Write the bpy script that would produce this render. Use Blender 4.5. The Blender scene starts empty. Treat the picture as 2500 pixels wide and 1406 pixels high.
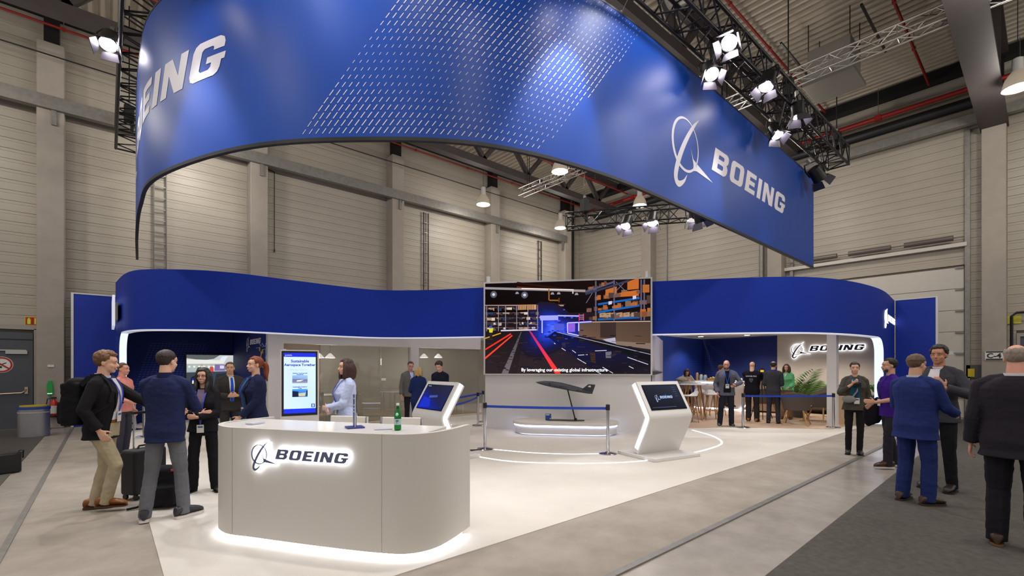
import bpy, bmesh, math, random
from math import sin, cos, pi, radians, sqrt, hypot
from mathutils import Vector, Matrix, Quaternion, noise
from mathutils.geometry import tessellate_polygon

random.seed(7)
S = bpy.context.scene
COL = S.collection
WORK = bpy.data.scenes.new('workbench')        # an empty side scene in which meshes are evaluated, removed at the end
def evaluated(o):
    WORK.collection.objects.link(o); vl = WORK.view_layers[0]; vl.update(); return bpy.data.meshes.new_from_object(o.evaluated_get(vl.depsgraph))

# ------------------------------------------------------------------ camera
FPX, CAMH, HORY, CX = 1139.0, 1.6, 896.0, 1250.0      # focal length in pixels of a 2500 x 1406 frame
YAW = radians(41)
FWD = Vector((sin(YAW), cos(YAW), 0)); RGT = Vector((cos(YAW), -sin(YAW), 0))
cam = bpy.data.cameras.new('camera'); camo = bpy.data.objects.new('camera', cam); COL.objects.link(camo)
cam.sensor_width = 36.0; cam.lens = FPX / 2500 * 36.0
cam.shift_y = (HORY - 703.0) / 2500.0
cam.clip_start = .05; cam.clip_end = 200
camo.location = (0, 0, CAMH); camo.rotation_euler = (pi / 2, 0, -YAW)
S.camera = camo

# ------------------------------------------------------------------ world and exposure
W = bpy.data.worlds.new('world'); S.world = W; W.use_nodes = True
W.node_tree.nodes['Background'].inputs[0].default_value = (1.0, .95, .90, 1)
W.node_tree.nodes['Background'].inputs[1].default_value = .42
S.view_settings.view_transform = 'Standard'; S.view_settings.look = 'None'
S.view_settings.exposure = 0.58; S.view_settings.gamma = 1.0; S.view_settings.use_curve_mapping = False
S.cycles.use_denoising = True
S.cycles.max_bounces = 7; S.cycles.diffuse_bounces = 3; S.cycles.glossy_bounces = 3
S.cycles.transmission_bounces = 5; S.cycles.transparent_max_bounces = 8
S.cycles.caustics_reflective = False; S.cycles.caustics_refractive = False
S.cycles.sample_clamp_indirect = 4.0

HIGH_BAY_W = 150.0          # each ceiling pendant
SPOT_W = 265.0              # each truss spotlight
WARM = (1.0, .945, .87); COOL = (.93, .95, 1.0)

# ------------------------------------------------------------------ pixel helpers (a pixel gives a direction only)
def ray(px, py):
    u = (px - CX) / FPX
    return Vector((FWD.x + u * RGT.x, FWD.y + u * RGT.y, (HORY - py) / FPX))
def gp(px, py, z=0.0):                       # point on a horizontal plane
    d = ray(px, py); t = (z - CAMH) / d.z
    return Vector((d.x * t, d.y * t, z))
def at(px, t, z=0.0):                        # point at depth t in column px
    u = (px - CX) / FPX
    return Vector((t * (FWD.x + u * RGT.x), t * (FWD.y + u * RGT.y), z))
def onX(px, py, X):
    d = ray(px, py); t = X / d.x
    return Vector((X, t * d.y, CAMH + t * d.z))
def onY(px, py, Y):
    d = ray(px, py); t = Y / d.y
    return Vector((t * d.x, Y, CAMH + t * d.z))

# ------------------------------------------------------------------ materials
def lin(h):
    h = h.lstrip('#'); o = []
    for i in (0, 2, 4):
        c = int(h[i:i + 2], 16) / 255
        o.append(c / 12.92 if c <= .04045 else ((c + .055) / 1.055) ** 2.4)
    return tuple(o) + (1.0,)
MATS = {}
def mat(name, col='808080', rough=.55, metal=0.0, emit=0.0, ecol=None, var=0.0, scale=6.0, bump=0.0, bscale=60.0,
        spec=.5, trans=0.0, alpha=1.0, stretch=None, sheen=0.0, ior=1.45):
    if name in MATS: return MATS[name]
    m = bpy.data.materials.new(name); m.use_nodes = True; MATS[name] = m
    nt = m.node_tree; b = nt.nodes['Principled BSDF']
    c = lin(col) if isinstance(col, str) else tuple(col) + (1.0,)
    b.inputs['Base Color'].default_value = c; b.inputs['Roughness'].default_value = rough
    b.inputs['Metallic'].default_value = metal; b.inputs['Specular IOR Level'].default_value = spec
    b.inputs['Transmission Weight'].default_value = trans; b.inputs['Alpha'].default_value = alpha
    b.inputs['IOR'].default_value = ior
    if sheen: b.inputs['Sheen Weight'].default_value = sheen
    if emit:
        b.inputs['Emission Color'].default_value = lin(ecol) if ecol else c
        b.inputs['Emission Strength'].default_value = emit
    if var or bump:
        tc = nt.nodes.new('ShaderNodeTexCoord'); mp = nt.nodes.new('ShaderNodeMapping')
        nt.links.new(tc.outputs['Object'], mp.inputs[0])
        if stretch: mp.inputs['Scale'].default_value = stretch
    if var:
        n = nt.nodes.new('ShaderNodeTexNoise'); n.inputs['Scale'].default_value = scale; n.inputs['Detail'].default_value = 9; n.inputs['Roughness'].default_value = .62
        nt.links.new(mp.outputs[0], n.inputs['Vector'])
        r = nt.nodes.new('ShaderNodeValToRGB'); nt.links.new(n.outputs[0], r.inputs[0])
        r.color_ramp.elements[0].position = .3; r.color_ramp.elements[1].position = .7
        r.color_ramp.elements[0].color = tuple(max(0, x * (1 - var)) for x in c[:3]) + (1,)
        r.color_ramp.elements[1].color = tuple(min(1, x * (1 + var)) for x in c[:3]) + (1,)
        nt.links.new(r.outputs[0], b.inputs['Base Color'])
    if bump:
        n2 = nt.nodes.new('ShaderNodeTexNoise'); n2.inputs['Scale'].default_value = bscale; n2.inputs['Detail'].default_value = 3
        nt.links.new(mp.outputs[0], n2.inputs['Vector'])
        bp = nt.nodes.new('ShaderNodeBump'); bp.inputs['Strength'].default_value = bump; bp.inputs['Distance'].default_value = .01
        nt.links.new(n2.outputs[0], bp.inputs['Height']); nt.links.new(bp.outputs[0], b.inputs['Normal'])
    return m
def emat(name, col, strength):
    if name in MATS: return MATS[name]
    m = bpy.data.materials.new(name); m.use_nodes = True; MATS[name] = m
    nt = m.node_tree; nt.nodes.remove(nt.nodes['Principled BSDF'])
    e = nt.nodes.new('ShaderNodeEmission'); e.inputs[0].default_value = lin(col); e.inputs[1].default_value = strength
    nt.links.new(e.outputs[0], nt.nodes['Material Output'].inputs[0]); return m
def screen_mat(name, strength=1.0):           # a lit screen: colours of its picture come from the mesh
    if name in MATS: return MATS[name]
    m = bpy.data.materials.new(name); m.use_nodes = True; MATS[name] = m
    nt = m.node_tree; nt.nodes.remove(nt.nodes['Principled BSDF'])
    a = nt.nodes.new('ShaderNodeVertexColor'); a.layer_name = 'picture'
    e = nt.nodes.new('ShaderNodeEmission'); e.inputs[1].default_value = strength
    nt.links.new(a.outputs[0], e.inputs[0]); nt.links.new(e.outputs[0], nt.nodes['Material Output'].inputs[0]); return m

# ------------------------------------------------------------------ mesh builder
class B:
    def __init__(s): s.v = []; s.f = []; s.m = []; s.c = []
    def quad(s, pts, m=0, c=None):
        i = len(s.v); s.v += [tuple(p) for p in pts]; s.f.append(tuple(range(i, i + len(pts)))); s.m.append(m); s.c.append(c); return s
    def box(s, c, size, rz=0.0, m=0, M=None):
        i = len(s.v); hx, hy, hz = size[0] / 2, size[1] / 2, size[2] / 2
        for x, y, z in ((-1,-1,-1),(1,-1,-1),(1,1,-1),(-1,1,-1),(-1,-1,1),(1,-1,1),(1,1,1),(-1,1,1)):
            p = Vector((x * hx, y * hy, z * hz))
            if M is not None: p = M @ p
            elif rz: p = Vector((p.x * cos(rz) - p.y * sin(rz), p.x * sin(rz) + p.y * cos(rz), p.z))
            s.v.append(tuple(Vector(c) + p))
        for q in ((0,3,2,1),(4,5,6,7),(0,1,5,4),(1,2,6,5),(2,3,7,6),(3,0,4,7)):
            s.f.append(tuple(i + k for k in q)); s.m.append(m); s.c.append(None)
        return s
    def bx(s, a, b, m=0):                     # by two corners
        a, b = Vector(a), Vector(b); return s.box((a + b) / 2, [abs(x) for x in (b - a)], m=m)
    def bar(s, p, q, w, h=None, m=0, up=(0, 0, 1)):
        p, q = Vector(p), Vector(q); d = q - p; L = d.length; d.normalize()
        up = Vector(up)
        if abs(d.dot(up)) > .98: up = Vector((1, 0, 0))
        x = d.cross(up).normalized(); z = x.cross(d)
        return s.box((p + q) / 2, (w, L, h or w), M=Matrix((x, d, z)).transposed(), m=m)
    def ring(s, c, X, Y, rx, ry, n):
        i = len(s.v)
        for k in range(n):
            a = 2 * pi * k / n; s.v.append(tuple(Vector(c) + X * (rx * cos(a)) + Y * (ry * sin(a))))
        return i
    def bridge(s, i, j, n, m=0):
        for k in range(n):
            k2 = (k + 1) % n; s.f.append((i + k, i + k2, j + k2, j + k)); s.m.append(m); s.c.append(None)
    def cap(s, i, n, m=0, flip=False):
        r = list(range(i, i + n)); s.f.append(tuple(r[::-1] if flip else r)); s.m.append(m); s.c.append(None)
    def cyl(s, p, q, r, r2=None, n=12, m=0, caps=True):
        p, q = Vector(p), Vector(q); d = (q - p).normalized()
        X = d.orthogonal().normalized(); Y = d.cross(X); r2 = r if r2 is None else r2
        i = s.ring(p, X, Y, r, r, n); j = s.ring(q, X, Y, r2, r2, n); s.bridge(i, j, n, m)
        if caps: s.cap(i, n, m, True); s.cap(j, n, m)
        return s
    def tube(s, pts, r, n=8, m=0, closed=False):
        pts = [Vector(p) for p in pts]; N = len(pts); rings = []; X = None
        for k, p in enumerate(pts):
            a = pts[(k - 1) % N] if (closed or k > 0) else p; b = pts[(k + 1) % N] if (closed or k < N - 1) else p
            d = (b - a).normalized()
            X = d.orthogonal().normalized() if X is None else (X - d * X.dot(d)).normalized()
            Y = d.cross(X); rr = r[k] if isinstance(r, (list, tuple)) else r
            rings.append(s.ring(p, X, Y, rr, rr, n))
        for k in range(N - 1): s.bridge(rings[k], rings[k + 1], n, m)
        if closed: s.bridge(rings[-1], rings[0], n, m)
        else: s.cap(rings[0], n, m, True); s.cap(rings[-1], n, m)
        return s
    def lathe(s, prof, c=(0, 0, 0), n=20, m=0, sx=1, sy=1):
        c = Vector(c); X = Vector((1, 0, 0)); Y = Vector((0, 1, 0)); last = None
        for r, z in prof:
            i = s.ring(c + Vector((0, 0, z)), X, Y, max(r, 1e-4) * sx, max(r, 1e-4) * sy, n)
            if last is not None: s.bridge(last, i, n, m)
            else: s.cap(i, n, m, True)
            last = i
        s.cap(last, n, m); return s
    def ell(s, c, r, n=14, k=9, M=None, m=0):
        c = Vector(c); rows = []
        for j in range(k + 1):
            t = pi * j / k - pi / 2; i = len(s.v); rows.append(i)
            for q in range(n):
                a = 2 * pi * q / n; p = Vector((r[0] * max(cos(t), 1e-3) * cos(a), r[1] * max(cos(t), 1e-3) * sin(a), r[2] * sin(t)))
                s.v.append(tuple(c + (M @ p if M is not None else p)))
        for j in range(k): s.bridge(rows[j], rows[j + 1], n, m)
        s.cap(rows[0], n, m, True); s.cap(rows[-1], n, m); return s
    def prism(s, poly, z0, z1, m=0, top=None):
        n = len(poly); i = len(s.v)
        for z in (z0, z1): s.v += [(p[0], p[1], z) for p in poly]
        s.bridge(i, i + n, n, m); s.cap(i, n, m, True); s.cap(i + n, n, m if top is None else top); return s
    def wall(s, path, th, z0, z1, m=0, closed=False):      # a sheet of thickness th standing on a plan path; z0/z1 may be functions of the index
        N = len(path); L = []; Rr = []
        for k in range(N):
            a = Vector(path[(k - 1) % N]) if (closed or k > 0) else Vector(path[k]); b = Vector(path[(k + 1) % N]) if (closed or k < N - 1) else Vector(path[k])
            d = (b - a).to_2d().normalized(); nrm = Vector((-d.y, d.x)); p = Vector(path[k]).to_2d()
            L.append(p + nrm * th / 2); Rr.append(p - nrm * th / 2)
        i = len(s.v)
        for k in range(N):
            a = z0(k) if callable(z0) else z0; b = z1(k) if callable(z1) else z1
            s.v += [(L[k].x, L[k].y, a), (L[k].x, L[k].y, b), (Rr[k].x, Rr[k].y, b), (Rr[k].x, Rr[k].y, a)]
        rng = range(N if closed else N - 1)
        for k in rng:
            p, q = i + 4 * k, i + 4 * ((k + 1) % N)
            for e in range(4):
                e2 = (e + 1) % 4; s.f.append((p + e, p + e2, q + e2, q + e)); s.m.append(m); s.c.append(None)
        if not closed:
            s.f.append((i, i + 3, i + 2, i + 1)); s.m.append(m); s.c.append(None)
            p = i + 4 * (N - 1); s.f.append((p, p + 1, p + 2, p + 3)); s.m.append(m); s.c.append(None)
        return s
    def mesh(s, name, mats, smooth=False):
        me = bpy.data.meshes.new(name); me.from_pydata(s.v, [], s.f)
        for q in (mats if isinstance(mats, (list, tuple)) else [mats]): me.materials.append(q)
        me.polygons.foreach_set('material_index', s.m)
        if any(c is not None for c in s.c):
            at_ = me.color_attributes.new('picture', 'FLOAT_COLOR', 'CORNER'); vals = []
            for p in me.polygons:
                c = s.c[p.index] or (0, 0, 0, 1)
                for k in range(p.loop_total): vals += list(c[k] if isinstance(c[0], (tuple, list)) else c)
            at_.data.foreach_set('color', vals)
        if smooth: shade(me, smooth if isinstance(smooth, (int, float)) and not isinstance(smooth, bool) else 40)
        me.update(); return me
    def obj(s, name, mats, parent=None, smooth=False, **kw):
        return link(name, s.mesh(name, mats, smooth), parent, **kw)
def shade(me, ang=40):
    me.polygons.foreach_set('use_smooth', [True] * len(me.polygons))
    try: me.set_sharp_from_angle(angle=radians(ang))
    except Exception: pass
def link(name, data, parent=None, label=None, cat=None, group=None, kind=None, loc=None, rz=None):
    o = bpy.data.objects.new(name, data); COL.objects.link(o)
    if parent is not None: o.parent = parent
    if loc is not None: o.location = loc
    if rz is not None: o.rotation_euler[2] = rz
    return tag(o, label, cat, group, kind)
def tag(o, label=None, cat=None, group=None, kind=None):
    if label: o['label'] = label
    if cat: o['category'] = cat
    if group: o['group'] = group
    if kind: o['kind'] = kind
    return o
def thing(name, label, cat, loc=(0, 0, 0), rz=0.0, group=None):
    o = bpy.data.objects.new(name, None); COL.objects.link(o); o.empty_display_size = .1
    o.location = loc; o.rotation_euler[2] = rz
    return tag(o, label, cat, group)
def dup(src, loc, rz=None, label=None, group=None):
    r = src.copy(); COL.objects.link(r); r.location = loc
    if rz is not None: r.rotation_euler[2] = rz
    if label: r['label'] = label
    if group: r['group'] = group
    for ch in list(src.children):
        c = ch.copy(); COL.objects.link(c); c.parent = r
        for g in list(ch.children):
            d = g.copy(); COL.objects.link(d); d.parent = c
    return r
def bevel(o, w=.01, seg=2):
    b = o.modifiers.new('bevel', 'BEVEL'); b.width = w; b.segments = seg; b.limit_method = 'ANGLE'; b.angle_limit = radians(35); return o
def light(name, kind, loc, power, color=(1, 1, 1), size=.2, target=None, spot=60, blend=.5, parent=None):
    l = bpy.data.lights.new(name, kind); l.energy = power; l.color = color
    if kind == 'SPOT': l.spot_size = radians(spot); l.spot_blend = blend; l.shadow_soft_size = size
    elif kind == 'AREA': l.size = size
    else: l.shadow_soft_size = size
    o = bpy.data.objects.new(name, l); COL.objects.link(o); o.location = loc
    if target is not None: o.rotation_euler = (Vector(target) - Vector(loc)).to_track_quat('-Z', 'Y').to_euler()
    if parent is not None: o.parent = parent
    return o
def smooth_path(pts, per=8, closed=False):    # Catmull-Rom
    P = [Vector(p) for p in pts]; N = len(P); out = []
    for k in range(N if closed else N - 1):
        p0 = P[(k - 1) % N] if (closed or k > 0) else P[k] * 2 - P[k + 1]
        p1 = P[k]; p2 = P[(k + 1) % N]
        p3 = P[(k + 2) % N] if (closed or k < N - 2) else P[k + 1] * 2 - P[k]
        for j in range(per):
            t = j / per
            out.append(.5 * ((2 * p1) + (p2 - p0) * t + (2 * p0 - 5 * p1 + 4 * p2 - p3) * t * t + (3 * p1 - p0 - 3 * p2 + p3) * t ** 3))
    if not closed: out.append(P[-1])
    return out
def arc(cx_, cy_, r, a0, a1, n=8):
    return [(cx_ + r * cos(radians(a0 + (a1 - a0) * k / n)), cy_ + r * sin(radians(a0 + (a1 - a0) * k / n))) for k in range(n + 1)]
def rrect(x0, y0, x1, y1, r, n=6):
    return arc(x1 - r, y1 - r, r, 0, 90, n) + arc(x0 + r, y1 - r, r, 90, 180, n) + arc(x0 + r, y0 + r, r, 180, 270, n) + arc(x1 - r, y0 + r, r, 270, 360, n)
class Path:                                    # arc-length parameter along a plan polyline
    def __init__(s, pts):
        s.p = [Vector(q).to_2d() for q in pts]; s.s = [0.0]
        for a, b in zip(s.p, s.p[1:]): s.s.append(s.s[-1] + (b - a).length)
        s.L = s.s[-1]
    def __call__(s, d, off=0.0):
        d = min(max(d, 0), s.L); k = 0
        lo, hi = 0, len(s.s) - 2
        while lo < hi:
            mid = (lo + hi + 1) // 2
            if s.s[mid] <= d: lo = mid
            else: hi = mid - 1
        k = lo; a, b = s.p[k], s.p[k + 1]; t = (d - s.s[k]) / max(s.s[k + 1] - s.s[k], 1e-9)
        def nrm(j):
            q = s.p[min(j + 1, len(s.p) - 1)] - s.p[max(j - 1, 0)]; q.normalize(); return Vector((q.y, -q.x))
        n = (nrm(k) * (1 - t) + nrm(k + 1) * t).normalized()
        return a.lerp(b, t) + n * off
    def near(s, px, lo=0.0, hi=1e9):                           # arc length where the path crosses image column px (first crossing)
        best = None
        for k in range(len(s.p)):
            if not lo <= s.s[k] <= hi: continue
            p = s.p[k]; dep = p.x * FWD.x + p.y * FWD.y; c = CX + FPX * (p.x * RGT.x + p.y * RGT.y) / dep
            if best is None or abs(c - px) < best[0]: best = (abs(c - px), s.s[k])
        return best[1]

# ------------------------------------------------------------------ lettering
GLYPH = {
 'B': (1.36, [([(0,0),(1.08,0),(1.26,.09),(1.34,.22),(1.34,.38),(1.25,.49),(1.18,.52),(1.27,.58),(1.34,.68),(1.34,.83),(1.26,.94),(1.1,1),(0,1)], [[(.42,.2),(.42,.41),(.86,.41),(.93,.36),(.93,.25),(.86,.2)],[(.42,.62),(.42,.8),(.86,.8),(.93,.76),(.93,.66),(.86,.62)]])]),
 'O': (1.36, [([(.24,0),(1.1,0),(1.26,.06),(1.34,.2),(1.34,.8),(1.26,.94),(1.1,1),(.24,1),(.08,.94),(0,.8),(0,.2),(.08,.06)], [[(.5,.2),(.42,.26),(.42,.74),(.5,.8),(.84,.8),(.92,.74),(.92,.26),(.84,.2)]])]),
 'E': (1.12, [([(0,0),(1.1,0),(1.1,.22),(.42,.22),(.42,.39),(1.0,.39),(1.0,.6),(.42,.6),(.42,.78),(1.1,.78),(1.1,1),(0,1)], [])]),
 'I': (.42, [([(0,0),(.42,0),(.42,1),(0,1)], [])]),
 'N': (1.34, [([(0,0),(.38,0),(.38,.58),(.86,0),(1.32,0),(1.32,1),(.94,1),(.94,.44),(.46,1),(0,1)], [])]),
 'G': (1.42, [([(.24,0),(1.12,0),(1.26,.06),(1.32,.18),(1.32,.37),(1.44,.37),(1.44,.54),(.7,.54),(.7,.37),(.92,.37),(.92,.26),(.84,.2),(.5,.2),(.42,.26),(.42,.74),(.5,.8),(.86,.8),(.92,.76),(.92,.68),(1.34,.68),(1.34,.82),(1.26,.94),(1.1,1),(.24,1),(.08,.94),(0,.8),(0,.2),(.08,.06)], [])]),
}
def word_polys(word, gap=.26, slant=.34):
    out = []; x = 0
    for ch in word:
        w, polys = GLYPH[ch]
        for o, hs in polys:
            f = lambda q: [(x + a + slant * b, b) for a, b in q]
            out.append((f(o), [f(h) for h in hs]))
        x += w + gap
    return out, x - gap + slant
def stroke(pts, ws, n=5):
    P = smooth_path([(a, b, 0) for a, b in pts], n); Ws = smooth_path([(w, 0, 0) for w in ws], n); L = []; Rr = []
    for k, p in enumerate(P):
        d = (P[min(k + 1, len(P) - 1)] - P[max(k - 1, 0)]).normalized(); nn = Vector((-d.y, d.x, 0)); w = max(Ws[k].x, .004) / 2
        L.append(tuple((p + nn * w).xy)); Rr.append(tuple((p - nn * w).xy))
    return L + Rr[::-1]
def emblem_polys():                            # ring, orbit swoosh and delta wing round the origin, ring radius 1
    out = []
    o = [(cos(2 * pi * k / 48), 1.04 * sin(2 * pi * k / 48)) for k in range(48)]
    i = [(.04 + .90 * cos(2 * pi * k / 48), .02 + .95 * sin(2 * pi * k / 48)) for k in range(48)]
    out.append((o, [i]))
    out.append((stroke([(1.05, 1.32), (.62, .92), (.1, .28), (-.34, -.4), (-.64, -1.05), (-.7, -1.45), (-.5, -1.62), (-.12, -1.42), (.12, -1.12)], [.01, .14, .2, .24, .26, .26, .24, .12, .01]), []))
    out.append(([(.40, -.02), (.58, -.38), (.92, -.5), (2.2, -.88), (.84, -.78), (.58, -.84), (.6, -.6)], []))
    return out
def logo_polys():                              # emblem plus wordmark, letter height 1
    ps = [([(a * 1.0, b * .98 + .34) for a, b in o], [[(a * 1.0, b * .98 + .34) for a, b in h] for h in hs]) for o, hs in emblem_polys()]
    w, L = word_polys('BOEING')
    ps += [([(a + 2.1, b) for a, b in o], [[(a + 2.1, b) for a, b in h] for h in hs]) for o, hs in w]
    return ps, 2.1 + L
def poly_mesh(name, polys, fmap, depth=0.0, cut=None, mats=None, parent=None, **kw):
    """flat shapes given in (x, y), placed by fmap(x, y, d) with d the height above the carrying surface"""
    bm = bmesh.new()
    for o, hs in polys:
        loops = [o] + hs; flat = [p for l in loops for p in l]
        tri = tessellate_polygon([[Vector((a, b, 0)) for a, b in l] for l in loops])
        vs = [bm.verts.new((a, b, 0)) for a, b in flat]
        for t in tri:
            try: bm.faces.new([vs[k] for k in t])
            except ValueError: pass
    if cut:
        xs = [v.co.x for v in bm.verts]; x = min(xs) + cut
        while x < max(xs):
            bmesh.ops.bisect_plane(bm, geom=bm.verts[:] + bm.edges[:] + bm.faces[:], plane_co=(x, 0, 0), plane_no=(1, 0, 0)); x += cut
    bmesh.ops.recalc_face_normals(bm, faces=bm.faces[:])
    for f in bm.faces:
        if f.normal.z < 0: f.normal_flip()
    if depth:
        r = bmesh.ops.extrude_face_region(bm, geom=bm.faces[:])
        for e in r['geom']:
            if isinstance(e, bmesh.types.BMVert): e.co.z = depth
    for v in bm.verts: v.co = fmap(v.co.x, v.co.y, v.co.z)
    me = bpy.data.meshes.new(name); bm.to_mesh(me); bm.free()
    for q in (mats if isinstance(mats, (list, tuple)) else [mats]): me.materials.append(q)
    return link(name, me, parent, **kw)
def text_polys_obj(name, txt, size, M, matl, parent=None, bold=0.0, align='LEFT', ext=0.0005, **kw):
    cu = bpy.data.curves.new(name, 'FONT'); cu.body = txt; cu.size = size; cu.align_x = align; cu.extrude = ext; cu.offset = bold; cu.resolution_u = 2
    tmp = bpy.data.objects.new(name, cu); me = evaluated(tmp)
    bpy.data.objects.remove(tmp); bpy.data.curves.remove(cu)
    me.transform(M); me.materials.clear(); me.materials.append(matl)
    return link(name, me, parent, **kw)
def plane_M(origin, xdir, ydir):               # matrix taking (x, y, d) on a flat face to the world
    x = Vector(xdir).normalized(); y = Vector(ydir).normalized(); z = x.cross(y)
    M = Matrix((x, y, z)).transposed().to_4x4(); M.translation = Vector(origin); return M
# ================================================================== the hall
WY, WX, EAVE = 17.6, 20.4, 11.0
M_clad = mat('wall cladding', 'a59d90', .42, var=.05, scale=1.2, stretch=(.3, 1, 1))
M_back = mat('cladding joint', '625b50', .8)
M_conc = mat('column concrete', '9b9288', .75, var=.07, scale=3)
M_galv = mat('galvanised steel', '86837e', .45, .6, var=.15, scale=9)
M_black = mat('black steel', '1b191c', .5, .3)
M_brown = mat('dark primed steel', '463f3f', .55, .2, var=.1)
M_deck = mat('roof deck', 'b9af9f', .5, .15, var=.06, scale=2)
M_red = mat('red pipe', '8e1a14', .45)
M_white = mat('white lacquer', 'd9d6d2', .35)
M_chrome = mat('chrome', 'c8c8cc', .14, 1.0)
M_dark = mat('black plastic', '121214', .45)

# floor: power-floated concrete with mottling
mf = bpy.data.materials.new('polished concrete'); mf.use_nodes = True; nt = mf.node_tree; bs = nt.nodes['Principled BSDF']
tc = nt.nodes.new('ShaderNodeTexCoord'); n1 = nt.nodes.new('ShaderNodeTexNoise'); n1.inputs['Scale'].default_value = .55; n1.inputs['Detail'].default_value = 6
n2 = nt.nodes.new('ShaderNodeTexNoise'); n2.inputs['Scale'].default_value = 5; n2.inputs['Detail'].default_value = 8
mx = nt.nodes.new('ShaderNodeMix'); mx.data_type = 'RGBA'; mx.inputs[0].default_value = .4
cr = nt.nodes.new('ShaderNodeValToRGB'); cr.color_ramp.elements[0].position = .36; cr.color_ramp.elements[1].position = .66
cr.color_ramp.elements[0].color = lin('8a827a'); cr.color_ramp.elements[1].color = lin('ada59b')
nt.links.new(tc.outputs['Object'], n1.inputs[0]); nt.links.new(tc.outputs['Object'], n2.inputs[0])
nt.links.new(n1.outputs[1], mx.inputs[6]); nt.links.new(n2.outputs[1], mx.inputs[7]); nt.links.new(mx.outputs[2], cr.inputs[0]); nt.links.new(cr.outputs[0], bs.inputs['Base Color'])
bs.inputs['Roughness'].default_value = .27; bs.inputs['Specular IOR Level'].default_value = .45
B().bx((-14, -12, -.2), (WX + .2, WY + .2, 0)).obj('floor', mf, kind='structure', label='mottled grey polished concrete hall floor')

def carpet(col, a, var=.12, scale=3.0, bs_=420):
    return mat(a, col, .95, var=var, scale=scale, bump=.35, bscale=bs_, spec=.1)
M_carp_w = carpet('cbc4bc', 'pale booth carpet', .05, 1.6)
M_carp_b = carpet('9a9187', 'taupe laid flooring', .16, 1.9)
M_carp_g = carpet('57534f', 'charcoal aisle carpet', .16, 14)
B().bx((.33, 3.27, 0), (19.05, 17.3, .012)).obj('floor_booth_carpet', M_carp_w, kind='structure', label='pale grey carpet of the exhibition booth')
B().prism([(-.66, 2.22), (20.0, 2.22), (20.0, 3.27), (.33, 3.27), (.33, 17.4), (-.66, 17.4)], 0, .005).obj('floor_booth_border', M_carp_b, kind='structure', label='taupe floor band round the booth carpet')
B().prism([(-14, -12), (19.9, -12), (19.9, 1.74), (14.2, 1.57), (8.8, 1.51), (3.8, 1.42), (-.2, 1.42), (-14, 1.42)], 0, .009).obj('floor_aisle_carpet', M_carp_g, kind='structure', label='charcoal carpet of the aisle on the right')
B().prism([(-14, 1.5), (-1.08, 1.5), (-1.08, 17.35), (-14, 17.35)], 0, .009).obj('floor_side_carpet', M_carp_g, kind='structure', label='charcoal carpet by the grey door')
B().bx((-.70, 2.16, 0), (20, 2.22, .016)).obj('trim_1', M_galv, kind='structure', label='steel floor strip beside the right aisle')
B().bx((-.70, 2.22, 0), (-.65, 17.4, .016)).obj('trim_2', M_galv, kind='structure', label='steel floor strip on the left')

# cladding: one shared board mesh per bay length
PITCH = .268
def board_mesh(L):
    b = B(); prof = [(0, .004), (-.033, .004), (-.035, .008), (-.035, .182), (-.033, .186), (-.029, .188), (-.029, .192), (-.033, .194), (-.035, .198), (-.035, .260), (-.033, .265), (0, .265)]
    n = len(prof)
    b.v += [(x, y, z) for x in (0, L) for y, z in prof]
    b.bridge(0, n, n); b.cap(0, n, 0, True); b.cap(n, n)
    return b.mesh('cladding_board', M_clad)
def clad(parent, spans, fplace, holes=()):
    for a, b_ in spans:
        me = board_mesh(b_ - a - .02); k = 0
        while k * PITCH < EAVE:
            z = k * PITCH; k += 1
            if any(a < h1 - .05 and b_ > h0 + .05 and z < zt and z + PITCH > zb for h0, h1, zb, zt in holes):
                segs = [];  cur = a
                for h0, h1, zb, zt in sorted(holes):
                    if z < zt and z + PITCH > zb and h0 < b_ and h1 > a:
                        if h0 - cur > .1: segs.append((cur, h0))
                        cur = max(cur, h1)
                if b_ - cur > .1: segs.append((cur, b_))
                for s0, s1 in segs: fplace(link('cladding_board', board_mesh(s1 - s0 - .02), parent), s0, z)
            else: fplace(link('cladding_board', me, parent), a, z)
wl = B().bx((-9, WY, 0), (WX + .3, WY + .25, EAVE + .6)).obj('wall_left', M_back, kind='structure', label='long hall wall of beige horizontal cladding boards')
def pl(o, s, z): o.location = (s + .01, WY, z)
clad(wl, [(-6.2, -1.1), (-1.1, 3.8), (3.8, 8.8), (8.8, 13.8), (13.8, 18.8), (18.8, WX)], pl, holes=[(-3.45, -1.36, 0, 2.67)])
wr = B().bx((WX, -8, 0), (WX + .25, WY + .25, EAVE + .6)).obj('wall_right', M_back, kind='structure', label='end hall wall of beige cladding boards with the loading door')
DK0, DK1, DKH = 1.72, 6.55, 4.75
def pr(o, s, z): o.location = (WX, s + .01 + o.data.vertices[-1].co.x, z); o.rotation_euler = (0, 0, -pi / 2)
clad(wr, [(-5, 1.07), (1.07, 7.1), (7.1, 12.9), (12.9, WY - .04)], pr,
     holes=[(-1.4, .62, 0, 2.62), (DK0, DK1, 0, DKH)])

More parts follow.
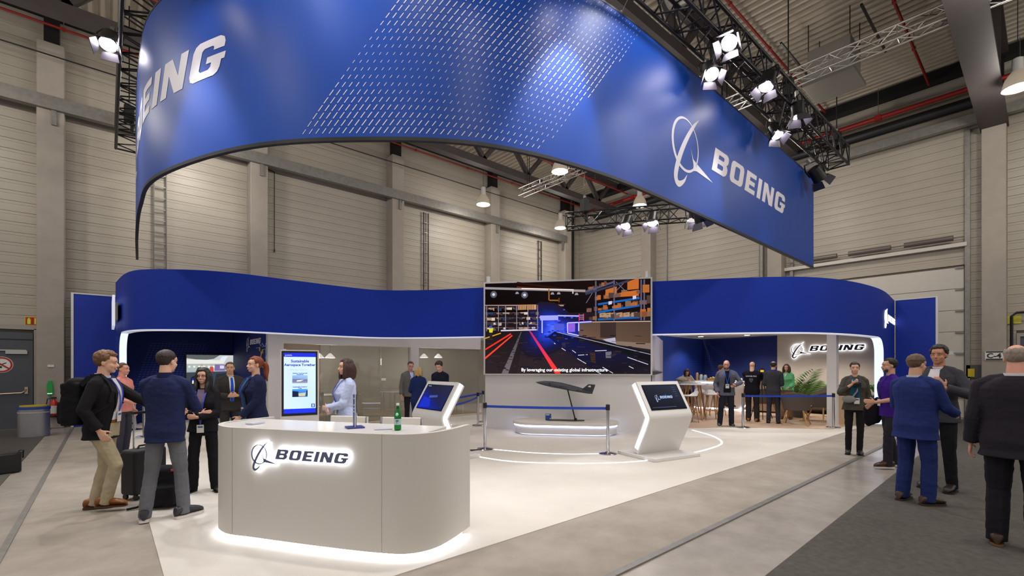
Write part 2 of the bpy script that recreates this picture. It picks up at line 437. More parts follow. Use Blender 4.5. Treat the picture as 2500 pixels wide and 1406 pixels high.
# grey steel door, left wall
M_door = mat('slate door paint', '4a4d55', .5, var=.04)
M_frame = mat('door frame', '9b958d', .5, .2)
d1 = tag(thing('door_1', 'slate grey steel door with a push bar and round no-smoking sign', 'door'), kind='structure')
B().bx((-3.42, WY - .02, 0), (-2.42, WY + .0, 2.58)).obj('door_leaf', M_door, d1)
lf = B().bx((-2.40, WY - .05, 0), (-1.46, WY - .01, 2.5)).obj('door_leaf', M_door, d1)
fr = B(); fr.bx((-3.45, WY - .09, 2.58), (-1.36, WY, 2.70)); fr.bx((-1.44, WY - .09, 0), (-1.36, WY, 2.6)); fr.bx((-3.45, WY - .09, 0), (-3.38, WY, 2.6)); fr.obj('door_frame', M_frame, d1)
B().bx((-2.4, WY - .055, 2.30), (-1.46, WY - .045, 2.33)).obj('rebate', M_dark, d1)
pb = B(); pb.cyl((-2.45, WY - .13, .90), (-1.66, WY - .13, .93), .018, n=8); pb.tube([(-1.66, WY - .13, .93), (-1.6, WY - .12, .98), (-1.58, WY - .07, 1.02)], .02); pb.bx((-1.61, WY - .09, .90), (-1.55, WY - .04, 1.08)); pb.obj('push_bar', mat('brushed bar', 'b8aa97', .3, .9), d1, smooth=True)
cl = B(); cl.bx((-2.5, WY - .08, 2.02), (-1.58, WY - .05, 2.05)); cl.bx((-1.95, WY - .1, 1.94), (-1.56, WY - .045, 2.03)); cl.obj('door_closer', mat('closer', 'b4b2ae', .4, .3), d1)
# no smoking sign
ns = B(); c = Vector((-2.02, WY - .056, 1.66)); yq = Vector((0, -1, 0))
def disc(b, c, r, n=36, m=0, r0=None, yoff=0):
    P = [(c.x + r * cos(2 * pi * k / n), c.y - yoff, c.z + r * sin(2 * pi * k / n)) for k in range(n)]
    if r0 is None: b.quad(P, m)
    else:
        Q = [(c.x + r0 * cos(2 * pi * k / n), c.y - yoff, c.z + r0 * sin(2 * pi * k / n)) for k in range(n)]
        for k in range(n): b.quad([P[k], P[(k + 1) % n], Q[(k + 1) % n], Q[k]], m)
disc(ns, c, .205, m=0); disc(ns, c, .195, m=1, r0=.155, yoff=.002)
ns.box(c + Vector((0, -.006, 0)), (.33, .002, .035), M=Matrix.Rotation(radians(38), 3, 'Y'), m=1)
ns.box(c + Vector((-.03, -.003, -.06)), (.07, .002, .05), m=2); ns.box(c + Vector((.02, -.003, .02)), (.14, .002, .02), M=Matrix.Rotation(radians(-25), 3, 'Y'), m=2)
ns.obj('no_smoking_sign', [mat('sign white', 'e4e2df', .5), mat('sign red', 'b3231f', .5), mat('sign black', '222222', .6)], d1)

# concrete columns with black heads, left and right walls
def column(x, y, top, lab):
    t = tag(thing('column', lab, 'column', (x, y, 0)), kind='structure')
    bevel(B().bx((-.26, -.26, 0), (.26, .26, top)).obj('shaft', M_conc, t), .02, 2)
    B().bx((-.13, -.2, top), (.16, .2, EAVE + .1)).obj('steel_head', M_black, t)
for i, x in enumerate((-1.1, 3.8, 8.8, 13.8, 18.85)): column(x, WY - .3, 10.05, 'concrete column of the long wall')
for i, y in enumerate((-4.95, 1.07, 7.1, 12.9)): column(WX - .28, y, 8.75 if y < 2 else 10.05, 'concrete column of the end wall')
# galvanised rails in front of the columns with brackets
rl = B(); rl.bx((-9, WY - .68, 8.30), (18.6, WY - .62, 8.60)); rl.bx((-9, WY - .68, 8.57), (18.6, WY - .5, 8.62)); rl.bx((-9, WY - .68, 8.28), (18.6, WY - .5, 8.32))
rail = rl.obj('crane_rail', M_galv, kind='structure', label='galvanised channel rail along the long wall')
for x in (-1.1, 3.8, 8.8, 13.8, 18.3):
    b = B(); b.quad([(x + .12, WY - .68, 8.28), (x + .12, WY - .5, 8.28), (x + .12, WY - .52, 7.9)]); b.bx((x + .02, WY - .62, 7.9), (x + .12, WY - .54, 8.3)); b.obj('bracket', M_galv, rail)
rl = B(); rl.bx((WX - .75, -6, 8.95), (WX - .55, 16.6, 9.22)); rail2 = rl.obj('crane_rail', M_galv, kind='structure', label='galvanised channel rail along the end wall')
B().bx((-9, WY - .5, EAVE - .1), (WX, WY - .02, EAVE + .12)).obj('trim_3', M_black, kind='structure', label='black eaves beam of the long wall')
B().bx((WX - .45, -8, EAVE - .25), (WX - .02, WY, EAVE + .05)).obj('trim_4', M_black, kind='structure', label='black eaves beam of the end wall')

# roof deck with trapezoidal ribs running away from the long wall
b = B(); x = -9.0; zc = EAVE + .12; prof = []
while x < WX + .2:
    prof += [(x, zc + .07), (x + .10, zc + .07), (x + .135, zc - .03), (x + .215, zc - .03), (x + .25, zc + .07)]; x += .25
i0 = len(b.v); N = len(prof); b.v += [(p, -12, z) for p, z in prof] + [(p, WY, z) for p, z in prof]
for k in range(N - 1): b.f.append((k, k + 1, N + k + 1, N + k)); b.m.append(0); b.c.append(None)
b.v += [(-9, -12, zc + .2), (WX, -12, zc + .2), (WX, WY, zc + .2), (-9, WY, zc + .2)]; j = 2 * N; b.f.append((j, j + 1, j + 2, j + 3)); b.m.append(0); b.c.append(None)
b.obj('ceiling', M_deck, kind='structure', label='ribbed metal roof deck of the hall')

# lattice roof trusses parallel to the long wall
def roof_truss(y, z0, z1, lab):
    t = tag(thing('roof_truss', lab, 'roof truss', (0, y, 0)), kind='structure')
    B().bx((-9, -.16, z0), (19.9, .16, z0 + .28)).obj('bottom_chord', M_brown, t)
    B().bx((-9, -.14, z1 - .25), (19.9, .14, z1)).obj('top_chord', M_brown, t)
    x = -8.0; k = 0
    me = None
    while x < 19:
        b = B(); b.bar((0, 0, z0 + .2), (1.05 if k % 2 == 0 else -1.05, 0, z1 - .15), .16, .16)
        link('diagonal', b.mesh('diagonal', M_brown), t, loc=(x, 0, 0)); k += 1
        x += .25 if k % 2 == 1 else 2.15
for y, lab in ((14.75, 'dark steel lattice roof truss nearest the long wall'), (6.3, 'dark steel lattice roof truss above the hanging banner')): roof_truss(y, 9.55, 11.1, lab)
hb = tag(thing('roof_beam', 'heavy grey steel roof beam resting on the end wall column', 'roof beam', (0, 1.07, 0)), kind='structure')
B().bx((-9, -.3, 8.75), (20.2, .3, 8.85)).obj('flange', M_brown, hb); B().bx((-9, -.06, 8.85), (20.2, .06, 10.9)).obj('web', M_brown, hb); B().bx((-9, -.3, 10.85), (20.2, .3, 10.98)).obj('flange', M_brown, hb)
for x in (2, 7, 12, 17): B().bx((x - .02, -.28, 8.85), (x + .02, .28, 10.85)).obj('stiffener', M_brown, hb)

# pipes
def pipe(lab, pts, r, m, name='pipe', cat='pipe', coll=0):
    t = thing(name, lab, cat); B().tube(pts, r, n=10).obj('tube', m, t, smooth=True)
    L = Vector(pts[1]) - Vector(pts[0])
    if coll:
        n = int(L.length / coll)
        for k in range(1, n): p = Vector(pts[0]) + L * k / n; B().box(p, (r * 2.3,) * 3).obj('coupling', m, t); B().cyl(p, (p.x, p.y, EAVE + .1), .008, n=5).obj('hanger', M_galv, t)
    return t
pipe('thick red sprinkler main along the end wall', [(WX - .55, -6, 10.08), (WX - .55, 16.9, 10.08)], .075, M_red, coll=3.2)
pipe('thin red sprinkler branch crossing the roof beside the bright spotlights', [(-6, 5.35, 10.9), (19.8, 5.35, 10.9)], .035, M_red, coll=2.4)
pipe('thin red sprinkler branch nearest the heavy roof beam', [(-6, 2.5, 10.6), (19.8, 2.5, 10.6)], .035, M_red, coll=2.4)
pipe('thin red sprinkler branch next to the long wall', [(-6, 16.85, 10.4), (19.8, 16.85, 10.4)], .03, M_red, coll=2.4)
pipe('thin red sprinkler branch between the roof truss diagonals', [(-6, 13.9, 10.3), (19.8, 13.9, 10.3)], .03, M_red, coll=2.4)
pipe('black insulated duct along the end wall below the red main', [(WX - .78, 1.45, 9.55), (WX - .78, 15.8, 9.55)], .17, M_dark, name='duct', cat='duct', coll=0)
pipe('thin grey conduit strung along the long wall', [(-8, WY - .9, 9.55), (19, WY - .9, 9.55)], .018, M_dark, name='conduit', cat='conduit')
du = thing('spiral_duct', 'silver spiral air duct above the top of the banner', 'duct'); B().cyl((10.1, 2.9, 10.35), (10.1, 5.9, 10.35), .3, n=24).obj('tube', mat('duct zinc', 'a9a7a2', .3, .8), du, smooth=True)
for k in range(4): B().cyl((10.1, 3.1 + k * .85, 10.35), (10.1, 3.15 + k * .85, 10.35), .318, n=24).obj('band', M_galv, du, smooth=True)
hu = thing('heater_unit', 'grey box air heater hanging under the roof deck', 'heater', (15.2, 3.9, 9.35))
bevel(B().bx((-.62, -.6, 0), (.62, .6, .1)).obj('outlet_plate', mat('heater grey', '77736d', .5, .3), hu), .01)
bevel(B().bx((-.5, -.5, .1), (.5, .5, 1.0)).obj('casing', mat('heater body', '918d87', .5, .3), hu), .02)
for sx in (-1, 1):
    for sy in (-1, 1): B().cyl((sx * .48, sy * .48, 1.0), (sx * .48, sy * .48, 1.78), .012, n=6).obj('hanger_rod', M_dark, hu)
for y in (-.9, .9): B().bar((-1.3, y, 1.1), (1.3, y, 1.1), .05).obj('bracket_bar', M_dark, hu)

# loading door in the end wall
M_sec = mat('dock panel', 'c4beb5', .45, var=.03)
d2 = tag(thing('door_2', 'white sectional loading door behind the booth', 'door'), kind='structure')
for k in range(7):
    bevel(B().bx((WX - .06, DK0 + .02, k * .68 + .006), (WX - .01, DK1 - .02, k * .68 + .674)).obj('door_section', M_sec, d2), .008, 1)
    h = B(); h.bx((WX - .1, DK0 + .03, k * .68 + .63), (WX - .055, DK0 + .22, k * .68 + .69)); h.obj('hinge', M_galv, d2)
B().bx((WX - .05, DK0, 0), (WX - .005, DK1, DKH)).obj('seal', M_back, d2)
for y in (DK0 - .06, DK1 + .06): B().bx((WX - .16, y - .06, 0), (WX - .0, y + .06, 9.0)).obj('guide_rail', M_galv, d2)
sp = B(); sp.cyl((WX - .28, DK0, 5.66), (WX - .28, DK1 + .2, 5.66), .02, n=8); sp.obj('torsion_shaft', M_galv, d2)
for k in range(3): B().cyl((WX - .28, DK0 + .25 + k * 1.55, 5.66), (WX - .28, DK0 + 1.45 + k * 1.55, 5.66), .085, n=12).obj('torsion_spring', mat('spring', '6d6560', .5, .5), d2, smooth=True)
B().bx((WX - .22, DK0 - .05, 5.38), (WX - .12, DK1 + .3, 5.50)).obj('mounting_rail', M_sec, d2)
# second grey door, far right
d3 = tag(thing('door_3', 'slate grey steel door past the end wall column', 'door'), kind='structure')
B().bx((WX - .05, -1.36, 0), (WX - .01, .55, 2.5)).obj('door_leaf', M_door, d3)
b = B(); b.bx((WX - .09, -1.4, 2.5), (WX, .62, 2.6)); b.bx((WX - .09, .55, 0), (WX, .62, 2.5)); b.obj('door_frame', M_frame, d3)
B().tube([(WX - .2, .72, 0.0), (WX - .2, .72, 3.1), (WX - .2, .62, 3.2), (WX - .2, -1.2, 3.2)], .035).obj('cable_conduit', M_dark, d3, smooth=True)

# signs and fittings on the columns
def fire_sign(loc, rz, lab):
    t = thing('fire_equipment_sign', lab, 'sign', loc, rz)
    B().bx((-.15, -.006, 0), (.15, .006, .24)).obj('plate', mat('sign yellow green', 'c9c03a', .5), t)
    B().bx((-.005, -.01, .02), (.135, .004, .22)).obj('field', mat('sign red', 'b3231f', .5), t); B().bx((-.135, -.01, .02), (.0, .004, .22)).obj('field', mat('sign red', 'b3231f', .5), t)
    b = B(); b.bx((-.10, -.013, .04), (-.04, -.008, .17)); b.bx((-.085, -.013, .17), (-.055, -.008, .2)); b.bx((.03, -.013, .04), (.06, -.008, .2)); b.bx((.08, -.013, .1), (.1, -.008, .2)); b.obj('pictogram', mat('pictogram', 'd8df4a', .5), t)
p = onY(80, 795, WY - .06); fire_sign((p.x, WY - .05, p.z), 0, 'red and yellow fire equipment sign above the left grey door')
p = onX(2475, 790, WX - .06); fire_sign((WX - .06, p.y, p.z), pi / 2, 'red and yellow fire equipment sign above the right grey door')
# C4 sign: on the face of the end wall column
cxf = WX - .56; p0 = onX(2428, 868, cxf)
t = thing('column_sign', 'small white column sign reading C-4 between black bars', 'sign', (cxf, p0.y, p0.z), 0)
B().bx((-.008, -.2, -.13), (0, .2, .13)).obj('plate', M_white, t)
B().bx((-.012, -.18, .09), (-.004, .18, .125)).obj('bar', M_dark, t); B().bx((-.012, -.18, -.125), (-.004, .18, -.09)).obj('bar', M_dark, t)
text_polys_obj('lettering', 'C-4', .2, plane_M((-.010, .165, -.07), (0, -1, 0), (0, 0, 1)), M_dark, t, bold=.006)
# dock control box
t = thing('door_control', 'yellow and grey loading door control box with a hanging cable', 'switch box', (WX - .04, 1.52, 1.45))
bevel(B().bx((-.12, -.18, -.2), (0, .18, .22)).obj('case', mat('case grey', '4c4b4a', .5), t), .01); B().bx((-.15, -.02, -.15), (-.115, .13, .1)).obj('cover', mat('safety yellow', 'c9b01d', .5), t)
B().tube([(-.05, .1, -.2), (-.06, .16, -.5), (-.06, .1, -.75), (-.06, -.05, -.72), (-.05, -.1, -.3)], .012).obj('cable', M_dark, t, smooth=True)

# ladders of cable trunking on the long wall
def cable_ladder(px, z0, z1, lab, w=.3):
    X = onY(px, 600, WY - .12).x; t = thing('cable_ladder', lab, 'cable ladder', (X, WY - .12, 0))
    for s in (-1, 1): B().bx((s * w / 2 - .012, -.03, z0), (s * w / 2 + .012, .03, z1)).obj('rail', mat('ladder steel', '6a6762', .5, .5) if w > .25 else M_brown, t)
    me = B().bx((-w / 2, -.012, -.015), (w / 2, .012, .015)).mesh('rung', M_galv)
    z = z0 + .2
    while z < z1: link('rung', me, t, loc=(0, 0, z)); z += .34 if w > .25 else .42
cable_ladder(391, 0.0, 8.3, 'vertical cable ladder on the wall left of the banner opening')
cable_ladder(1040, 0.0, 8.2, 'vertical cable ladder between the second and third columns', .22)
cable_ladder(1318, 0.0, 8.2, 'vertical cable ladder nearest the hall corner', .22)
for px, a, b_, lab in ((670, 420, 612, 'thin pull rod hanging on the cladding beside the second column'),):
    p, q = onY(px, a, WY - .1), onY(px, b_, WY - .1); t = thing('pull_rod', lab, 'rod', (p.x, WY - .1, 0)); B().cyl((0, 0, q.z), (0, 0, p.z), .012, n=6).obj('rod', M_dark, t); B().bar((0, 0, p.z), (-.35, .03, p.z + .08), .02).obj('arm', M_dark, t); B().box((0, 0, q.z), (.04, .03, .1)).obj('grip', M_dark, t)
for X, z1, w, lab in ((19.35, 10.9, .3, 'dark downpipe in the hall corner'),):
    t = thing('downpipe', lab, 'pipe', (X, WY - .25, 0)); B().cyl((0, 0, 0), (0, 0, z1), .13, n=14).obj('tube', mat('downpipe', '4b4642', .5, .3), t, smooth=True); B().cyl((.25, 0, 0), (.25, 0, z1), .05, n=10).obj('cable_tube', M_dark, t, smooth=True)
for Y, lab in ((7.7, 'grey service riser on the end wall left of the loading door'), (12.0, 'thin service riser high on the end wall')):
    t = thing('service_riser', lab, 'pipe', (WX - .15, Y, 0)); B().cyl((0, 0, 0), (0, 0, 8.9), .03 if Y > 9 else .09, n=10).obj('tube', M_galv, t, smooth=True)

# high-bay pendant lamps
M_lens = emat('lamp glow', 'fff1d8', 9.0)
M_bell = mat('lamp bell', 'b9b4ab', .3, .5, emit=.12, ecol='ffe6c0')
PEND = None
def pendant(loc, lab, first=[None]):
    if first[0] is None:
        t = thing('pendant_lamp', lab, 'lamp', loc, group='high-bay pendants')
        B().cyl((0, 0, .75), (0, 0, EAVE + .1 - loc[2]), .008, n=5).obj('cable', M_dark, t)
        B().lathe([(.07, .74), (.1, .72), (.11, .45), (.13, .40)], n=16).obj('gear_housing', M_white, t, smooth=True)
        b = B(); pr_ = [(.12, .40), (.16, .36), (.24, .22), (.28, .05), (.29, 0), (.28, 0), (.27, .05), (.23, .21), (.15, .34)]
        last = None
        for r, z in pr_:
            i = b.ring(Vector((0, 0, z)), Vector((1, 0, 0)), Vector((0, 1, 0)), r, r, 24)
            if last is not None: b.bridge(last, i, 24)
            last = i
        b.obj('reflector', M_bell, t, smooth=True)
        b = B(); b.lathe([(.25, .05), (.25, .06)], n=24); b.obj('lens', M_lens, t)
        first[0] = t
    else: t = dup(first[0], loc, label=lab)
    light('lamp_light', 'SPOT', (loc[0], loc[1], loc[2] - .02), HIGH_BAY_W, WARM, .25, (loc[0], loc[1], 0), 150, .8); light('lamp_spill', 'POINT', (loc[0], loc[1], loc[2] - .3), HIGH_BAY_W * .52, WARM, .22)
    return t
labs = {(12, 15.65): 'bell pendant lamp hanging in front of the third wall column', (16.9, 15.8): 'bell pendant lamp nearest the hall corner', (12, 11.25): 'bell pendant lamp just under the banner edge above the silver truss',
        (17.1, 11.4): 'bell pendant lamp above the black truss behind the banner', (16.9, .5): 'large bright pendant lamp at the right edge under the heavy beam'}
for x in (2, 7, 12, 17):
    for y in (-4.8, .5, 6.0, 11.3, 15.7):
        if (x, y) == (7, 15.7): continue
        k = min(labs, key=lambda q: hypot(q[0] - x, q[1] - y))
        if hypot(k[0] - x, k[1] - y) < .4: pendant((k[0], k[1], 8.45), labs[k])
        else: pendant((x, y, 8.45), 'bell pendant lamp of the hall hidden behind the banner or outside the view')
for x, y in ((-3, .5), (-3, 6.0), (-3, 11.3), (-3, 14.6), (-3, -4.8)): pendant((x, y, 8.45), 'bell pendant lamp of the hall hidden behind the banner or outside the view')
# ================================================================== hanging banner
M_blue = mat('banner blue', '06409a', .42, var=.10, scale=.35, spec=.35)
M_fasc = mat('fascia blue', '002a96', .6, spec=.3)
M_navy = mat('backdrop navy', '0b1f63', .6, spec=.3)
M_print = mat('white print', 'd6d2d8', .6)
M_led = emat('led white', 'e9f0ff', 9.0)
M_ledb = emat('led cool', 'c9d6ff', 5.0)
BZ0, BZ1 = 4.5, 7.08
bp = [(.62, 16.0), (.50, 13.0), (.46, 10.6), (.58, 8.9), (1.35, 7.0), (2.46, 5.72), (3.78, 4.80), (5.6, 4.40), (8, 4.36), (11, 4.40), (15.5, 4.5)]
BP = Path(smooth_path([(a, b, 0) for a, b in bp], 10))
ban = thing('hanging_banner', 'huge curved blue fabric banner hanging over the booth', 'banner')
B().wall([BP(BP.L * k / 120) for k in range(121)], .04, BZ0, BZ1).obj('fabric', M_blue, ban, smooth=True)
B().wall([BP(BP.L * k / 120) for k in range(121)], .055, BZ0 - .03, BZ0 + .015).obj('bottom_rail', M_dark, ban, smooth=True)
B().wall([BP(BP.L * k / 120) for k in range(121)], .05, BZ1 - .01, BZ1 + .02).obj('top_rail', M_dark, ban, smooth=True)
def ban_map(s0, z0, sc):
    def f(x, y, d):
        p = BP(s0 + x * sc, .022 + d * sc); return Vector((p.x, p.y, z0 + y * sc))
    return f
LP, LW = logo_polys()
s1 = BP.near(1632)
sR = s1 + .55
scR = (BP.near(1915) - s1) / (LW + 1.0)
poly_mesh('emblem_print', LP[:3], ban_map(s1 + scR, BZ0 + .98, scR), .004, .6, M_print, ban)
poly_mesh('lettering_print', LP[3:], ban_map(s1 + scR, BZ0 + .98, scR), .004, .6, M_print, ban)
s2 = BP.near(552); scL = .5
poly_mesh('lettering_print', LP[3:], ban_map(s2 - LW * scL, BZ0 + 1.06, scL), .004, .16, M_print, ban)
poly_mesh('emblem_print', LP[:3], ban_map(s2 - LW * scL, BZ0 + 1.06, scL), .004, .3, M_print, ban)
# band of slanted dashes printed on the banner
bd = B(); sa, sb = BP.near(725), BP.near(1325); rows = 26
for r in range(rows):
    z = BZ0 + .10 + r * (BZ1 - BZ0 - .16) / (rows - 1); sl = (z - BZ0) * .74
    s = sa + sl; k = 0
    while s < sb + sl * 1.15:
        w = .5 + .5 * sin(r * .33 + 1.9 * sin((s - sa) * .55) + (s - sa) * .5); wd = .006 + .008 * w; hh = .016 + .022 * w
        o = []
        for x, y in ((-wd / 2, -hh), (wd / 2, -hh), (wd / 2, hh), (-wd / 2, hh)):
            p = BP(s + x + y * .75, .0235); o.append((p.x, p.y, z + y))
        bd.quad(o); s += .088; k += 1
bd.obj('dash_print', M_print, ban, kind='stuff')

# ================================================================== booth fascia: a ribbon wall with two arched openings
FT, FBOT = 3.72, 2.42
def ftop(px, y): return at(px, (FT - CAMH) * FPX / (HORY - y))
fp = [(.30, 17.25), (.27, 15.6)] + [tuple(ftop(px, y).xy) for px, y in ((292, 690), (330, 663), (430, 659), (560, 666), (720, 686), (850, 702), (930, 709), (1040, 709), (1185, 703))]
fp += [tuple(ftop(px, y).xy) for px, y in ((1400, 696), (1600, 688), (1740, 682), (1850, 678), (1950, 677), (2030, 682), (2100, 694), (2150, 711))] + [(19.0, 3.30)]
FP = Path(smooth_path([(a, b, 0) for a, b in fp], 8))
sl0, sl1 = FP.near(300) , FP.near(345); sr0, sr1 = FP.near(2095), FP.near(2152)
def fz(s):
    r = .45
    if s < sl0: return .012
    if s > sr1: return .012
    if s < sl0 + r: return FBOT - r + sqrt(max(0, r * r - (sl0 + r - s) ** 2))
    if s > sr1 - r * 1.2: return FBOT - r + sqrt(max(0, r * r - ((s - sr1 + r * 1.2) / 1.2) ** 2))
    return FBOT
ss = [FP.L * k / 200 for k in range(201)]
ss = sorted(set([s for s in ss if abs(s - sl0) > .02 and abs(s - sr1) > .02] + [sl0 - 1e-3, sl0 + 1e-3, sr1 - 1e-3, sr1 + 1e-3] + [sl0 + .45 * k / 10 for k in range(1, 10)] + [sr1 - .54 * k / 10 for k in range(1, 10)]))
# keep the fascia behind the screen wall
fas = thing('booth_fascia', 'wavy dark blue fascia wall with a lit white lower edge round the booth', 'booth wall')
B().wall([FP(s) for s in ss], .14, lambda k: fz(ss[k]), FT).obj('panel', M_fasc, fas, smooth=True)
mid = [s for s in ss if sl0 + .40 <= s <= sr1 - .50]
B().wall([FP(s, -.005) for s in mid], .155, lambda k: fz(mid[k]) - .03, lambda k: fz(mid[k]) + .0).obj('edge_trim', mat('edge trim', 'dcdde6', .4, emit=.22, ecol='dfe6ff'), fas, smooth=True)
# lit reveals of the two legs
for s0, sg, rr in ((sl0, 1, .45), (sr1, -1, .54)):
    b = B(); P_ = []
    p0 = FP(s0 + sg * .012, .03); q0 = FP(s0 + sg * .012, -.20)
    zt = FBOT - .45
    pts = [(s0 + sg * .012, .0)] + [(s0 + sg * (.012 + rr * (1 - cos(a * pi / 20))), zt + .435 * sin(a * pi / 20)) for a in range(0, 11)]
    for (sa_, za), (sb_, zb) in zip(pts, pts[1:]):
        bk_ = -.14 if sg < 0 else -.07; A1, A2 = FP(sa_, .068), FP(sa_, bk_); B1, B2 = FP(sb_, .068), FP(sb_, bk_)
        b.quad([(A1.x, A1.y, za), (A2.x, A2.y, za), (B2.x, B2.y, zb), (B1.x, B1.y, zb)])
    b.obj('light_reveal', emat('reveal light', 'dfe8ff', .85), fas)
# end panels square to the hall walls
def end_panel(name, a, b, z, lab, face):
    t = thing(name, lab, 'panel'); a, b = Vector(a), Vector(b)
    B().wall([a.xy, b.xy], .10, .0, z).obj('panel', mat('end panel blue', '002c9c', .55), t)
    d = (b - a).normalized(); c = a - d * .02
    B().wall([(a - d * .05).xy, a.xy], .12, .0, z + .03).obj('white_edge', M_white, t)
    B().wall([a.xy, b.xy], .12, z, z + .03).obj('white_edge', M_white, t)
end_panel('end_panel', (-.66, 17.05, 0), (.22, 17.05, 0), 3.55, 'flat blue end panel with white edge behind the man with a backpack', 0)
p = onX(2285, 726, 19.0); end_panel('end_panel', (19.0, p.y, 0), (19.0, 3.2, 0), p.z, 'flat blue end panel with white edge beside the loading door', 0)
# side sign on the left return and the lit logo near the right end
t = thing('edge_sign', 'lit white sign seen edge-on at the left end of the fascia', 'sign'); B().bx((.10, 14.0, 2.55), (.15, 15.6, 3.25)).obj('letters_box', mat('sign box', 'c9cbd2', .4, emit=.5), t); B().bx((.15, 14.2, 2.7), (.20, 15.4, 3.1)).obj('standoff', M_galv, t)
sx0, sx1 = FP.near(2152), FP.near(2193); scF = (sx1 - sx0) / (LW + 1.2)
def fas_map(s0, z0, sc):
    def f(x, y, d):
        p = FP(s0 + x * sc, .08 + d); return Vector((p.x, p.y, z0 + y * sc))
    return f
t = thing('lit_logo_sign', 'glowing white winged emblem and lettering on the right end of the fascia', 'sign')
poly_mesh('emblem', LP[:3], fas_map(sx0 + scF, 2.95, scF * .85), .02, None, emat('letter glow', 'f4f6ff', 1.2), t)
poly_mesh('lettering', [([(a + 2.1, b * .92) for a, b in o], [[(a + 2.1, b * .92) for a, b in h] for h in hs]) for o, hs in word_polys('BOEING', .5, .25)[0]], fas_map(sx0 + scF, 2.93, scF * .93), .006, None, emat('letter glow', 'f4f6ff', 1.2), t)

# ================================================================== screen wall
SM = Vector((8.83, 8.07, 0)); SD = Vector((.634, -.774, 0)).normalized(); SN = Vector((-SD.y * -1, SD.x * -1, 0)); SN = Vector((-.774, -.634, 0)).normalized()
def sw(a, n, z): return SM + SD * a + SN * n + Vector((0, 0, z))
M_wallw = mat('booth white', 'cfcbc9', .55)
tw = thing('screen_wall', 'white free-standing wall carrying the large video screen', 'partition')
B().quad([]) if False else None
b = B(); b.box(sw(0, .03, 1.86), (4.18, .05, 3.7), rz=math.atan2(SD.y, SD.x)); b.obj('panel', M_wallw, tw)
scr = thing('video_screen', 'large wall screen showing a dark warehouse with red floor lines', 'screen')
b = B(); b.box(sw(0, .10, 2.60), (4.22, .09, 2.40), rz=math.atan2(SD.y, SD.x)); b.obj('frame', mat('screen frame', 'c9c6c4', .4), scr)
for a in (-2.0, 2.0): B().cyl(sw(a, .09, 3.8), sw(a, .09, 3.95), .05, n=12).obj('lifting_eye', M_white, scr, smooth=True)
SZ0, SW_, SH_ = 1.43, 4.14, 2.33
def sp_(u, v, d=.002):          # picture coordinates 0..1, v downwards
    return sw((u - .5) * SW_, .147 + d, SZ0 + (1 - v) * SH_)
pic = B(); LAYER = [0]
def C(h, k=1.0):
    c = lin(h); return (c[0] * k, c[1] * k, c[2] * k, 1)
def pq(pts, cols, pict=None, place=None):
    pict = pict or pic; place = place or sp_; LAYER[0] += 1
    pict.quad([place(u, v, .0004 * (LAYER[0] % 400) * .02 + .0003 * min(LAYER[0], 60) * .1 + LAYER[0] * 1.2e-5) for u, v in pts], 0, cols if isinstance(cols, list) else C(cols) if isinstance(cols, str) else cols)
def line(u0, v0, u1, v1, w, col, **k):
    d = Vector((u1 - u0, (v1 - v0) * .5625)); d.normalize(); n = Vector((-d.y, d.x / .5625)) * w / 2
    pq([(u0 - n.x, v0 - n.y), (u1 - n.x, v1 - n.y), (u1 + n.x, v1 + n.y), (u0 + n.x, v0 + n.y)], col, **k)
def X2(x): return (x - 62) / 2272.0
def Y2(y): return (y - 120) / 1240.0
R_ = random.Random(3)
pq([(0, 0), (1, 0), (1, .34), (0, .34)], [C('120a0a'), C('1d100d'), C('160f12'), C('0b0808')])
pq([(0, .34), (1, .34), (1, .56), (0, .56)], [C('1c1316'), C('241a20'), C('231a1f'), C('20171b')])
pq([(0, .53), (1, .53), (1, 1), (0, 1)], [C('1d1719'), C('28202a'), C('221a1f'), C('2d2225')])
pq([(.25, .56), (.62, .62), (.62, 1), (.2, 1)], [C('241d28'), C('17142a'), C('2a2027'), C('2e2426')])
for v0, v1, a in ((.0, .12, '2a140c'), (.05, .12, '5a2412')): line(.2, v0, .62, v1, .012, a)
line(0, .05, .62, .11, .014, '8f8a8c'); line(.23, .065, .55, .095, .006, 'e7e1dd'); line(0, .24, .49, .262, .008, '98898c'); line(.0, .235, .5, .25, .004, '4d2218')
for x, y in ((185, 272), (628, 290)):
    u, v = X2(x), Y2(y)
    pq([(u + .022 * cos(k * pi / 8), v + .04 * sin(k * pi / 8)) for k in range(16)], '3a3a46'); pq([(u + .008 * cos(k * pi / 4), v + .014 * sin(k * pi / 4)) for k in range(8)], 'f4f4ff')
    for k in range(6): line(u - .02 * cos(k * pi / 6), v - .035 * sin(k * pi / 6), u + .02 * cos(k * pi / 6), v + .035 * sin(k * pi / 6), .0012, 'b9b9cc')
for x, y in ((522, 255), (1018, 275), (1105, 275), (1350, 290)): u, v = X2(x), Y2(y); pq([(u - .012, v + .015), (u + .012, v + .015), (u + .006, v - .008), (u - .006, v - .008)], '8e8d96')
for a in ((970, 220, 970, 370, '8a5c22'), (975, 370, 1100, 375, '8a5c22'), (1110, 340, 1110, 400, '5a3a1c'), (1300, 240, 1300, 290, 'b9b0a6')): line(X2(a[0]), Y2(a[1]), X2(a[2]), Y2(a[3]), .008, a[4])
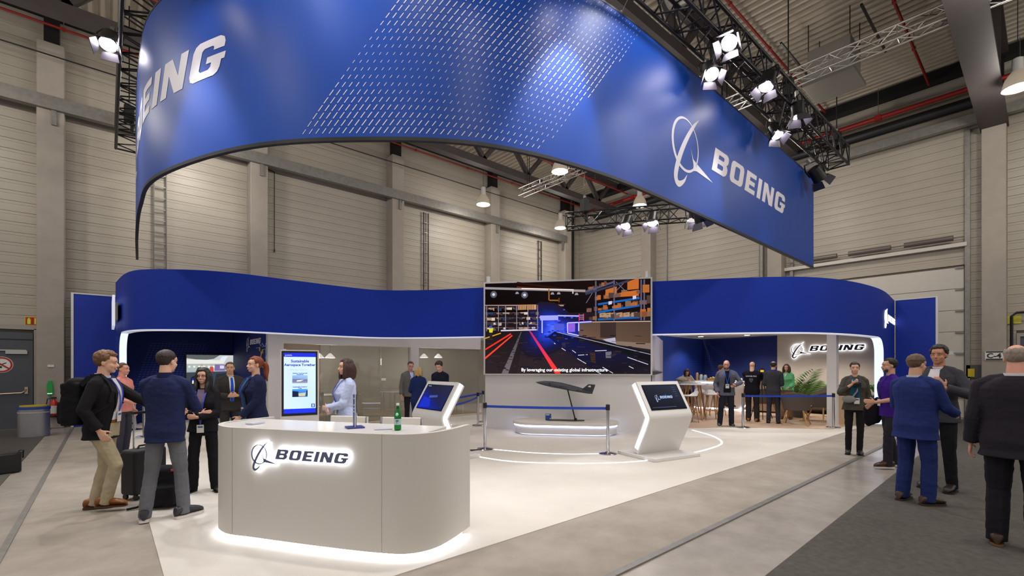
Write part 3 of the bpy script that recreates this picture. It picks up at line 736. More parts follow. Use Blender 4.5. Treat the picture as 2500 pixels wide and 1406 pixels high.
# racks in the far left
for r in range(5):
    v = .27 + r * .055
    line(0, v, .34, v + .006, .004, '5d5054')
    for k in range(26):
        u = R_.uniform(0, .33); w = R_.uniform(.006, .03); h = R_.uniform(.012, .035)
        pq([(u, v), (u + w, v), (u + w, v + h), (u, v + h)], R_.choice(['4a3a36', '6d564c', '8a6b58', '33344a', '2a2530', 'a08a7a', '3d2a2a', '1d3a66', 'c9b7a8']))
for u in (.01, .085, .13, .2, .27, .33): line(u, .25, u, .53, .004, '8b858c')
for u, w in ((.208, .05), (.262, .06)): pq([(u, .245), (u + w, .245), (u + w, .3), (u, .3)], 'b78a63'); [line(u + .01 * k, .25, u + .01 * k, .3, .003, '4a2f22') for k in range(5)]
# blue energy cloud
cu_, cv_ = .43, .50
RG = [(0, '5a74f4'), (.03, '3f58ea'), (.06, '2a3fd0'), (.10, '1d2a90'), (.15, '191a48'), (.21, '1e171f')]
for (ra, ca), (rb, cb) in zip(RG, RG[1:]):
    for k in range(20):
        f0, f1 = 2 * pi * k / 20, 2 * pi * (k + 1) / 20; w0, w1 = 1 + .25 * sin(3 * f0 + 1), 1 + .25 * sin(3 * f1 + 1)
        pic.quad([sp_(cu_ + r * w * cos(f) * 1.05, cv_ + r * w * sin(f) * 1.15 * (1.3 if sin(f) > 0 else 1.0), .0035) for r, f, w in ((ra, f0, w0), (ra, f1, w1), (rb, f1, w1), (rb, f0, w0))], 0, [C(ca), C(ca), C(cb), C(cb)])
LAYER[0] += 120
for k in range(60):
    u = cu_ + R_.gauss(0, .09); v = cv_ + R_.gauss(0, .08); w = R_.uniform(.003, .02); pq([(u, v), (u + w, v), (u + w, v + .012), (u, v + .012)], R_.choice(['1a2fae', '4a66f0', '23308a', '2b1f4a', '3346d8']))
pq([(X2(845), Y2(575)), (X2(1095), Y2(575)), (X2(1100), Y2(640)), (X2(850), Y2(640))], '9a9cf2'); pq([(X2(1040), Y2(690)), (X2(1180), Y2(690)), (X2(1180), Y2(780)), (X2(1040), Y2(780))], '4a56c8')
# right hand racks: shelves, uprights and boxes
for (v0, v1) in ((.30, .19), (.38, .29), (.47, .43)): pass
for (xa, ya, xb, yb, col) in ((1470, 270, 1850, 150, '4e4c6a'), (1470, 300, 2050, 140, '37374d')): line(X2(xa), Y2(ya), X2(xb), Y2(yb), .012, col)
for k in range(70):
    x = R_.uniform(1480, 2300); t_ = (x - 1480) / 820; row = R_.choice([0, 1, 2, 3]); base = [(250, 40), (400, 290), (540, 440), (650, 610)][row]; y = base[0] + (base[1] - base[0]) * t_; h = R_.uniform(30, 85) * (.6 + .7 * t_); w = R_.uniform(40, 90) * (.6 + .6 * t_)
    if y - h < 125: h = y - 125
    if h > 8: pq([(X2(x), Y2(y - h)), (X2(min(x + w, 2330)), Y2(y - h)), (X2(min(x + w, 2330)), Y2(y)), (X2(x), Y2(y))], R_.choice(['7a4a2c', '9a5a30', 'a55c2e', '5f4034', '6b5148', '7d5d44', 'a8602e', '4a3834']))
for (xa, ya, xb, yb) in ((2030, 150, 2180, 260), (1740, 250, 1890, 330), (1900, 300, 2180, 350)): pq([(X2(xa), Y2(ya)), (X2(xb), Y2(ya - 40)), (X2(xb), Y2(yb - 10)), (X2(xa), Y2(yb))], 'b8622a')
for x in (1660, 1730, 1790, 1880, 1980, 2080): pq([(X2(x), Y2(560)), (X2(x + 80), Y2(550)), (X2(x + 80), Y2(610)), (X2(x), Y2(615))], 'a08468'); line(X2(x + 25), Y2(578), X2(x + 55), Y2(577), .003, '3a2a20')
for ya, yb in ((440, 370), (545, 465), (640, 620)): line(X2(1640), Y2(ya), X2(2190), Y2(yb), .012, '1d5aa6')
for x in (1610, 1855, 2210, 2250): line(X2(x), Y2(130), X2(x), Y2(660), .008, '5a5870')
for xa, ya, xb, yb in ((1480, 420, 1600, 230), (1880, 150, 2000, 270), (1880, 270, 2000, 150), (2110, 380, 2180, 350)): line(X2(xa), Y2(ya), X2(xb), Y2(yb), .003, '77738a')
for xa, ya in ((1780, 430), (2100, 365)): pq([(X2(xa), Y2(ya - 25)), (X2(xa + 45), Y2(ya - 30)), (X2(xa + 45), Y2(ya + 10)), (X2(xa), Y2(ya + 20))], 'c4bdc8')
for x in (1385, 1445): line(X2(x), Y2(560), X2(x), Y2(655), .005, 'd8325a')
for y in (580, 605, 630): line(X2(1390), Y2(y), X2(1445), Y2(y), .003, 'c9a8d8')
# conveyor boxes front right
pq([(X2(1380), Y2(680)), (X2(2332), Y2(665)), (X2(2332), Y2(1040)), (X2(1380), Y2(850))], [C('5a463c'), C('4a3a30'), C('5c4638'), C('6a5040')])
pq([(X2(1670), Y2(680)), (X2(1880), Y2(678)), (X2(1880), Y2(890)), (X2(1670), Y2(880))], '3a2b29'); pq([(X2(1880), Y2(930)), (X2(2332), Y2(960)), (X2(2332), Y2(1040)), (X2(1880), Y2(975))], '7c6a5c')
pq([(X2(1700), Y2(905)), (X2(1870), Y2(880)), (X2(1880), Y2(965)), (X2(1750), Y2(930))], 'a9a4b8'); line(X2(1560), Y2(672), X2(2332), Y2(676), .004, 'c9b4a4')
pq([(X2(1380), Y2(855)), (X2(2332), Y2(1080)), (X2(2332), Y2(1200)), (X2(1300), Y2(890))], '15131a')
pq([(X2(1050), Y2(790)), (X2(2332), Y2(1210)), (X2(2332), Y2(1360)), (X2(1650), Y2(1360)), (X2(950), Y2(860))], [C('10143e'), C('1a1722'), C('221c26'), C('1a161c'), C('12164a')])
line(X2(1080), Y2(800), X2(2332), Y2(1105), .004, '9a98a4')
for xa, ya, xb, yb in ((2030, 1140, 2300, 1235), (1700, 1270, 1840, 1350), (1360, 1155, 1480, 1225), (1145, 1015, 1200, 1050), (1290, 1045, 1340, 1080), (1590, 1310, 1680, 1360), (2050, 1258, 2110, 1288), (1040, 945, 1060, 960), (1370, 1112, 1500, 1105), (1600, 1055, 1755, 1050)): line(X2(xa), Y2(ya), X2(xb), Y2(yb), .0035, 'd8d6e0')
pq([(X2(1740), Y2(1070)), (X2(1820), Y2(1065)), (X2(1815), Y2(1150)), (X2(1745), Y2(1150))], '6a6470'); pq([(X2(1150), Y2(940)), (X2(1200), Y2(940)), (X2(1200), Y2(1010)), (X2(1150), Y2(1000))], '2c2a4c'); pq([(X2(1530), Y2(1080)), (X2(1600), Y2(1080)), (X2(1610), Y2(1220)), (X2(1550), Y2(1200))], '3e2a20')
# glowing outlines
for xa, ya, xb, yb in ((875, 590, 1095, 585), (875, 590, 875, 810), (1225, 680, 1555, 668), (1225, 680, 1230, 815), (1230, 815, 1380, 850), (1380, 670, 1380, 790), (1095, 580, 1380, 590)):
    line(X2(xa), Y2(ya), X2(xb), Y2(yb), .010, '5a60f0'); line(X2(xa), Y2(ya), X2(xb), Y2(yb), .0035, 'e4e6ff')
pq([(X2(1235), Y2(690)), (X2(1330), Y2(690)), (X2(1330), Y2(800)), (X2(1235), Y2(800))], '8a5ad0')
line(.1, .525, .325, .52, .008, 'c8c2cc')
# floor lines
line(X2(62), Y2(1030), X2(435), Y2(815), .009, 'e8301f'); pq([(X2(62), Y2(1135)), (X2(62), Y2(1165)), (X2(458), Y2(845)), (X2(450), Y2(830))], 'f0402c')
pq([(X2(690), Y2(780)), (X2(712), Y2(780)), (X2(1135), Y2(1358)), (X2(1055), Y2(1358))], [C('c02468'), C('c02468'), C('ff3a24'), C('ff3a24')])
pq([(X2(575), Y2(790)), (X2(588), Y2(790)), (X2(395), Y2(1358)), (X2(300), Y2(1358))], [C('4a434c'), C('4a434c'), C('6a6266'), C('6a6266')])
line(X2(62), Y2(875), X2(290), Y2(805), .006, 'd8a01c')
pq([(X2(115), Y2(735)), (X2(180), Y2(735)), (X2(170), Y2(795)), (X2(125), Y2(795))], 'd4cc28'); pq([(X2(125), Y2(795)), (X2(170), Y2(795)), (X2(168), Y2(870)), (X2(130), Y2(870))], '2a2226'); pq([(X2(120), Y2(705)), (X2(165), Y2(705)), (X2(160), Y2(735)), (X2(125), Y2(735))], '2c55c8')
for k in range(170):
    u = R_.uniform(0, 1); v = .56 + .42 * R_.random() ** .8; w = R_.uniform(.01, .06); h = R_.uniform(.004, .012)
    if .28 < u < .52 and v > .9 or u + w > .995 or .12 + .1 < u < .5 and abs((v - .53) / .47 * .2 + .28 - u) < .05: continue
    pq([(u, v), (u + w, v + h * .4), (u + w, v + h * 1.4), (u, v + h)], R_.choice(['241d21', '2c2328', '1b1620', '33292a', '1e1a2a']))
pq([(X2(690), Y2(780)), (X2(712), Y2(780)), (X2(1135), Y2(1358)), (X2(1055), Y2(1358))], [C('c02468'), C('c02468'), C('ff3a24'), C('ff3a24')])
pq([(X2(62), Y2(1135)), (X2(62), Y2(1165)), (X2(458), Y2(845)), (X2(450), Y2(830))], 'f0402c')
pic.obj('picture', screen_mat('video picture', .8), scr)
text_polys_obj('caption', 'By leveraging our existing global infrastructure', .115, plane_M(sp_(.49, .973, .022), SD, (0, 0, 1)), emat('caption white', 'f2f2f4', 1.1), scr, bold=.0015, align='CENTER')

# ================================================================== floor light lines
def mirror(p):
    q = Vector((p[0], p[1], 0)) - SM; a, n = q.dot(SD), q.dot(SN); r = SM - SD * a + SN * n; return (r.x, r.y)
outer = [(11.14, 5.89), (10.51, 5.06), (9.7, 4.48), (8.73, 4.32), (7.61, 4.36), (6.77, 4.53), (6.06, 4.92), (5.55, 5.40), (5.13, 5.95)]
outer += [mirror(p) for p in outer[::-1] if mirror(p)[1] > 6.4]
t = thing('floor_light_line', 'outer curved white light line set into the booth carpet', 'light strip'); B().wall([p.xy for p in smooth_path([(a, b, 0) for a, b in outer], 8)], .035, .0, .018).obj('strip', emat('floor led', 'f6f3ff', 2.2), t, smooth=True)
inner = [(6.95, 5.32), (6.6, 5.55), (6.32, 5.79), (5.95, 6.27), (5.72, 6.8), (5.63, 7.0)]
t = thing('floor_light_line', 'short inner curved light line between the two front rope posts', 'light strip'); B().wall([p.xy for p in smooth_path([(a, b, 0) for a, b in inner], 8)], .03, .0, .018).obj('strip', emat('floor led', 'f6f3ff', 2.2), t, smooth=True)

# ================================================================== meeting room behind glass
GY, GZ = 12.75, 2.2
gx0 = onY(690, 900, GY).x; gx1 = 9.6
M_glass = mat('room glass', 'd5d3c4', .03, trans=1.0, ior=1.12, spec=.9)
M_tint = mat('bronze glass', '8f8b7c', .02, trans=0.0, alpha=.42, spec=1.0)
mr = thing('glass_front', 'bronze tinted glass front of the meeting room with white frame', 'glass wall')
b = B(); b.bx((gx0 - .36, GY - .08, GZ), (gx1, GY + .1, 2.75)); b.obj('header', M_wallw, mr)
B().bx((gx0 - .36, GY - .1, 0), (gx0, GY + .14, GZ)).obj('post', M_wallw, mr)
xm0, xm1 = onY(1000, 900, GY).x, onY(1019, 900, GY).x; B().bx((xm0, GY - .09, 0), (xm1, GY + .1, GZ)).obj('post', M_wallw, mr)
xs = [gx0, onY(780, 900, GY).x, onY(930, 900, GY).x, xm0]
for a, c_ in zip(xs, xs[1:]): B().bx((a + .008, GY - .008, .04), (c_ - .008, GY + .008, GZ - .01)).obj('glass_pane', M_tint, mr)
xs2 = [xm1, onY(1130, 900, GY).x, gx1]
for a, c_ in zip(xs2, xs2[1:]): B().bx((a + .008, GY - .008, .04), (c_ - .008, GY + .008, GZ - .01)).obj('glass_pane', M_tint, mr)
B().bx((gx0, GY - .03, 0), (gx1, GY + .03, .04)).obj('floor_channel', mat('channel', 'd3cfc8', .4), mr)
for z in (.2, 2.0): B().bx((gx0 - .02, GY - .05, z - .06), (gx0 + .07, GY - .005, z + .06)).obj('hinge', M_chrome, mr)
p = onY(936, 926, GY - .02); B().bx((p.x - .06, GY - .02, p.z - .035), (p.x + .08, GY - .008, p.z + .035)).obj('door_label', M_white, mr)
room_side = B().bx((gx0 - .36, GY + .14, .012), (gx0 - .3, 16.95, 2.75)).obj('partition', M_navy, label='navy side partition printed with a map beside the glass room', cat='partition')
back = thing('room_back_wall', 'grey-green back wall inside the glass meeting room', 'partition'); B().bx((gx0 - .3, 16.4, .012), (13.4, 16.5, 2.75)).obj('panel', mat('room wall', 'a39e90', .6), back)
B().bx((gx0 - .29, 16.3, .012), (onY(780, 900, 16.4).x, 16.4, 2.7)).obj('oak_panel', mat('oak veneer', '7d5d3e', .5, var=.2, scale=3, stretch=(6, 1, .5)), back)
rc = thing('booth_soffit', 'white soffit over the meeting room', 'ceiling panel'); B().bx((gx0 - .3, GY + .1, 2.75), (13.4, 16.5, 2.8)).obj('panel', M_wallw, rc)
B().bx((gx0 - .3, GY - .2, .012), (gx1 + .3, 16.4, .02)).obj('floor_meeting_room', mat('oak floor', 'b39a80', .5, var=.12, scale=2, stretch=(.5, 6, 1)), kind='structure', label='oak floor of the meeting room')
# frosted whiteboard band, pendant lamps, tables inside
for i, (px, lab) in enumerate(((779, 'white cone lamp next to the tall info screen inside the glass room'), (806, 'second white cone lamp left of the standing woman in the glass room'), (1035, 'left white cone lamp over the three talking people'), (1070, 'right white cone lamp over the three talking people'))):
    q = onY(px if i else 779, 870, 15.0); t = thing('cone_lamp', lab, 'lamp', (q.x, 15.0, q.z - .05))
    b = B(); b.lathe([(.025, .15), (.04, .14), (.15, .02), (.155, 0)], n=16); b.obj('shade', mat('lamp shade lit', 'f2efe8', .5, emit=1.0, ecol='fffaf0'), t, smooth=True)
    B().cyl((0, 0, .15), (0, 0, 2.75 - q.z + .05), .006, n=5).obj('cord', M_dark, t)
    light('cone_light', 'POINT', (q.x, 15.0, q.z - .15), 22, WARM, .12)
def office_table(loc, lab):
    t = thing('meeting_table', lab, 'table', loc); bevel(B().bx((-1.1, -.5, .71), (1.1, .5, .74)).obj('table_top', M_white, t), .006)
    for sx in (-1, 1):
        for sy in (-1, 1): B().cyl((sx * 1.0, sy * .42, .02), (sx * 1.0, sy * .42, .71), .02, n=8).obj('leg', M_chrome, t, smooth=True)
office_table((5.0, 14.8, 0), 'white meeting table behind the glass next to the info screen'); office_table((8.4, 15.0, 0), 'white meeting table behind the glass near the video wall')
def wire_chair(loc, rz, lab, src=[None]):
    if src[0] is None:
        t = thing('visitor_chair', lab, 'chair', loc, rz, group='visitor chairs in the meeting room')
        bevel(B().bx((-.23, -.22, .43), (.23, .23, .46)).obj('seat', mat('chair grey', '8a877f', .6), t), .01); b = B(); b.box((0, -.24, .68), (.44, .03, .4), M=Matrix.Rotation(radians(8), 3, 'X')); b.obj('backrest', mat('chair grey', '8a877f', .6), t)
        for sx in (-1, 1):
            for sy in (-1, 1): B().cyl((sx * .21, sy * .21, .43), (sx * .25, sy * .26, .02), .011, n=6).obj('leg', M_chrome, t)
        src[0] = t; return t
    return dup(src[0], loc, rz, lab)
for k, (x, y, r) in enumerate(((7.7, 14.1, 0), (8.5, 14.05, .1), (9.2, 14.1, -.1), (4.5, 13.95, 0), (5.5, 13.95, .1))): wire_chair((x, y, 0), r, ['slim grey visitor chair left of three at the table near the video wall', 'slim grey visitor chair in the middle of three at the table near the video wall', 'slim grey visitor chair nearest the video wall', 'slim grey visitor chair next to the info screen behind the glass', 'slim grey visitor chair behind the woman in the pale blue blouse'][k])

# ================================================================== left alcove
M_dashw = mat('dash print', '3350a0', .6)
al = thing('alcove_wall', 'dark navy alcove wall printed with a fine dash pattern', 'partition'); B().bx((.37, 16.95, .012), (gx0 - .3, 17.02, 2.75)).obj('panel', M_navy, al)
dp = B()
for r in range(24):
    z = .7 + r * .068
    for k in range(34):
        x = .5 + k * .085 + r * .02
        if x < gx0 - .5 and (x < 2.6 + (1.55 - z) * .5 or z < 1.2): dp.quad([(x, 16.945, z), (x + .05, 16.945, z + .02), (x + .05, 16.945, z + .035), (x, 16.945, z + .015)])
dp.obj('dash_print', M_dashw, al, kind='stuff')
B().bx((.4, 14.6, 2.75), (gx0 - .3, 17.0, 2.8)).obj('alcove_ceiling', mat('dark ceiling', '1a2348', .7), label='dark ceiling panel over the navy alcove', cat='ceiling panel')
# tv
a_, b_ = onY(455, 866, 16.9), onY(583, 866, 16.9)
tv = thing('television', 'wall television showing two presenters in an aircraft hangar', 'television'); w = b_.x - a_.x; zt = a_.z; hh = w * .70
B().bx((a_.x - .03, 16.86, zt - hh - .03), (b_.x + .03, 16.94, zt + .03)).obj('case', M_dark, tv)
pic = B(); LAYER[0] = 0
tvp = lambda u, v, d=0: Vector((a_.x + u * w, 16.858 - d * 3, zt - v * hh))
def tq(pts, c): pq(pts, c, pic, tvp)
tq([(0, 0), (1, 0), (1, 1), (0, 1)], [C('b9bcbb'), C('c9ccc9'), C('9ea3a3'), C('8f9595')])
tq([(.0, .0), (.62, .0), (.5, .12), (.28, .17), (0, .1)], '5b5f60'); tq([(0, .14), (.72, .16), (.7, .27), (0, .28)], 'e1dfda'); tq([(0, .28), (.7, .27), (.7, .5), (0, .5)], 'a9b4b2')
for k in range(7): tq([(.03 + k * .09, .34), (.07 + k * .09, .34), (.07 + k * .09, .4), (.03 + k * .09, .4)], 'dfe6e2')
tq([(.66, .05), (.78, .02), (.72, .18), (.6, .2)], 'd9e2e8'); tq([(.52, .3), (.72, .3), (.72, .5), (.52, .5)], '7a6aa0'); tq([(.62, .33), (.7, .33), (.7, .43), (.62, .43)], 'cfcfe4')
tq([(.16, .55), (.2, .4), (.3, .36), (.29, .6)], '1d2026'); tq([(.255, .28), (.29, .28), (.29, .36), (.255, .36)], 'c39b86'); tq([(.26, .36), (.3, .36), (.29, .55), (.27, .55)], 'e6e6e6')
tq([(.43, .38), (.49, .37), (.5, .56), (.42, .56)], 'c8463c'); tq([(.455, .3), (.48, .3), (.48, .37), (.455, .37)], 'c99a82')
tq([(.0, .55), (1, .5), (1, 1), (0, 1)], '3d4450'); tq([(.08, .7), (.2, .6), (.24, 1), (.05, 1)], '20242c'); tq([(.55, .6), (.95, .55), (1, 1), (.5, 1)], '2a2e38'); tq([(.1, .8), (.15, .8), (.15, .9), (.1, .9)], 'd9dce6'); tq([(.1, .75), (.15, .75), (.15, .8), (.1, .8)], '2438c8')
pic.obj('picture', screen_mat('tv picture', .75), tv)
# map print on the side partition
mp_ = thing('wall_map', 'white outline map print with place markers on the navy partition', 'print'); xw = gx0 - .364
def sidep(px, py, d=0): q = onX(px, py, xw - d); return q
mo = B(); pts = [(633, 838), (637, 845), (640, 838), (645, 846), (650, 842), (651, 860), (648, 872), (652, 888), (649, 905), (651, 925), (646, 940), (640, 948), (634, 930), (628, 905)]
for a, c_ in zip(pts, pts[1:]): A_, C_ = sidep(*a), sidep(*c_); mo.bar(A_, C_, .015)
mo.obj('outline', mat('map line', '6f86b8', .6), mp_)
for k, (x, y) in enumerate(((634, 852), (638, 862), (641, 858), (637, 872), (650, 884), (642, 893))): q = sidep(x, y); B().box(q, (.01, .09, .1)).obj('marker', mat('marker', ['c9a13a', 'e2e2ea'][k % 2], .5), mp_)
for k, (x, y, txt, cc) in enumerate(((626, 849, 'Munich', 0), (640, 846, 'Frankfurt', 0), (641, 853, 'Dresden', 0), (604, 868, 'Germany', 1))):
    q = sidep(x, y); text_polys_obj('place_text', '- - - -', .16, plane_M((xw - .006, q.y, q.z - .04), (0, -1, 0), (0, 0, 1)), mat('text blue', '3f7fd6', .5) if cc else M_print, mp_)
qa = sidep(605, 834); scm = .14
poly_mesh('emblem', LP, lambda x, y, d: Vector((xw - .005 - d, qa.y - x * scm, qa.z - .1 + y * scm)), .003, None, M_print, mp_)

# ================================================================== right bay: lounge and bar
RX = 19.0; yb0 = onX(1717, 900, RX).y; yb1 = onX(1900, 900, RX).y
bw = thing('bay_back_wall', 'navy blue back wall of the lounge with a dotted print', 'partition')
B().bx((RX - .08, yb1, .012), (RX, yb0 + .1, 2.78)).obj('panel', mat('bay navy', '0e2468', .6), bw); B().bx((15.2, yb0, .012), (RX - .08, yb0 + .08, 2.78)).obj('panel', mat('bay blue', '16328a', .6), bw)
dp = B()
for r in range(20):
    z = 1.0 + r * .075
    for k in range(26):
        y = yb0 - .15 - k * .075
        if abs(k - 5) < 12 - abs(r - 6) * .7: dp.box((RX - .083, y, z), (.004, .03, .022))
    for k in range(18):
        x = RX - .2 - k * .08
        if k < 14 - abs(r - 6) * .8: dp.box((x, yb0 - .003, z), (.04, .004, .018))
dp.obj('dot_print', M_dashw, bw, kind='stuff')
ww = thing('sign_wall', 'warm white lounge wall carrying a halo-lit sign', 'partition'); B().bx((RX - .1, 3.4, .012), (RX, yb1, 2.9)).obj('panel', mat('lounge white', 'c7beb2', .6), ww)
sg = thing('halo_sign', 'halo-lit dark lettering with winged emblem on the lounge wall', 'sign')
ya, yb_ = onX(1933, 850, RX - .1).y, onX(2115, 850, RX - .1).y; scS = abs(ya - yb_) / (LW + 1.0); zs = onX(2020, 852, RX - .1).z - .06
def wmap(off): return lambda x, y, d: Vector((RX - .1 - off - d, ya - (x + 1) * scS, zs + y * scS))
M_sign = mat('sign face', '232a4a', .5)
poly_mesh('emblem', LP[:3], wmap(.07), .015, None, M_sign, sg); poly_mesh('lettering', LP[3:], wmap(.07), .015, None, M_sign, sg)
def fat(polys, e):
    out = []
    for o, hs in polys:
        cx_ = sum(p[0] for p in o) / len(o); cy_ = sum(p[1] for p in o) / len(o)
        out.append(([(cx_ + (a - cx_) * (1 + e), cy_ + (b - cy_) * (1 + e)) for a, b in o], hs))
    return out
M_halo = emat('halo glow', 'f2f6ff', 2.5)
poly_mesh('halo_light', fat(LP[3:], .12), wmap(.03), .02, None, M_halo, sg); poly_mesh('halo_light', fat(LP[:3], .1), wmap(.03), .02, None, M_halo, sg)
B().prism([(11.45, 6.1), (12.4, 5.55), (14.0, 3.62), (19.0, 3.4), (19.0, 9.6), (15.2, 9.6), (12.0, 8.3)], .012, .02).obj('floor_lounge', mat('lounge oak', 'b79a80', .5, var=.14, scale=2.2, stretch=(.6, 5, 1)), kind='structure', label='pale oak floor of the lounge bay')
B().prism([(16.7, 9.45), (16.7, 3.75), (18.88, 3.65), (18.88, 9.5)], 2.79, 2.85).obj('lounge_ceiling', M_wallw, label='white ceiling panel over the lounge bay', cat='ceiling panel')
for k, (x, y) in enumerate(((17.1, 8.7), (17.4, 5.6), (17.6, 7.2), (17.4, 4.4))):
    t = thing('downlight', ['recessed downlight over the corner of the bar', 'recessed downlight left of the halo-lit sign', 'recessed downlight over the middle of the bar', 'recessed downlight in front of the halo-lit lettering'][k], 'lamp', (x, y, 2.755), group='lounge downlights'); B().lathe([(.09, 0), (.09, .02)], n=16).obj('lens', M_lens, t); B().lathe([(.11, .005), (.11, .025)], n=16).obj('trim_ring', M_white, t)
    light('downlight_beam', 'SPOT', (x, y, 2.74), 110, (1, .9, .78), .08, (x, y, 0), 130, .6)
for k, (x, y) in enumerate(((1.6, 15.6),)):
    t = thing('downlight', 'round recessed downlight in the alcove ceiling', 'lamp', (x, y, 2.725)); B().lathe([(.09, 0), (.09, .02)], n=16).obj('lens', M_lens, t)
    light('downlight_beam', 'SPOT', (x, y, 2.71), 60, (1, .93, .84), .08, (x, y, 0), 120, .6)
pp = at(2033, 12.6); t = thing('booth_post', 'square white post holding up the fascia beside the rope line', 'post', (pp.x, pp.y, 0)); B().bx((-.11, -.11, .012), (.11, .11, FBOT + .36)).obj('shaft', M_wallw, t); B().bx((-.14, -.14, .012), (.14, .14, .03)).obj('foot_plate', M_white, t)
B().prism([(15.2, 9.55), (11.9, 9.5), (10.5, 8.6), (12.0, 6.75), (12.3, 6.9), (11.2, 8.5)], 0.012, .02) if False else None
sl = thing('side_pier', 'white return wall right of the video screen', 'partition'); q0 = sw(2.2, -.35, 0); q1 = at(1615, 14.6)
B().wall([q0.xy, q1.xy], .08, .012, FBOT).obj('panel', mat('pier white', 'c9c4d2', .55), sl)
B().wall([q1.xy, (15.1, yb0 - .08)], .08, .012, 2.78).obj('panel', mat('bay blue', '16328a', .6), sl)
# model wing tip poking out behind the screen
# ================================================================== trusses and stage lights
M_alu = mat('aluminium truss', 'b9b6b1', .3, .9)
def box_truss(name, lab, p, q, w, h, r, m, step, group=None):
    """straight box truss; p and q are the centres of its two ends"""
    t = thing(name, lab, 'truss', p); p, q = Vector(p), Vector(q); d = q - p; L = d.length; d.normalize(); up = Vector((0, 0, 1)); sd = d.cross(up).normalized()
    co = [sd * (sx * w / 2) + up * (sz * h / 2) for sx, sz in ((-1, -1), (1, -1), (1, 1), (-1, 1))]
    for c in co: B().cyl(c, c + d * L, r, n=10).obj('chord', m, t, smooth=True)
    lc = B(); n = max(2, int(L / step))
    for e in range(4):
        a, b_ = co[e], co[(e + 1) % 4]
        for k in range(n):
            s0, s1 = L * k / n, L * (k + 1) / n
            P0, P1 = (a, b_) if k % 2 == 0 else (b_, a)
            lc.cyl(P0 + d * s0, P1 + d * s1, r * .5, n=5, caps=False)
            if k % 4 == 0: lc.cyl(a + d * s0, b_ + d * s0, r * .42, n=5, caps=False)
    lc.obj('lacing', m, t, kind='stuff')
    for e in (0, L):
        fr_ = B()
        for k in range(4): fr_.cyl(co[k] + d * e, co[(k + 1) % 4] + d * e, r * .6, n=6)
        fr_.obj('end_frame', m, t)
    return t
M_tb = mat('black truss', '242126', .4, .5)
ZT = 7.72
box_truss('lighting_truss', 'black lighting truss with bright spotlights above the right half of the banner', (2.2, 4.05, ZT), (16.2, 4.05, ZT), .52, .52, .034, M_tb, .33)
box_truss('lighting_truss', 'black lighting truss running away beside the left edge of the banner', (.45, 4.6, ZT), (.45, 16.4, ZT), .52, .52, .034, M_tb, .33)
box_truss('lighting_truss', 'black lighting truss with four spotlights seen under the banner', (10.65, 9.7, 6.05), (13.6, 5.4, 6.05), .42, .42, .024, M_tb, .36)
box_truss('roof_truss_light', 'silver aluminium truss slung under the roof across the hall', (13.3, -5.5, 9.0), (13.3, 14.7, 9.0), .3, .3, .024, M_alu, .32)
# hoists and chains carry the trusses
def hoist(x, y, z, lab, big=False):
    t = thing('chain_hoist', lab, 'hoist', (x, y, z)); bevel(B().bx((-.11, -.1, 0), (.11, .1, .42)).obj('motor', M_dark, t), .02); B().cyl((0, 0, .42), (0, 0, EAVE + .05 - z), .014, n=6).obj('chain', M_dark, t)
    B().cyl((.07, 0, .1), (.07, 0, -.25), .05, n=10).obj('chain_bag', M_dark, t, smooth=True); B().box((0, 0, .47), (.06, .06, .1)).obj('hook', M_galv, t)
hoist(16.05, 4.05, ZT + .29, 'black chain hoist at the far end of the right lighting truss'); hoist(12.2, 4.05, ZT + .29, 'black chain hoist in the middle of the right lighting truss'); hoist(4.5, 4.05, ZT + .29, 'black chain hoist above the near part of the banner')
hoist(.45, 15.8, ZT + .29, 'black chain hoist at the far end of the left lighting truss'); hoist(.45, 7.0, ZT + .29, 'black chain hoist on the near part of the left lighting truss')
d_ = (Vector((13.6, 5.4, 0)) - Vector((10.65, 9.7, 0))).normalized()
for k, s in enumerate((.55, 4.4)): q = Vector((10.65, 9.7, 0)) + d_ * s; hoist(q.x, q.y, 6.05 + .235, ['tall black hoist on the small truss under the banner', 'black hoist on the small truss hidden by the banner'][k])
for y in (1.0, 6.0, 11.0, 14.2):
    t = thing('truss_hanger', ['black strap pair hanging the silver truss by the air heater', 'strap hanging the silver truss above the banner', 'strap hanging the silver truss behind the banner', 'strap at the far end of the silver truss'][int((y > 1) + (y > 6) + (y > 11))], 'strap', (13.3, y, 9.15)); B().cyl((0, 0, 0), (0, 0, 1.95), .015, n=6).obj('strap', M_dark, t); B().cyl((0, .12, 0), (0, .12, 1.95), .012, n=6).obj('strap', M_dark, t)
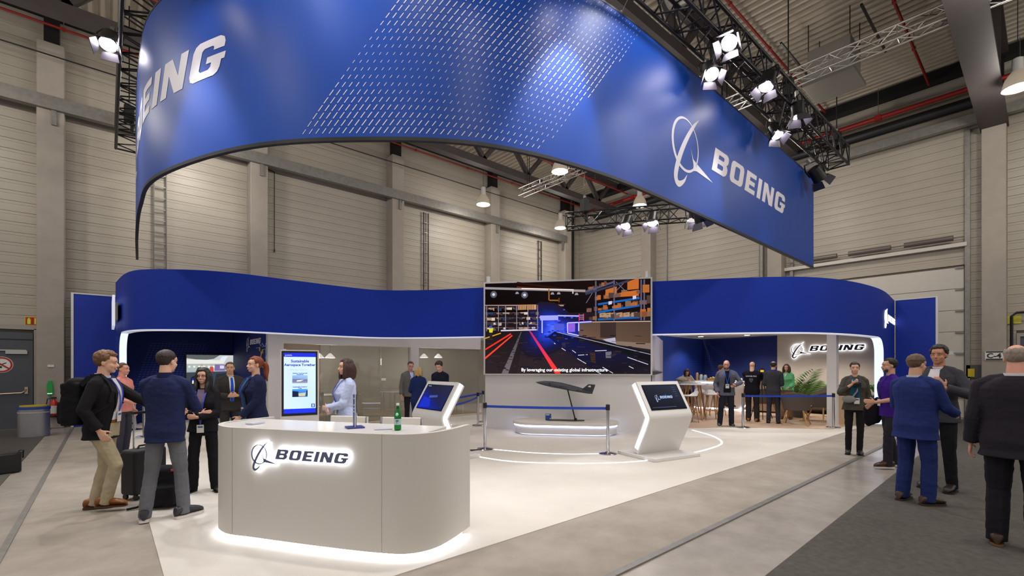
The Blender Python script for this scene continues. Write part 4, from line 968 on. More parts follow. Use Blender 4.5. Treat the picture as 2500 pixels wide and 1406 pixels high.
# cables holding the banner
for k, px in enumerate((1520, 1705, 1860, 1975)):
    p = BP(BP.near(px)); t = thing('banner_cable', ['steel cable over the dashed part of the banner', 'steel cable above the banner emblem', 'steel cable above the banner lettering', 'steel cable at the right end of the banner'][k], 'cable', (p.x, p.y, BZ1)); B().cyl((0, 0, 0), (0, 4.05 - p.y, ZT - .26 - BZ1), .006, n=5).obj('wire', M_galv, t); B().box((0, 0, .03), (.03, .03, .06)).obj('shackle', M_galv, t)
M_hot = emat('hot lens', 'fff6ff', 30.0)
M_door_in = mat('barn door', '4a4750', .4, .4)
def stage_light(loc, target, lab, size=1.0, power=SPOT_W, cone=48, on=True, src={}, color=COOL):
    key = 'on' if on else 'off'
    if key not in src:
        t = thing('stage_light', lab, 'spotlight')
        b = B(); b.lathe([(.05, .30), (.12, .28), (.13, .05), (.14, 0), (.125, 0), (.125, .02)], n=16); b.obj('housing', M_dark, t, smooth=True)
        y = B(); y.tube([(-.17, 0, .12), (-.18, 0, .28), (-.12, 0, .42), (.12, 0, .42), (.18, 0, .28), (.17, 0, .12)], .014, n=6); y.obj('yoke', M_dark, t, smooth=True)
        B().box((0, 0, .47), (.06, .05, .1)).obj('clamp', M_galv, t)
        B().lathe([(.115, .012), (.115, .02)], n=20).obj('lens', M_hot if on else mat('dark lens', '2a2a30', .1), t)
        for k in range(4):
            R4 = Matrix.Rotation(k * pi / 2, 3, 'Z'); b = B()
            w0, w1 = .10, .13
            pts = [R4 @ Vector(v) for v in ((-w0, .125, 0), (w0, .125, 0), (w1, .19, -.14), (-w1, .19, -.14))]; q2 = [p + R4 @ Vector((0, .008, .003)) for p in pts]
            b.quad(pts); b.quad(q2[::-1])
            for e in range(4): b.quad([pts[e], pts[(e + 1) % 4], q2[(e + 1) % 4], q2[e]])
            b.obj('barn_door', M_door_in, t)
        src[key] = t
    else: t = dup(src[key], (0, 0, 0), label=lab)
    t.location = loc; q = (Vector(target) - Vector(loc)).to_track_quat('-Z', 'Y'); t.rotation_euler = q.to_euler(); t.scale = (size,) * 3
    if on:
        dr = (Vector(target) - Vector(loc)).normalized(); light('stage_beam', 'SPOT', Vector(loc) + dr * .03, power, color, .1, target, cone, .6)
    return t
f = onY
for lo, lab in ((f(1738, 182, 3.95), 'short black drop pipe under the right truss near the brightest light'), (f(1898, 330, 3.95), 'short black drop pipe under the right truss near the lettering')):
    t = thing('drop_pipe', lab, 'pipe', lo); B().cyl((0, 0, .08), (0, -.16, ZT - .26 - lo.z), .02, n=8).obj('tube', M_dark, t, smooth=True); B().box((0, -.16, ZT - .27 - lo.z), (.07, .07, .06)).obj('clamp', M_dark, t)
stage_light(f(1780, 105, 3.64), (2.0, 2.9, .4), 'brightest spotlight, starring at the camera on the right truss', 1.1)
stage_light(f(1738, 182, 3.95), (5.2, .9, .0), 'spotlight hanging under the right truss below the brightest one', 1.0)
stage_light(f(1870, 212, 3.64), (6.8, 4.2, .0), 'spotlight with open barn doors in the middle of the right truss', 1.1)
stage_light(f(1950, 285, 3.64), (12.0, 3.2, .0), 'small starring spotlight towards the far end of the right truss', 1.1)
stage_light(f(1898, 330, 3.95), (9.5, 1.2, 0.0), 'spotlight hanging under the right truss near the banner lettering', 1.0)
stage_light(f(2003, 437, 4.1), (17.5, 3.0, 4.0), 'unlit spotlight hanging at the far end of the right truss', 1.3, on=False)
stage_light((.02, 11.3, 7.5), (-1.1, 7.0, 0), 'glaring spotlight with white barn doors at the left truss', 1.1, power=SPOT_W * 1.8, cone=58)
stage_light((.19, 7.4, 6.98), (1.6, 7.8, .3), 'spotlight on the left truss hidden by the banner', 1.0)
stage_light((3.2, 3.79, 6.98), (1.9, 4.4, .9), 'spotlight over the reception counter above the frame', 1.0)
stage_light((4.9, 3.79, 6.98), (4.6, 5.9, .0), 'spotlight above the frame lighting the open carpet', 1.0)
for px, py, tg, lab in ((1527, 552, (7.9, 7.3, .6), 'leftmost spotlight under the small black truss'), (1592, 545, (8.8, 6.4, .3), 'second spotlight under the small black truss'), (1693, 538, (11.5, 6.0, .2), 'third spotlight under the small black truss'), (1712, 542, (14.0, 5.5, .2), 'rightmost spotlight under the small black truss, tucked behind the third')):
    dr = ray(px, py); t_ = (5.62 - CAMH) / dr.z * (.94 if px == 1712 else 1.0); stage_light(Vector((0, 0, CAMH)) + dr * t_, tg, lab, 1.15, power=SPOT_W * .7)
# wash lights on the banner from the camera side of the trusses
for k, (s, lab) in enumerate(((BP.near(1560), 'banner wash spotlight hidden above the frame over the emblem'), (BP.near(1000), 'banner wash spotlight above the frame over the dashes'), (BP.near(640), 'banner wash spotlight above the frame over the left bend'))):
    p = BP(s, 1.5 if k < 3 else .45); q = BP(s, 0); stage_light((p.x, p.y, 8.3 if k < 3 else 7.62), (q.x, q.y, BZ0 + .9), lab, 1.0, power=190 if k < 3 else 60, cone=80)
# ================================================================== reception counter
CZ0, CZ1 = .075, 1.05
cp = [(1.40, 5.64), (1.10, 5.53), (.90, 5.40), (.825, 5.18), (.86, 4.93), (.99, 4.72), (1.28, 4.25), (1.56, 3.82), (1.72, 3.60), (1.86, 3.455), (2.05, 3.41), (2.28, 3.48), (2.62, 3.66)]
CP = Path(smooth_path([(a, b, 0) for a, b in cp], 8)); NC = 96; cpts = [CP(CP.L * k / NC) for k in range(NC + 1)]
ctr = thing('reception_counter', 'white curved reception counter with glowing emblem and lit base', 'counter')
M_ctr = mat('counter white', 'c6c1bb', .38)
CLO, CHI = CP.L * .2, CP.L * .85
ja, jb = CP.near(571, CLO), CP.near(936, CLO)
segs = [(0, ja), (ja, jb), (jb, CP.L)]
for a, b_ in segs:
    n = max(6, int((b_ - a) / .05)); B().wall([CP(a + .0015 + (b_ - a - .003) * k / n) for k in range(n + 1)], .045, CZ0, CZ1).obj('front_panel', M_ctr, ctr, smooth=True)
inn = [CP(CP.L * k / NC, -.02) for k in range(NC + 1)]
# worktop: a band about 0.42 m deep inside the shell
s0, s1 = CP.near(575, CLO) - .45, CP.near(1040, CLO); s0 = max(s0, .3)
o_ = [CP(s0 + (s1 - s0) * k / 40, -.015) for k in range(41)]
d = Vector((.824, .567)); q = [p + d * .44 for p in o_][::-1]
poly = [tuple(p) for p in o_] + [tuple(q[0]), tuple(q[-1])]
b = B(); b.prism(poly, CZ1 - .04, CZ1 - .001); b.obj('worktop', mat('worktop', 'd5d1cc', .22), ctr)
b = B(); b.prism([tuple(p) for p in [CP(CP.L * k / 60, -.02) for k in range(61)]], .08, .11); b.obj('plinth_board', M_ctr, ctr)
B().wall([CP(.05 + (CP.L - .1) * k / 60, -.055) for k in range(61)], .05, .012, CZ0 - .005).obj('toe_kick', M_white, ctr)
B().wall([CP(.06 + (CP.L - .12) * k / 60, -.022) for k in range(61)], .012, .045, .068).obj('base_light', emat('counter base led', 'f0f6ff', 11.0), ctr)
# emblem on the counter front, letters stand proud of their light
cs0, cs1 = CP.near(630, CLO), CP.near(862, CLO); scC = (cs1 - cs0) / (LW + 1.0)
def cmap(off): 
    def f(x, y, d): p = CP(cs0 + (x + 1) * scC, .0225 + off + d); return Vector((p.x, p.y, .80 + y * scC))
    return f
M_lett = mat('counter letter', '5f6584', .45, .2)
poly_mesh('emblem', LP[:3], cmap(.028), .008, None, M_lett, ctr); poly_mesh('lettering', LP[3:], cmap(.028), .008, None, M_lett, ctr)
poly_mesh('halo_light', LP[3:], cmap(.012), .014, None, emat('counter halo', 'f4f8ff', 11.0), ctr); poly_mesh('halo_light', LP[:3], cmap(.012), .014, None, emat('counter halo', 'f4f8ff', 11.0), ctr)

# things on the counter
def zc_(px, py): return gp(px, py, CZ1)
p = zc_(623, 1035); t = thing('card_stack', 'small stack of cards at the left end of the counter', 'cards', (p.x, p.y, CZ1), .5); [B().bx((-.07, -.045, .002 + k * .005), (.07, .045, .0065 + k * .005)).obj('card', mat('card', 'b9bccb', .4), t) for k in range(3)]
p = zc_(936, 1048); t = thing('card_stack', 'flat card lying next to the water bottle', 'cards', (p.x, p.y, CZ1), -.4); [B().bx((-.075, -.04, .001 + k * .004), (.075, .04, .0045 + k * .004)).obj('card', mat('card', 'b9bccb', .4), t) for k in range(2)]
p = zc_(866, 1044); t = thing('sign_holder', 'slim navy table sign on a square foot', 'table sign', (p.x, p.y, CZ1), radians(-12))
bevel(B().bx((-.075, -.075, 0), (.075, .075, .012)).obj('foot', mat('sign navy', '2a3a7c', .4), t), .002); B().bx((-.006, -.05, .012), (.006, .05, .30)).obj('panel', mat('sign panel', '3f4a80', .4), t); B().bx((-.008, -.054, .012), (-.002, -.048, .30)).obj('white_edge', M_white, t)
for k, z in enumerate((.26, .2, .17, .14)): B().bx((-.009, -.02, z), (-.006, .01, z + .012)).obj('print', M_print, t)
p = zc_(971, 1050); t = thing('water_bottle', 'green mineral water bottle with pale label and white cap', 'bottle', (p.x, p.y, CZ1)); t.scale = (.84,) * 3
M_bot = mat('green plastic', '1e8a3c', .06, trans=.75, ior=1.3); 
b = B(); b.lathe([(.024, 0), (.035, .006), (.037, .02), (.036, .05), (.037, .07), (.037, .13), (.036, .15), (.03, .185), (.018, .225), (.013, .245), (.013, .262)], n=20); b.obj('body', M_bot, t, smooth=True)
b = B(); b.lathe([(.0375, .058), (.0378, .06), (.0378, .118), (.0375, .12)], n=20); b.obj('label', mat('bottle label', '9cb9bd', .5), t, smooth=True); B().box((-.022, -.031, .10), (.028, .003, .010), rz=-.6).obj('label_print', mat('bottle print', '1f3f60', .5), t); B().box((-.026, -.029, .082), (.008, .003, .010), rz=-.7).obj('label_star', mat('bottle star', 'b3302a', .5), t)
B().lathe([(.013, .224), (.0145, .226), (.0145, .236), (.013, .24)], n=14).obj('neck_label', mat('bottle label', '9cb9bd', .5), t, smooth=True)
b = B(); b.lathe([(.0155, .256), (.0155, .278), (.013, .281)], n=14); b.obj('cap', mat('cap white', 'dedbd5', .4), t, smooth=True)
b = B(); b.ell((-.02, -.024, .165), (.016, .012, .018)); b.obj('round_label', mat('round label', 'b9d0d4', .5), t, smooth=True)

# white office chairs behind the counter
def office_chair(loc, rz, lab, src=[None]):
    if src[0] is None:
        t = thing('office_chair', lab, 'chair', loc, rz)
        M_l = mat('white leather', 'd8d3cc', .5)
        b = B(); P_ = [(.0, .24), (.0, .6), (.03, .62)]; prof = [(-.24, .66), (.20, .62), (.25, .66)]
        bevel(B().box((0, 0, .64), (.48, .46, .035)).obj('seat', M_l, t), .012, 3)
        bk = B(); bk.box((0, -.255, .82), (.47, .028, .36), M=Matrix.Rotation(radians(6), 3, 'X')); bevel(bk.obj('backrest', M_l, t), .01, 3)
        for s in (-1, 1):
            B().tube([(s * .245, .22, .63), (s * .25, -.2, .63), (s * .25, -.25, .68), (s * .25, -.28, 1.0)], .014, n=8).obj('side_frame', M_chrome, t, smooth=True); B().tube([(s * .25, .1, .63), (s * .27, .1, .84), (s * .27, -.24, .86)], .012, n=8).obj('armrest', M_chrome, t, smooth=True)
        B().cyl((0, 0, .10), (0, 0, .63), .03, n=12).obj('column', M_chrome, t, smooth=True)
        for k in range(5):
            a = 2 * pi * k / 5; lg = B().bar((0, 0, .12), (.29 * cos(a), .29 * sin(a), .08), .035, .03).obj('leg', M_chrome, t); c = B(); c.cyl((.29 * cos(a) - .015, .29 * sin(a), .042), (.29 * cos(a) + .015, .29 * sin(a), .042), .03, n=10); c.obj('castor', M_dark, lg)
        src[0] = t; return t
    return dup(src[0], loc, rz, lab)
p1, p2 = at(816, 5.35, .012), at(957, 5.2, .012); ang = math.atan2(-.567, .824)
office_chair(p1, radians(-72), 'white low-backed office chair behind the table sign'); office_chair(p2, radians(-66), 'white low-backed office chair behind the water bottle')
for o in [o for o in bpy.data.objects if o.name.startswith('office_chair') and o.type == 'EMPTY']: o.rotation_euler[2] += pi + radians(16)

# ================================================================== info totem
tt = at(732, 8.6, .012); t = thing('info_totem', 'tall white info screen reading Sustainable Aerospace Together', 'screen', tt, math.atan2(tt.y, tt.x) - pi / 2 + radians(5))
bevel(B().bx((-.325, -.05, .02), (.325, .05, 1.90)).obj('case', M_white, t), .006); bevel(B().bx((-.38, -.22, 0), (.38, .22, .022)).obj('foot_plate', M_white, t), .005)
B().bx((-.305, -.056, .70), (.295, -.045, 1.88)).obj('bezel', M_dark, t)
pic = B(); LAYER[0] = 0; tw_, th_ = .535, 1.10
tp = lambda u, v, d=0: Vector((-.27 + u * tw_, -.0575 - d * 1.5, 1.845 - v * th_))
def tq2(pts, c): pq(pts, c, pic, tp)
tq2([(0, 0), (1, 0), (1, 1), (0, 1)], [C('bcd0f0'), C('c3d6f2'), C('b4cbee'), C('bcd2f2')])
tq2([(0, 0), (1, 0), (1, .065), (0, .065)], '2330c4'); tq2([(0, .925), (1, .925), (1, 1), (0, 1)], '2233d0')
tq2([(.26, .37), (.74, .37), (.74, .5), (.26, .5)], [C('7fa8dc'), C('8fb4e0'), C('7d7a8a'), C('8a7f86')]); tq2([(.26, .43), (.74, .44), (.74, .47), (.26, .48)], '6a6f9a'); tq2([(.4, .455), (.62, .445), (.52, .47), (.4, .475)], 'dfe4ee')
tq2([(.26, .6), (.74, .6), (.74, .73), (.26, .73)], [C('3f8ade'), C('4a96e6'), C('2a4a80'), C('1c2c50')]); tq2([(.26, .63), (.45, .64), (.45, .73), (.26, .73)], '16233c'); tq2([(.45, .67), (.68, .66), (.66, .72), (.46, .72)], 'b9b49a'); tq2([(.7, .63), (.74, .62), (.74, .71), (.71, .71)], '101a2c')
tq2([(.86, .85), (.97, .85), (.97, .91), (.86, .91)], '2335a8'); tq2([(.89, .86), (.94, .86), (.94, .90), (.89, .90)], 'b8c8ee')
pic.obj('picture', screen_mat('totem picture', 1.0), t)
M_tx = emat('totem text', '2a36a4', .8)
def ttx(txt, v, size, u=.5, bold=.002, m=None): text_polys_obj('text', txt, size, plane_M(tp(u, v, .006), (1, 0, 0), (0, 0, 1)), m or M_tx, t, bold=bold, align='CENTER')
ttx('Sustainable', .155, .068); ttx('Aerospace Together', .215, .062); ttx('Choose a priority to learn more', .285, .022, .45, .0, emat('totem faint', '8fa6da', .9)); ttx('Boeing Commercial', .345, .030, bold=.001); ttx('Airplanes', .366, .030, bold=.001); ttx('Sustainable Aviation', .572, .030, bold=.001); ttx('Fuels', .595, .030, bold=.001)
poly_mesh('emblem', LP, lambda x, y, d: tp(.06 + x * .018, .042 - y * .009, .006 + d), .0005, None, emat('totem white', 'f2f4ff', 1.0), t)

# ================================================================== S-shaped kiosks
def kiosk(loc, rz, lab, wide=1.02):
    t = thing('touch_kiosk', lab, 'kiosk', loc, rz); M_k = mat('kiosk white', 'd6d3d0', .38); w = wide / 2
    bevel(B().bx((-.55, -.46, .012), (.55, .46, .07)).obj('base', M_k, t), .008)
    # outer profile (y towards the viewer is negative, z up)
    cl_ = smooth_path([(0, -.02, .07), (0, -.08, .20), (0, -.22, .48), (0, -.30, .66), (0, -.315, .74), (0, -.28, .83), (0, -.14, 1.07), (0, .02, 1.34)], 5)
    def offs(d):
        o = []
        for k, p in enumerate(cl_):
            dd = (cl_[min(k + 1, len(cl_) - 1)] - cl_[max(k - 1, 0)]).normalized(); o.append(p + Vector((0, dd.z, -dd.y)) * d)
        return o
    fr_, bk_ = offs(-.0), offs(.15)
    def strip(prof, name, mtl, x0, x1):
        b = B(); n = len(prof); b.v += [(x, p.y, p.z) for x in (x0, x1) for p in prof]; b.bridge(0, n, n); b.cap(0, n, 0, True); b.cap(n, n); return b.obj(name, mtl, t, smooth=35)
    strip(fr_ + bk_[::-1], 'body', M_k, -w, w)
    le1, le2 = offs(.035)[3:], offs(.115)[3:]
    for s in (-1, 1): strip(le1 + le2[::-1], 'side_light', emat('kiosk led', 'f4f6ff', 2.4), s * w - (.002 if s > 0 else .006), s * w + (.006 if s > 0 else .002))
    # screen on the sloping face
    a, b_ = Vector((0, -.285, .83)), Vector((0, .005, 1.315)); sd = (b_ - a).normalized(); nn = Vector((0, -sd.z, sd.y)); L = (b_ - a).length
    def kp(u, v, d=0): return Vector(((u - .5) * (wide - .15), 0, 0)) + a + sd * (.03 + (1 - v) * (L - .07)) + nn * (.006 + d)
    b = B(); q = [kp(0, 0), kp(1, 0), kp(1, 1), kp(0, 1)]; b.quad(q); b.quad([p - nn * .02 for p in q][::-1])
    for e in range(4): b.quad([q[e], q[(e + 1) % 4], q[(e + 1) % 4] - nn * .02, q[e] - nn * .02])
    b.obj('screen', mat('kiosk glass', '0f1220', .08), t)
    return t, kp, nn, sd
k1, kp, nn, sd = kiosk(at(1607, 8.42, 0), math.atan2(-.23, 1.06) , 'white S-shaped touch kiosk facing the aisle right of the rope')
pic = B(); LAYER[0] = 0
def kq(pts, c): pq(pts, c, pic, lambda u, v, d=0: kp(u, v, .001 + d))
kq([(.02, .03), (.98, .03), (.98, .97), (.02, .97)], [C('22242e'), C('2b2e3c'), C('1c1d28'), C('181822')])
for k in range(9): kq([(.42 + .14 * cos(k * .17) , .36 + .2 * sin(k * .17)), (.42 + .14 * cos(k * .17 + .17), .36 + .2 * sin(k * .17 + .17)), (.40 + .10 * cos(k * .17 + .17), .5 + .08 * sin(k * .17 + .17)), (.40 + .1 * cos(k * .17), .5 + .08 * sin(k * .17))], '2c4a80')
kq([(.05, .90), (.72, .90), (.72, .905), (.05, .905)], '8a90a6')
for k in range(5): kq([(.80 + .02 * (k % 2), .12 + k * .09), (.9, .12 + k * .09), (.9, .13 + k * .09), (.80 + .02 * (k % 2), .13 + k * .09)], '4c5874')
pic.obj('picture', screen_mat('kiosk picture', 1.0), k1)
o0 = kp(.27, .56, .003); poly_mesh('emblem', LP, lambda x, y, d: o0 + Vector((x * .037, 0, 0)) + sd * (y * .05) + nn * d, .001, None, emat('kiosk logo', '9fb6dc', .9), k1)
kc = Vector((*mirror(at(1607, 8.42, 0).xy), 0)); kc = at(1078, 8.35, 0)
k2, kp, nn, sd = kiosk(kc, math.atan2(-1, -.02) , 'white S-shaped touch kiosk behind the right end of the counter')
pic = B(); LAYER[0] = 0
kq([(.02, .03), (.98, .03), (.98, .97), (.02, .97)], [C('1d1e2c'), C('24253a'), C('1a2050'), C('1020b0')])
kq([(.1, .5), (.4, .6), (.5, .9), (.08, .93)], '1a2aa8'); kq([(.3, .45), (.6, .42), (.62, .5), (.3, .55)], '3a4a8c'); kq([(.06, .06), (.18, .06), (.18, .08), (.06, .08)], 'a0a8c8')
pic.obj('picture', screen_mat('kiosk picture', 1.0), k2)
B().tube([gp(1150, 1100, .02), gp(1165, 1098, .02), kc + Vector((.3, .3, .03))], .01).obj('power_cable', M_dark, label='thin black cable on the carpet by the counter', cat='cable')

# ================================================================== aircraft model on its plinth
def stadium(l, r, n=10): return [(l + r * cos(a), r * sin(a)) for a in [pi / 2 - pi * k / n for k in range(n + 1)]] + [(-l + r * cos(a), r * sin(a)) for a in [3 * pi / 2 - pi * k / n for k in range(n + 1)]]
pc = at(1379, 11.25, .012); pr_ang = math.atan2(SD.y, SD.x)
pl_ = thing('display_plinth', 'low white oval plinth with a glowing blue-white edge', 'plinth', pc, pr_ang)
PLL, PLR = .72, .52
B().prism(stadium(PLL, PLR - .02), .03, .20).obj('body', M_wallw, pl_, smooth=30); bevel(B().prism(stadium(PLL, PLR + .03), .235, .30).obj('top', mat('plinth top', 'd3cdc6', .4), pl_, smooth=30), .006)
B().prism(stadium(PLL, PLR - .005), .20, .235).obj('light_band', emat('plinth led', 'cfd8ff', 6.0), pl_); B().prism(stadium(PLL, PLR - .13), .0, .03).obj('base_light', emat('plinth base led', 'b9c8ff', 2.6), pl_)
ac = thing('aircraft_model', 'dark grey uncrewed jet model tilted nose up on a slim rod', 'aircraft model', (pc.x, pc.y, pc.z + .30), pr_ang)
M_ac = mat('aircraft grey', '3d4048', .45, var=.05)
b = B(); b.prism(stadium(.34, .13), 0, .018); b.obj('stand_plate', mat('stand plate', '2a2a30', .35), ac)
def inloc(px, py, n=0.0):      # pixel to the vertical plane through the plinth axis, in the model's own axes
    d = ray(px, py); nrm = SN; o = Vector((0, 0, CAMH)); c = Vector((pc.x, pc.y, 0)) + SN * n; t_ = (c - o).dot(nrm) / d.dot(nrm); q = o + d * t_ - Vector((pc.x, pc.y, pc.z + .30)); return Vector((q.dot(SD), 0, q.z))
nose, tail = inloc(1308, 932), inloc(1447, 958); r0, r1 = inloc(1405, 1030), inloc(1386, 952)
B().cyl((r0.x, 0, .01), r1, .016, n=10).obj('rod', M_dark, ac, smooth=True); B().cyl((r0.x, 0, .0), (r0.x, 0, .06), .035, n=12).obj('rod_socket', M_dark, ac, smooth=True)
ax = (tail - nose).normalized(); Lm = (tail - nose).length; upv = Vector((0, 1, 0)).cross(ax).normalized(); 
if upv.z < 0: upv = -upv
def am(s, y, h): return nose + ax * (s * Lm) + Vector((0, y, 0)) + upv * h
b = B(); last = None
for s, w_, h_, zo in ((0, .004, .004, -.01), (.05, .036, .03, -.008), (.14, .07, .06, 0), (.28, .095, .082, .006), (.45, .1, .086, .01), (.62, .095, .078, .004), (.8, .08, .064, -.004), (.94, .062, .05, -.01), (1.0, .04, .028, -.012)):
    i = len(b.v)
    for k in range(14):
        a = 2 * pi * k / 14; b.v.append(tuple(am(s, w_ * cos(a), zo + h_ * sin(a) * (1 if sin(a) > 0 else .8))))
    if last is not None: b.bridge(last, i, 14)
    else: b.cap(i, 14, 0, True)
    last = i
b.cap(last, 14); b.obj('fuselage', M_ac, ac, smooth=60)
def slab(P, th, nv): 
    b = B(); Q = [p + nv * th for p in P]; b.quad(P); b.quad(Q[::-1]); n = len(P)
    for e in range(n): b.quad([P[e], P[(e + 1) % n], Q[(e + 1) % n], Q[e]])
    return b
for s in (-1, 1):
    slab([am(.40, s * .06, .0), am(.60, s * .46, -.01), am(.72, s * .46, -.01), am(.74, s * .06, .0)], .012, upv).obj('wing', M_ac, ac)
    slab([am(.80, s * .05, .01), am(.90, s * .20, .17), am(1.02, s * .22, .19), am(1.0, s * .05, .01)], .010, Vector((0, 1, 0))).obj('tail_fin', M_ac, ac)
    slab([am(.22, s * .072, -.02), am(.27, s * .086, -.02), am(.27, s * .086, .035), am(.22, s * .072, .035)], .006, Vector((0, s, 0))).obj('intake', M_dark, ac)
slab([am(.90, -.216, .12), am(.95, -.216, .12), am(.95, -.222, .155), am(.92, -.222, .155)], .001, Vector((0, -1, 0))).obj('tail_mark', M_print, ac)
q = inloc(1339, 1026); t = thing('info_card', 'small square navy card standing on the model stand', 'card', Vector((pc.x, pc.y, pc.z + .32)) + SD * q.x + SN * .04, pr_ang); B().bx((-.07, -.012, 0), (.07, .0, .14)).obj('card', mat('card navy', '1f3f8c', .4), t); B().bx((-.06, -.014, .105), (.03, -.011, .125)).obj('card_title', M_print, t); B().bx((.035, -.014, .012), (.06, -.011, .035)).obj('card_mark', M_print, t)

# ================================================================== rope posts
def stanchion(loc, lab, src=[None]):
    if src[0] is None:
        t = thing('rope_post', lab, 'rope post', loc)
        B().lathe([(.17, 0), (.17, .012), (.15, .024), (.05, .034), (.03, .05)], n=24).obj('base', M_chrome, t, smooth=35); B().cyl((0, 0, .03), (0, 0, .86), .031, n=16).obj('pole', M_chrome, t, smooth=True); B().cyl((0, 0, .80), (0, 0, .90), .037, n=16).obj('belt_head', M_dark, t, smooth=True); B().cyl((0, 0, .90), (0, 0, .912), .033, n=16).obj('cap', M_chrome, t, smooth=True)
        src[0] = t; return t
    return dup(src[0], loc, label=lab)
M_belt = mat('blue belt', '1a3fae', .6)
def belt(a, b_, lab, sag=.01, z=.845):
    t = thing('belt', lab, 'belt'); n = 8; P_ = [Vector((*Vector(a).xy.lerp(Vector(b_).xy, k / n), z - sag * (1 - (2 * k / n - 1) ** 2))) for k in range(n + 1)]
    b = B(); dd = (Vector(b_) - Vector(a)).to_2d().normalized(); nn_ = Vector((-dd.y, dd.x, 0)) * .0015
    for k in range(n):
        for sgn in (1, -1): b.quad([P_[k] + nn_ * sgn - Vector((0, 0, .024)), P_[k + 1] + nn_ * sgn - Vector((0, 0, .024)), P_[k + 1] + nn_ * sgn + Vector((0, 0, .024)), P_[k] + nn_ * sgn + Vector((0, 0, .024))])
    b.obj('webbing', M_belt, t); B().box(P_[-1], (.03, .03, .06)).obj('clip', M_dark, t)
A1, A2 = gp(1184, 1097, .012), gp(1484, 1108, .012)
stanchion(A1, 'chrome rope post in front of the left end of the aircraft model'); stanchion(A2, 'chrome rope post beside the right kiosk'); belt(A1, A2, 'blue belt stretched in front of the aircraft model')
C1, C2 = gp(1167, 1039, .012), gp(1178, 1034, .012) + Vector((.25, .3, 0)); C3 = at(1050, 9.8, .012)
stanchion(C1, 'front chrome rope post at the left edge of the video wall'); stanchion(C2, 'rear chrome rope post at the left edge of the video wall'); stanchion(C3, 'chrome rope post hidden behind the left kiosk')
belt(C2, C3, 'upper blue belt behind the left kiosk', 0.0); belt(C1, C3, 'sagging blue belt behind the left kiosk', .09, .79)
D1, D2 = gp(1814, 1044, .012), gp(2035, 1044, .012); stanchion(D1, 'chrome rope post beside the bald man'); stanchion(D2, 'chrome rope post in front of the white post'); belt(D1, D2, 'blue belt across the lounge entrance')
E1, E2, E3 = at(330, 11.8, .012), at(352, 10.6, .012), at(322, 13.0, .012); stanchion(E1, 'chrome rope post left of the man in the navy shirt'); stanchion(E2, 'chrome rope post half hidden behind the navy shirt'); stanchion(E3, 'far chrome rope post in front of the alcove'); belt(E1, E2, 'blue belt behind the man in the navy shirt', .02)

# ================================================================== hall clutter on the left
bc = gp(83, 1064, .009); t = thing('waste_bin', 'oval grey recycling bin with blue and yellow lid', 'bin', (bc.x, bc.y, .009), radians(-8))
def ov(rx, ry, n=28): return [(rx * cos(2 * pi * k / n), ry * sin(2 * pi * k / n)) for k in range(n)]
B().prism(ov(.27, .23), 0, .62).obj('body', mat('bin grey', '9a9a9c', .35, .7), t, smooth=50); B().prism(ov(.28, .24), .62, .68).obj('blue_rim', mat('bin blue', '1f4396', .5), t, smooth=50); B().prism(ov(.24, .18), .68, .71).obj('lid', mat('bin yellow', 'c9a91c', .5), t, smooth=50); B().prism(ov(.275, .235), .54, .56).obj('band', mat('bin band', 'b4b2b0', .4), t, smooth=50)
cy = WY - .57; q = onY(122, 1000, cy)
t = thing('fire_extinguisher', 'red fire extinguisher hanging on the concrete column', 'fire extinguisher', (q.x + .08, cy - .1, .30)); b = B(); b.lathe([(.07, 0), (.08, .01), (.08, .36), (.06, .41), (.03, .44), (.03, .47)], n=18); b.obj('cylinder', mat('extinguisher red', 'b21f1a', .3), t, smooth=50)
B().lathe([(.081, .1), (.081, .3)], n=18).obj('label', mat('extinguisher label', 'b9beb4', .5), t); B().box((0, 0, .50), (.1, .04, .05)).obj('valve', M_dark, t); B().tube([(0, -.02, .5), (-.12, -.02, .48), (-.14, -.02, .3), (-.1, -.03, .08)], .012).obj('hose', M_dark, t, smooth=True); B().lathe([(.082, 0), (.082, .05)], n=18).obj('foot_ring', M_dark, t); B().bx((-.03, .05, .2), (.03, .1, .4)).obj('bracket', M_galv, t)
q = onY(122, 948, cy); t = thing('emergency_box', 'green lit emergency call box on the concrete column', 'alarm box', (q.x, cy, q.z)); bevel(B().bx((-.055, -.06, -.16), (.055, 0, .13)).obj('case', mat('green case', '17692f', .4, emit=.06, ecol='2ae05c'), t), .01); B().bx((-.035, -.065, .13), (.035, -.0, .2)).obj('top_grip', mat('green case', '17692f', .4, emit=.06, ecol='2ae05c'), t); B().ell((0, -.062, -.1), (.02, .012, .02)).obj('button', mat('sign red', 'b3231f', .5), t); B().bx((-.045, -.066, -.14), (.045, -.058, -.125)).obj('status_light', emat('green led', '7dff9a', 2.0), t); B().cyl((0, -.02, -.16), (0, -.02, -q.z + .3), .01, n=6).obj('cable', M_galv, t)
q = onY(124, 893, cy); t = thing('paper_note', 'small white paper note on the concrete column', 'note', (q.x, cy, q.z)); B().bx((-.06, -.006, -.03), (.06, -.001, .03)).obj('paper', M_white, t)
q = onX(2305, 862, WX - .06); t = thing('paper_note', 'white paper strip on the loading door beside the blue panel', 'note', (WX - .06, q.y, q.z)); B().bx((-.006, -.22, -.06), (-.001, .22, .06)).obj('paper', M_white, t); text_polys_obj('lettering', '-- ----', .06, plane_M((-.008, .12, -.02), (0, -1, 0), (0, 0, 1)), M_dark, t)
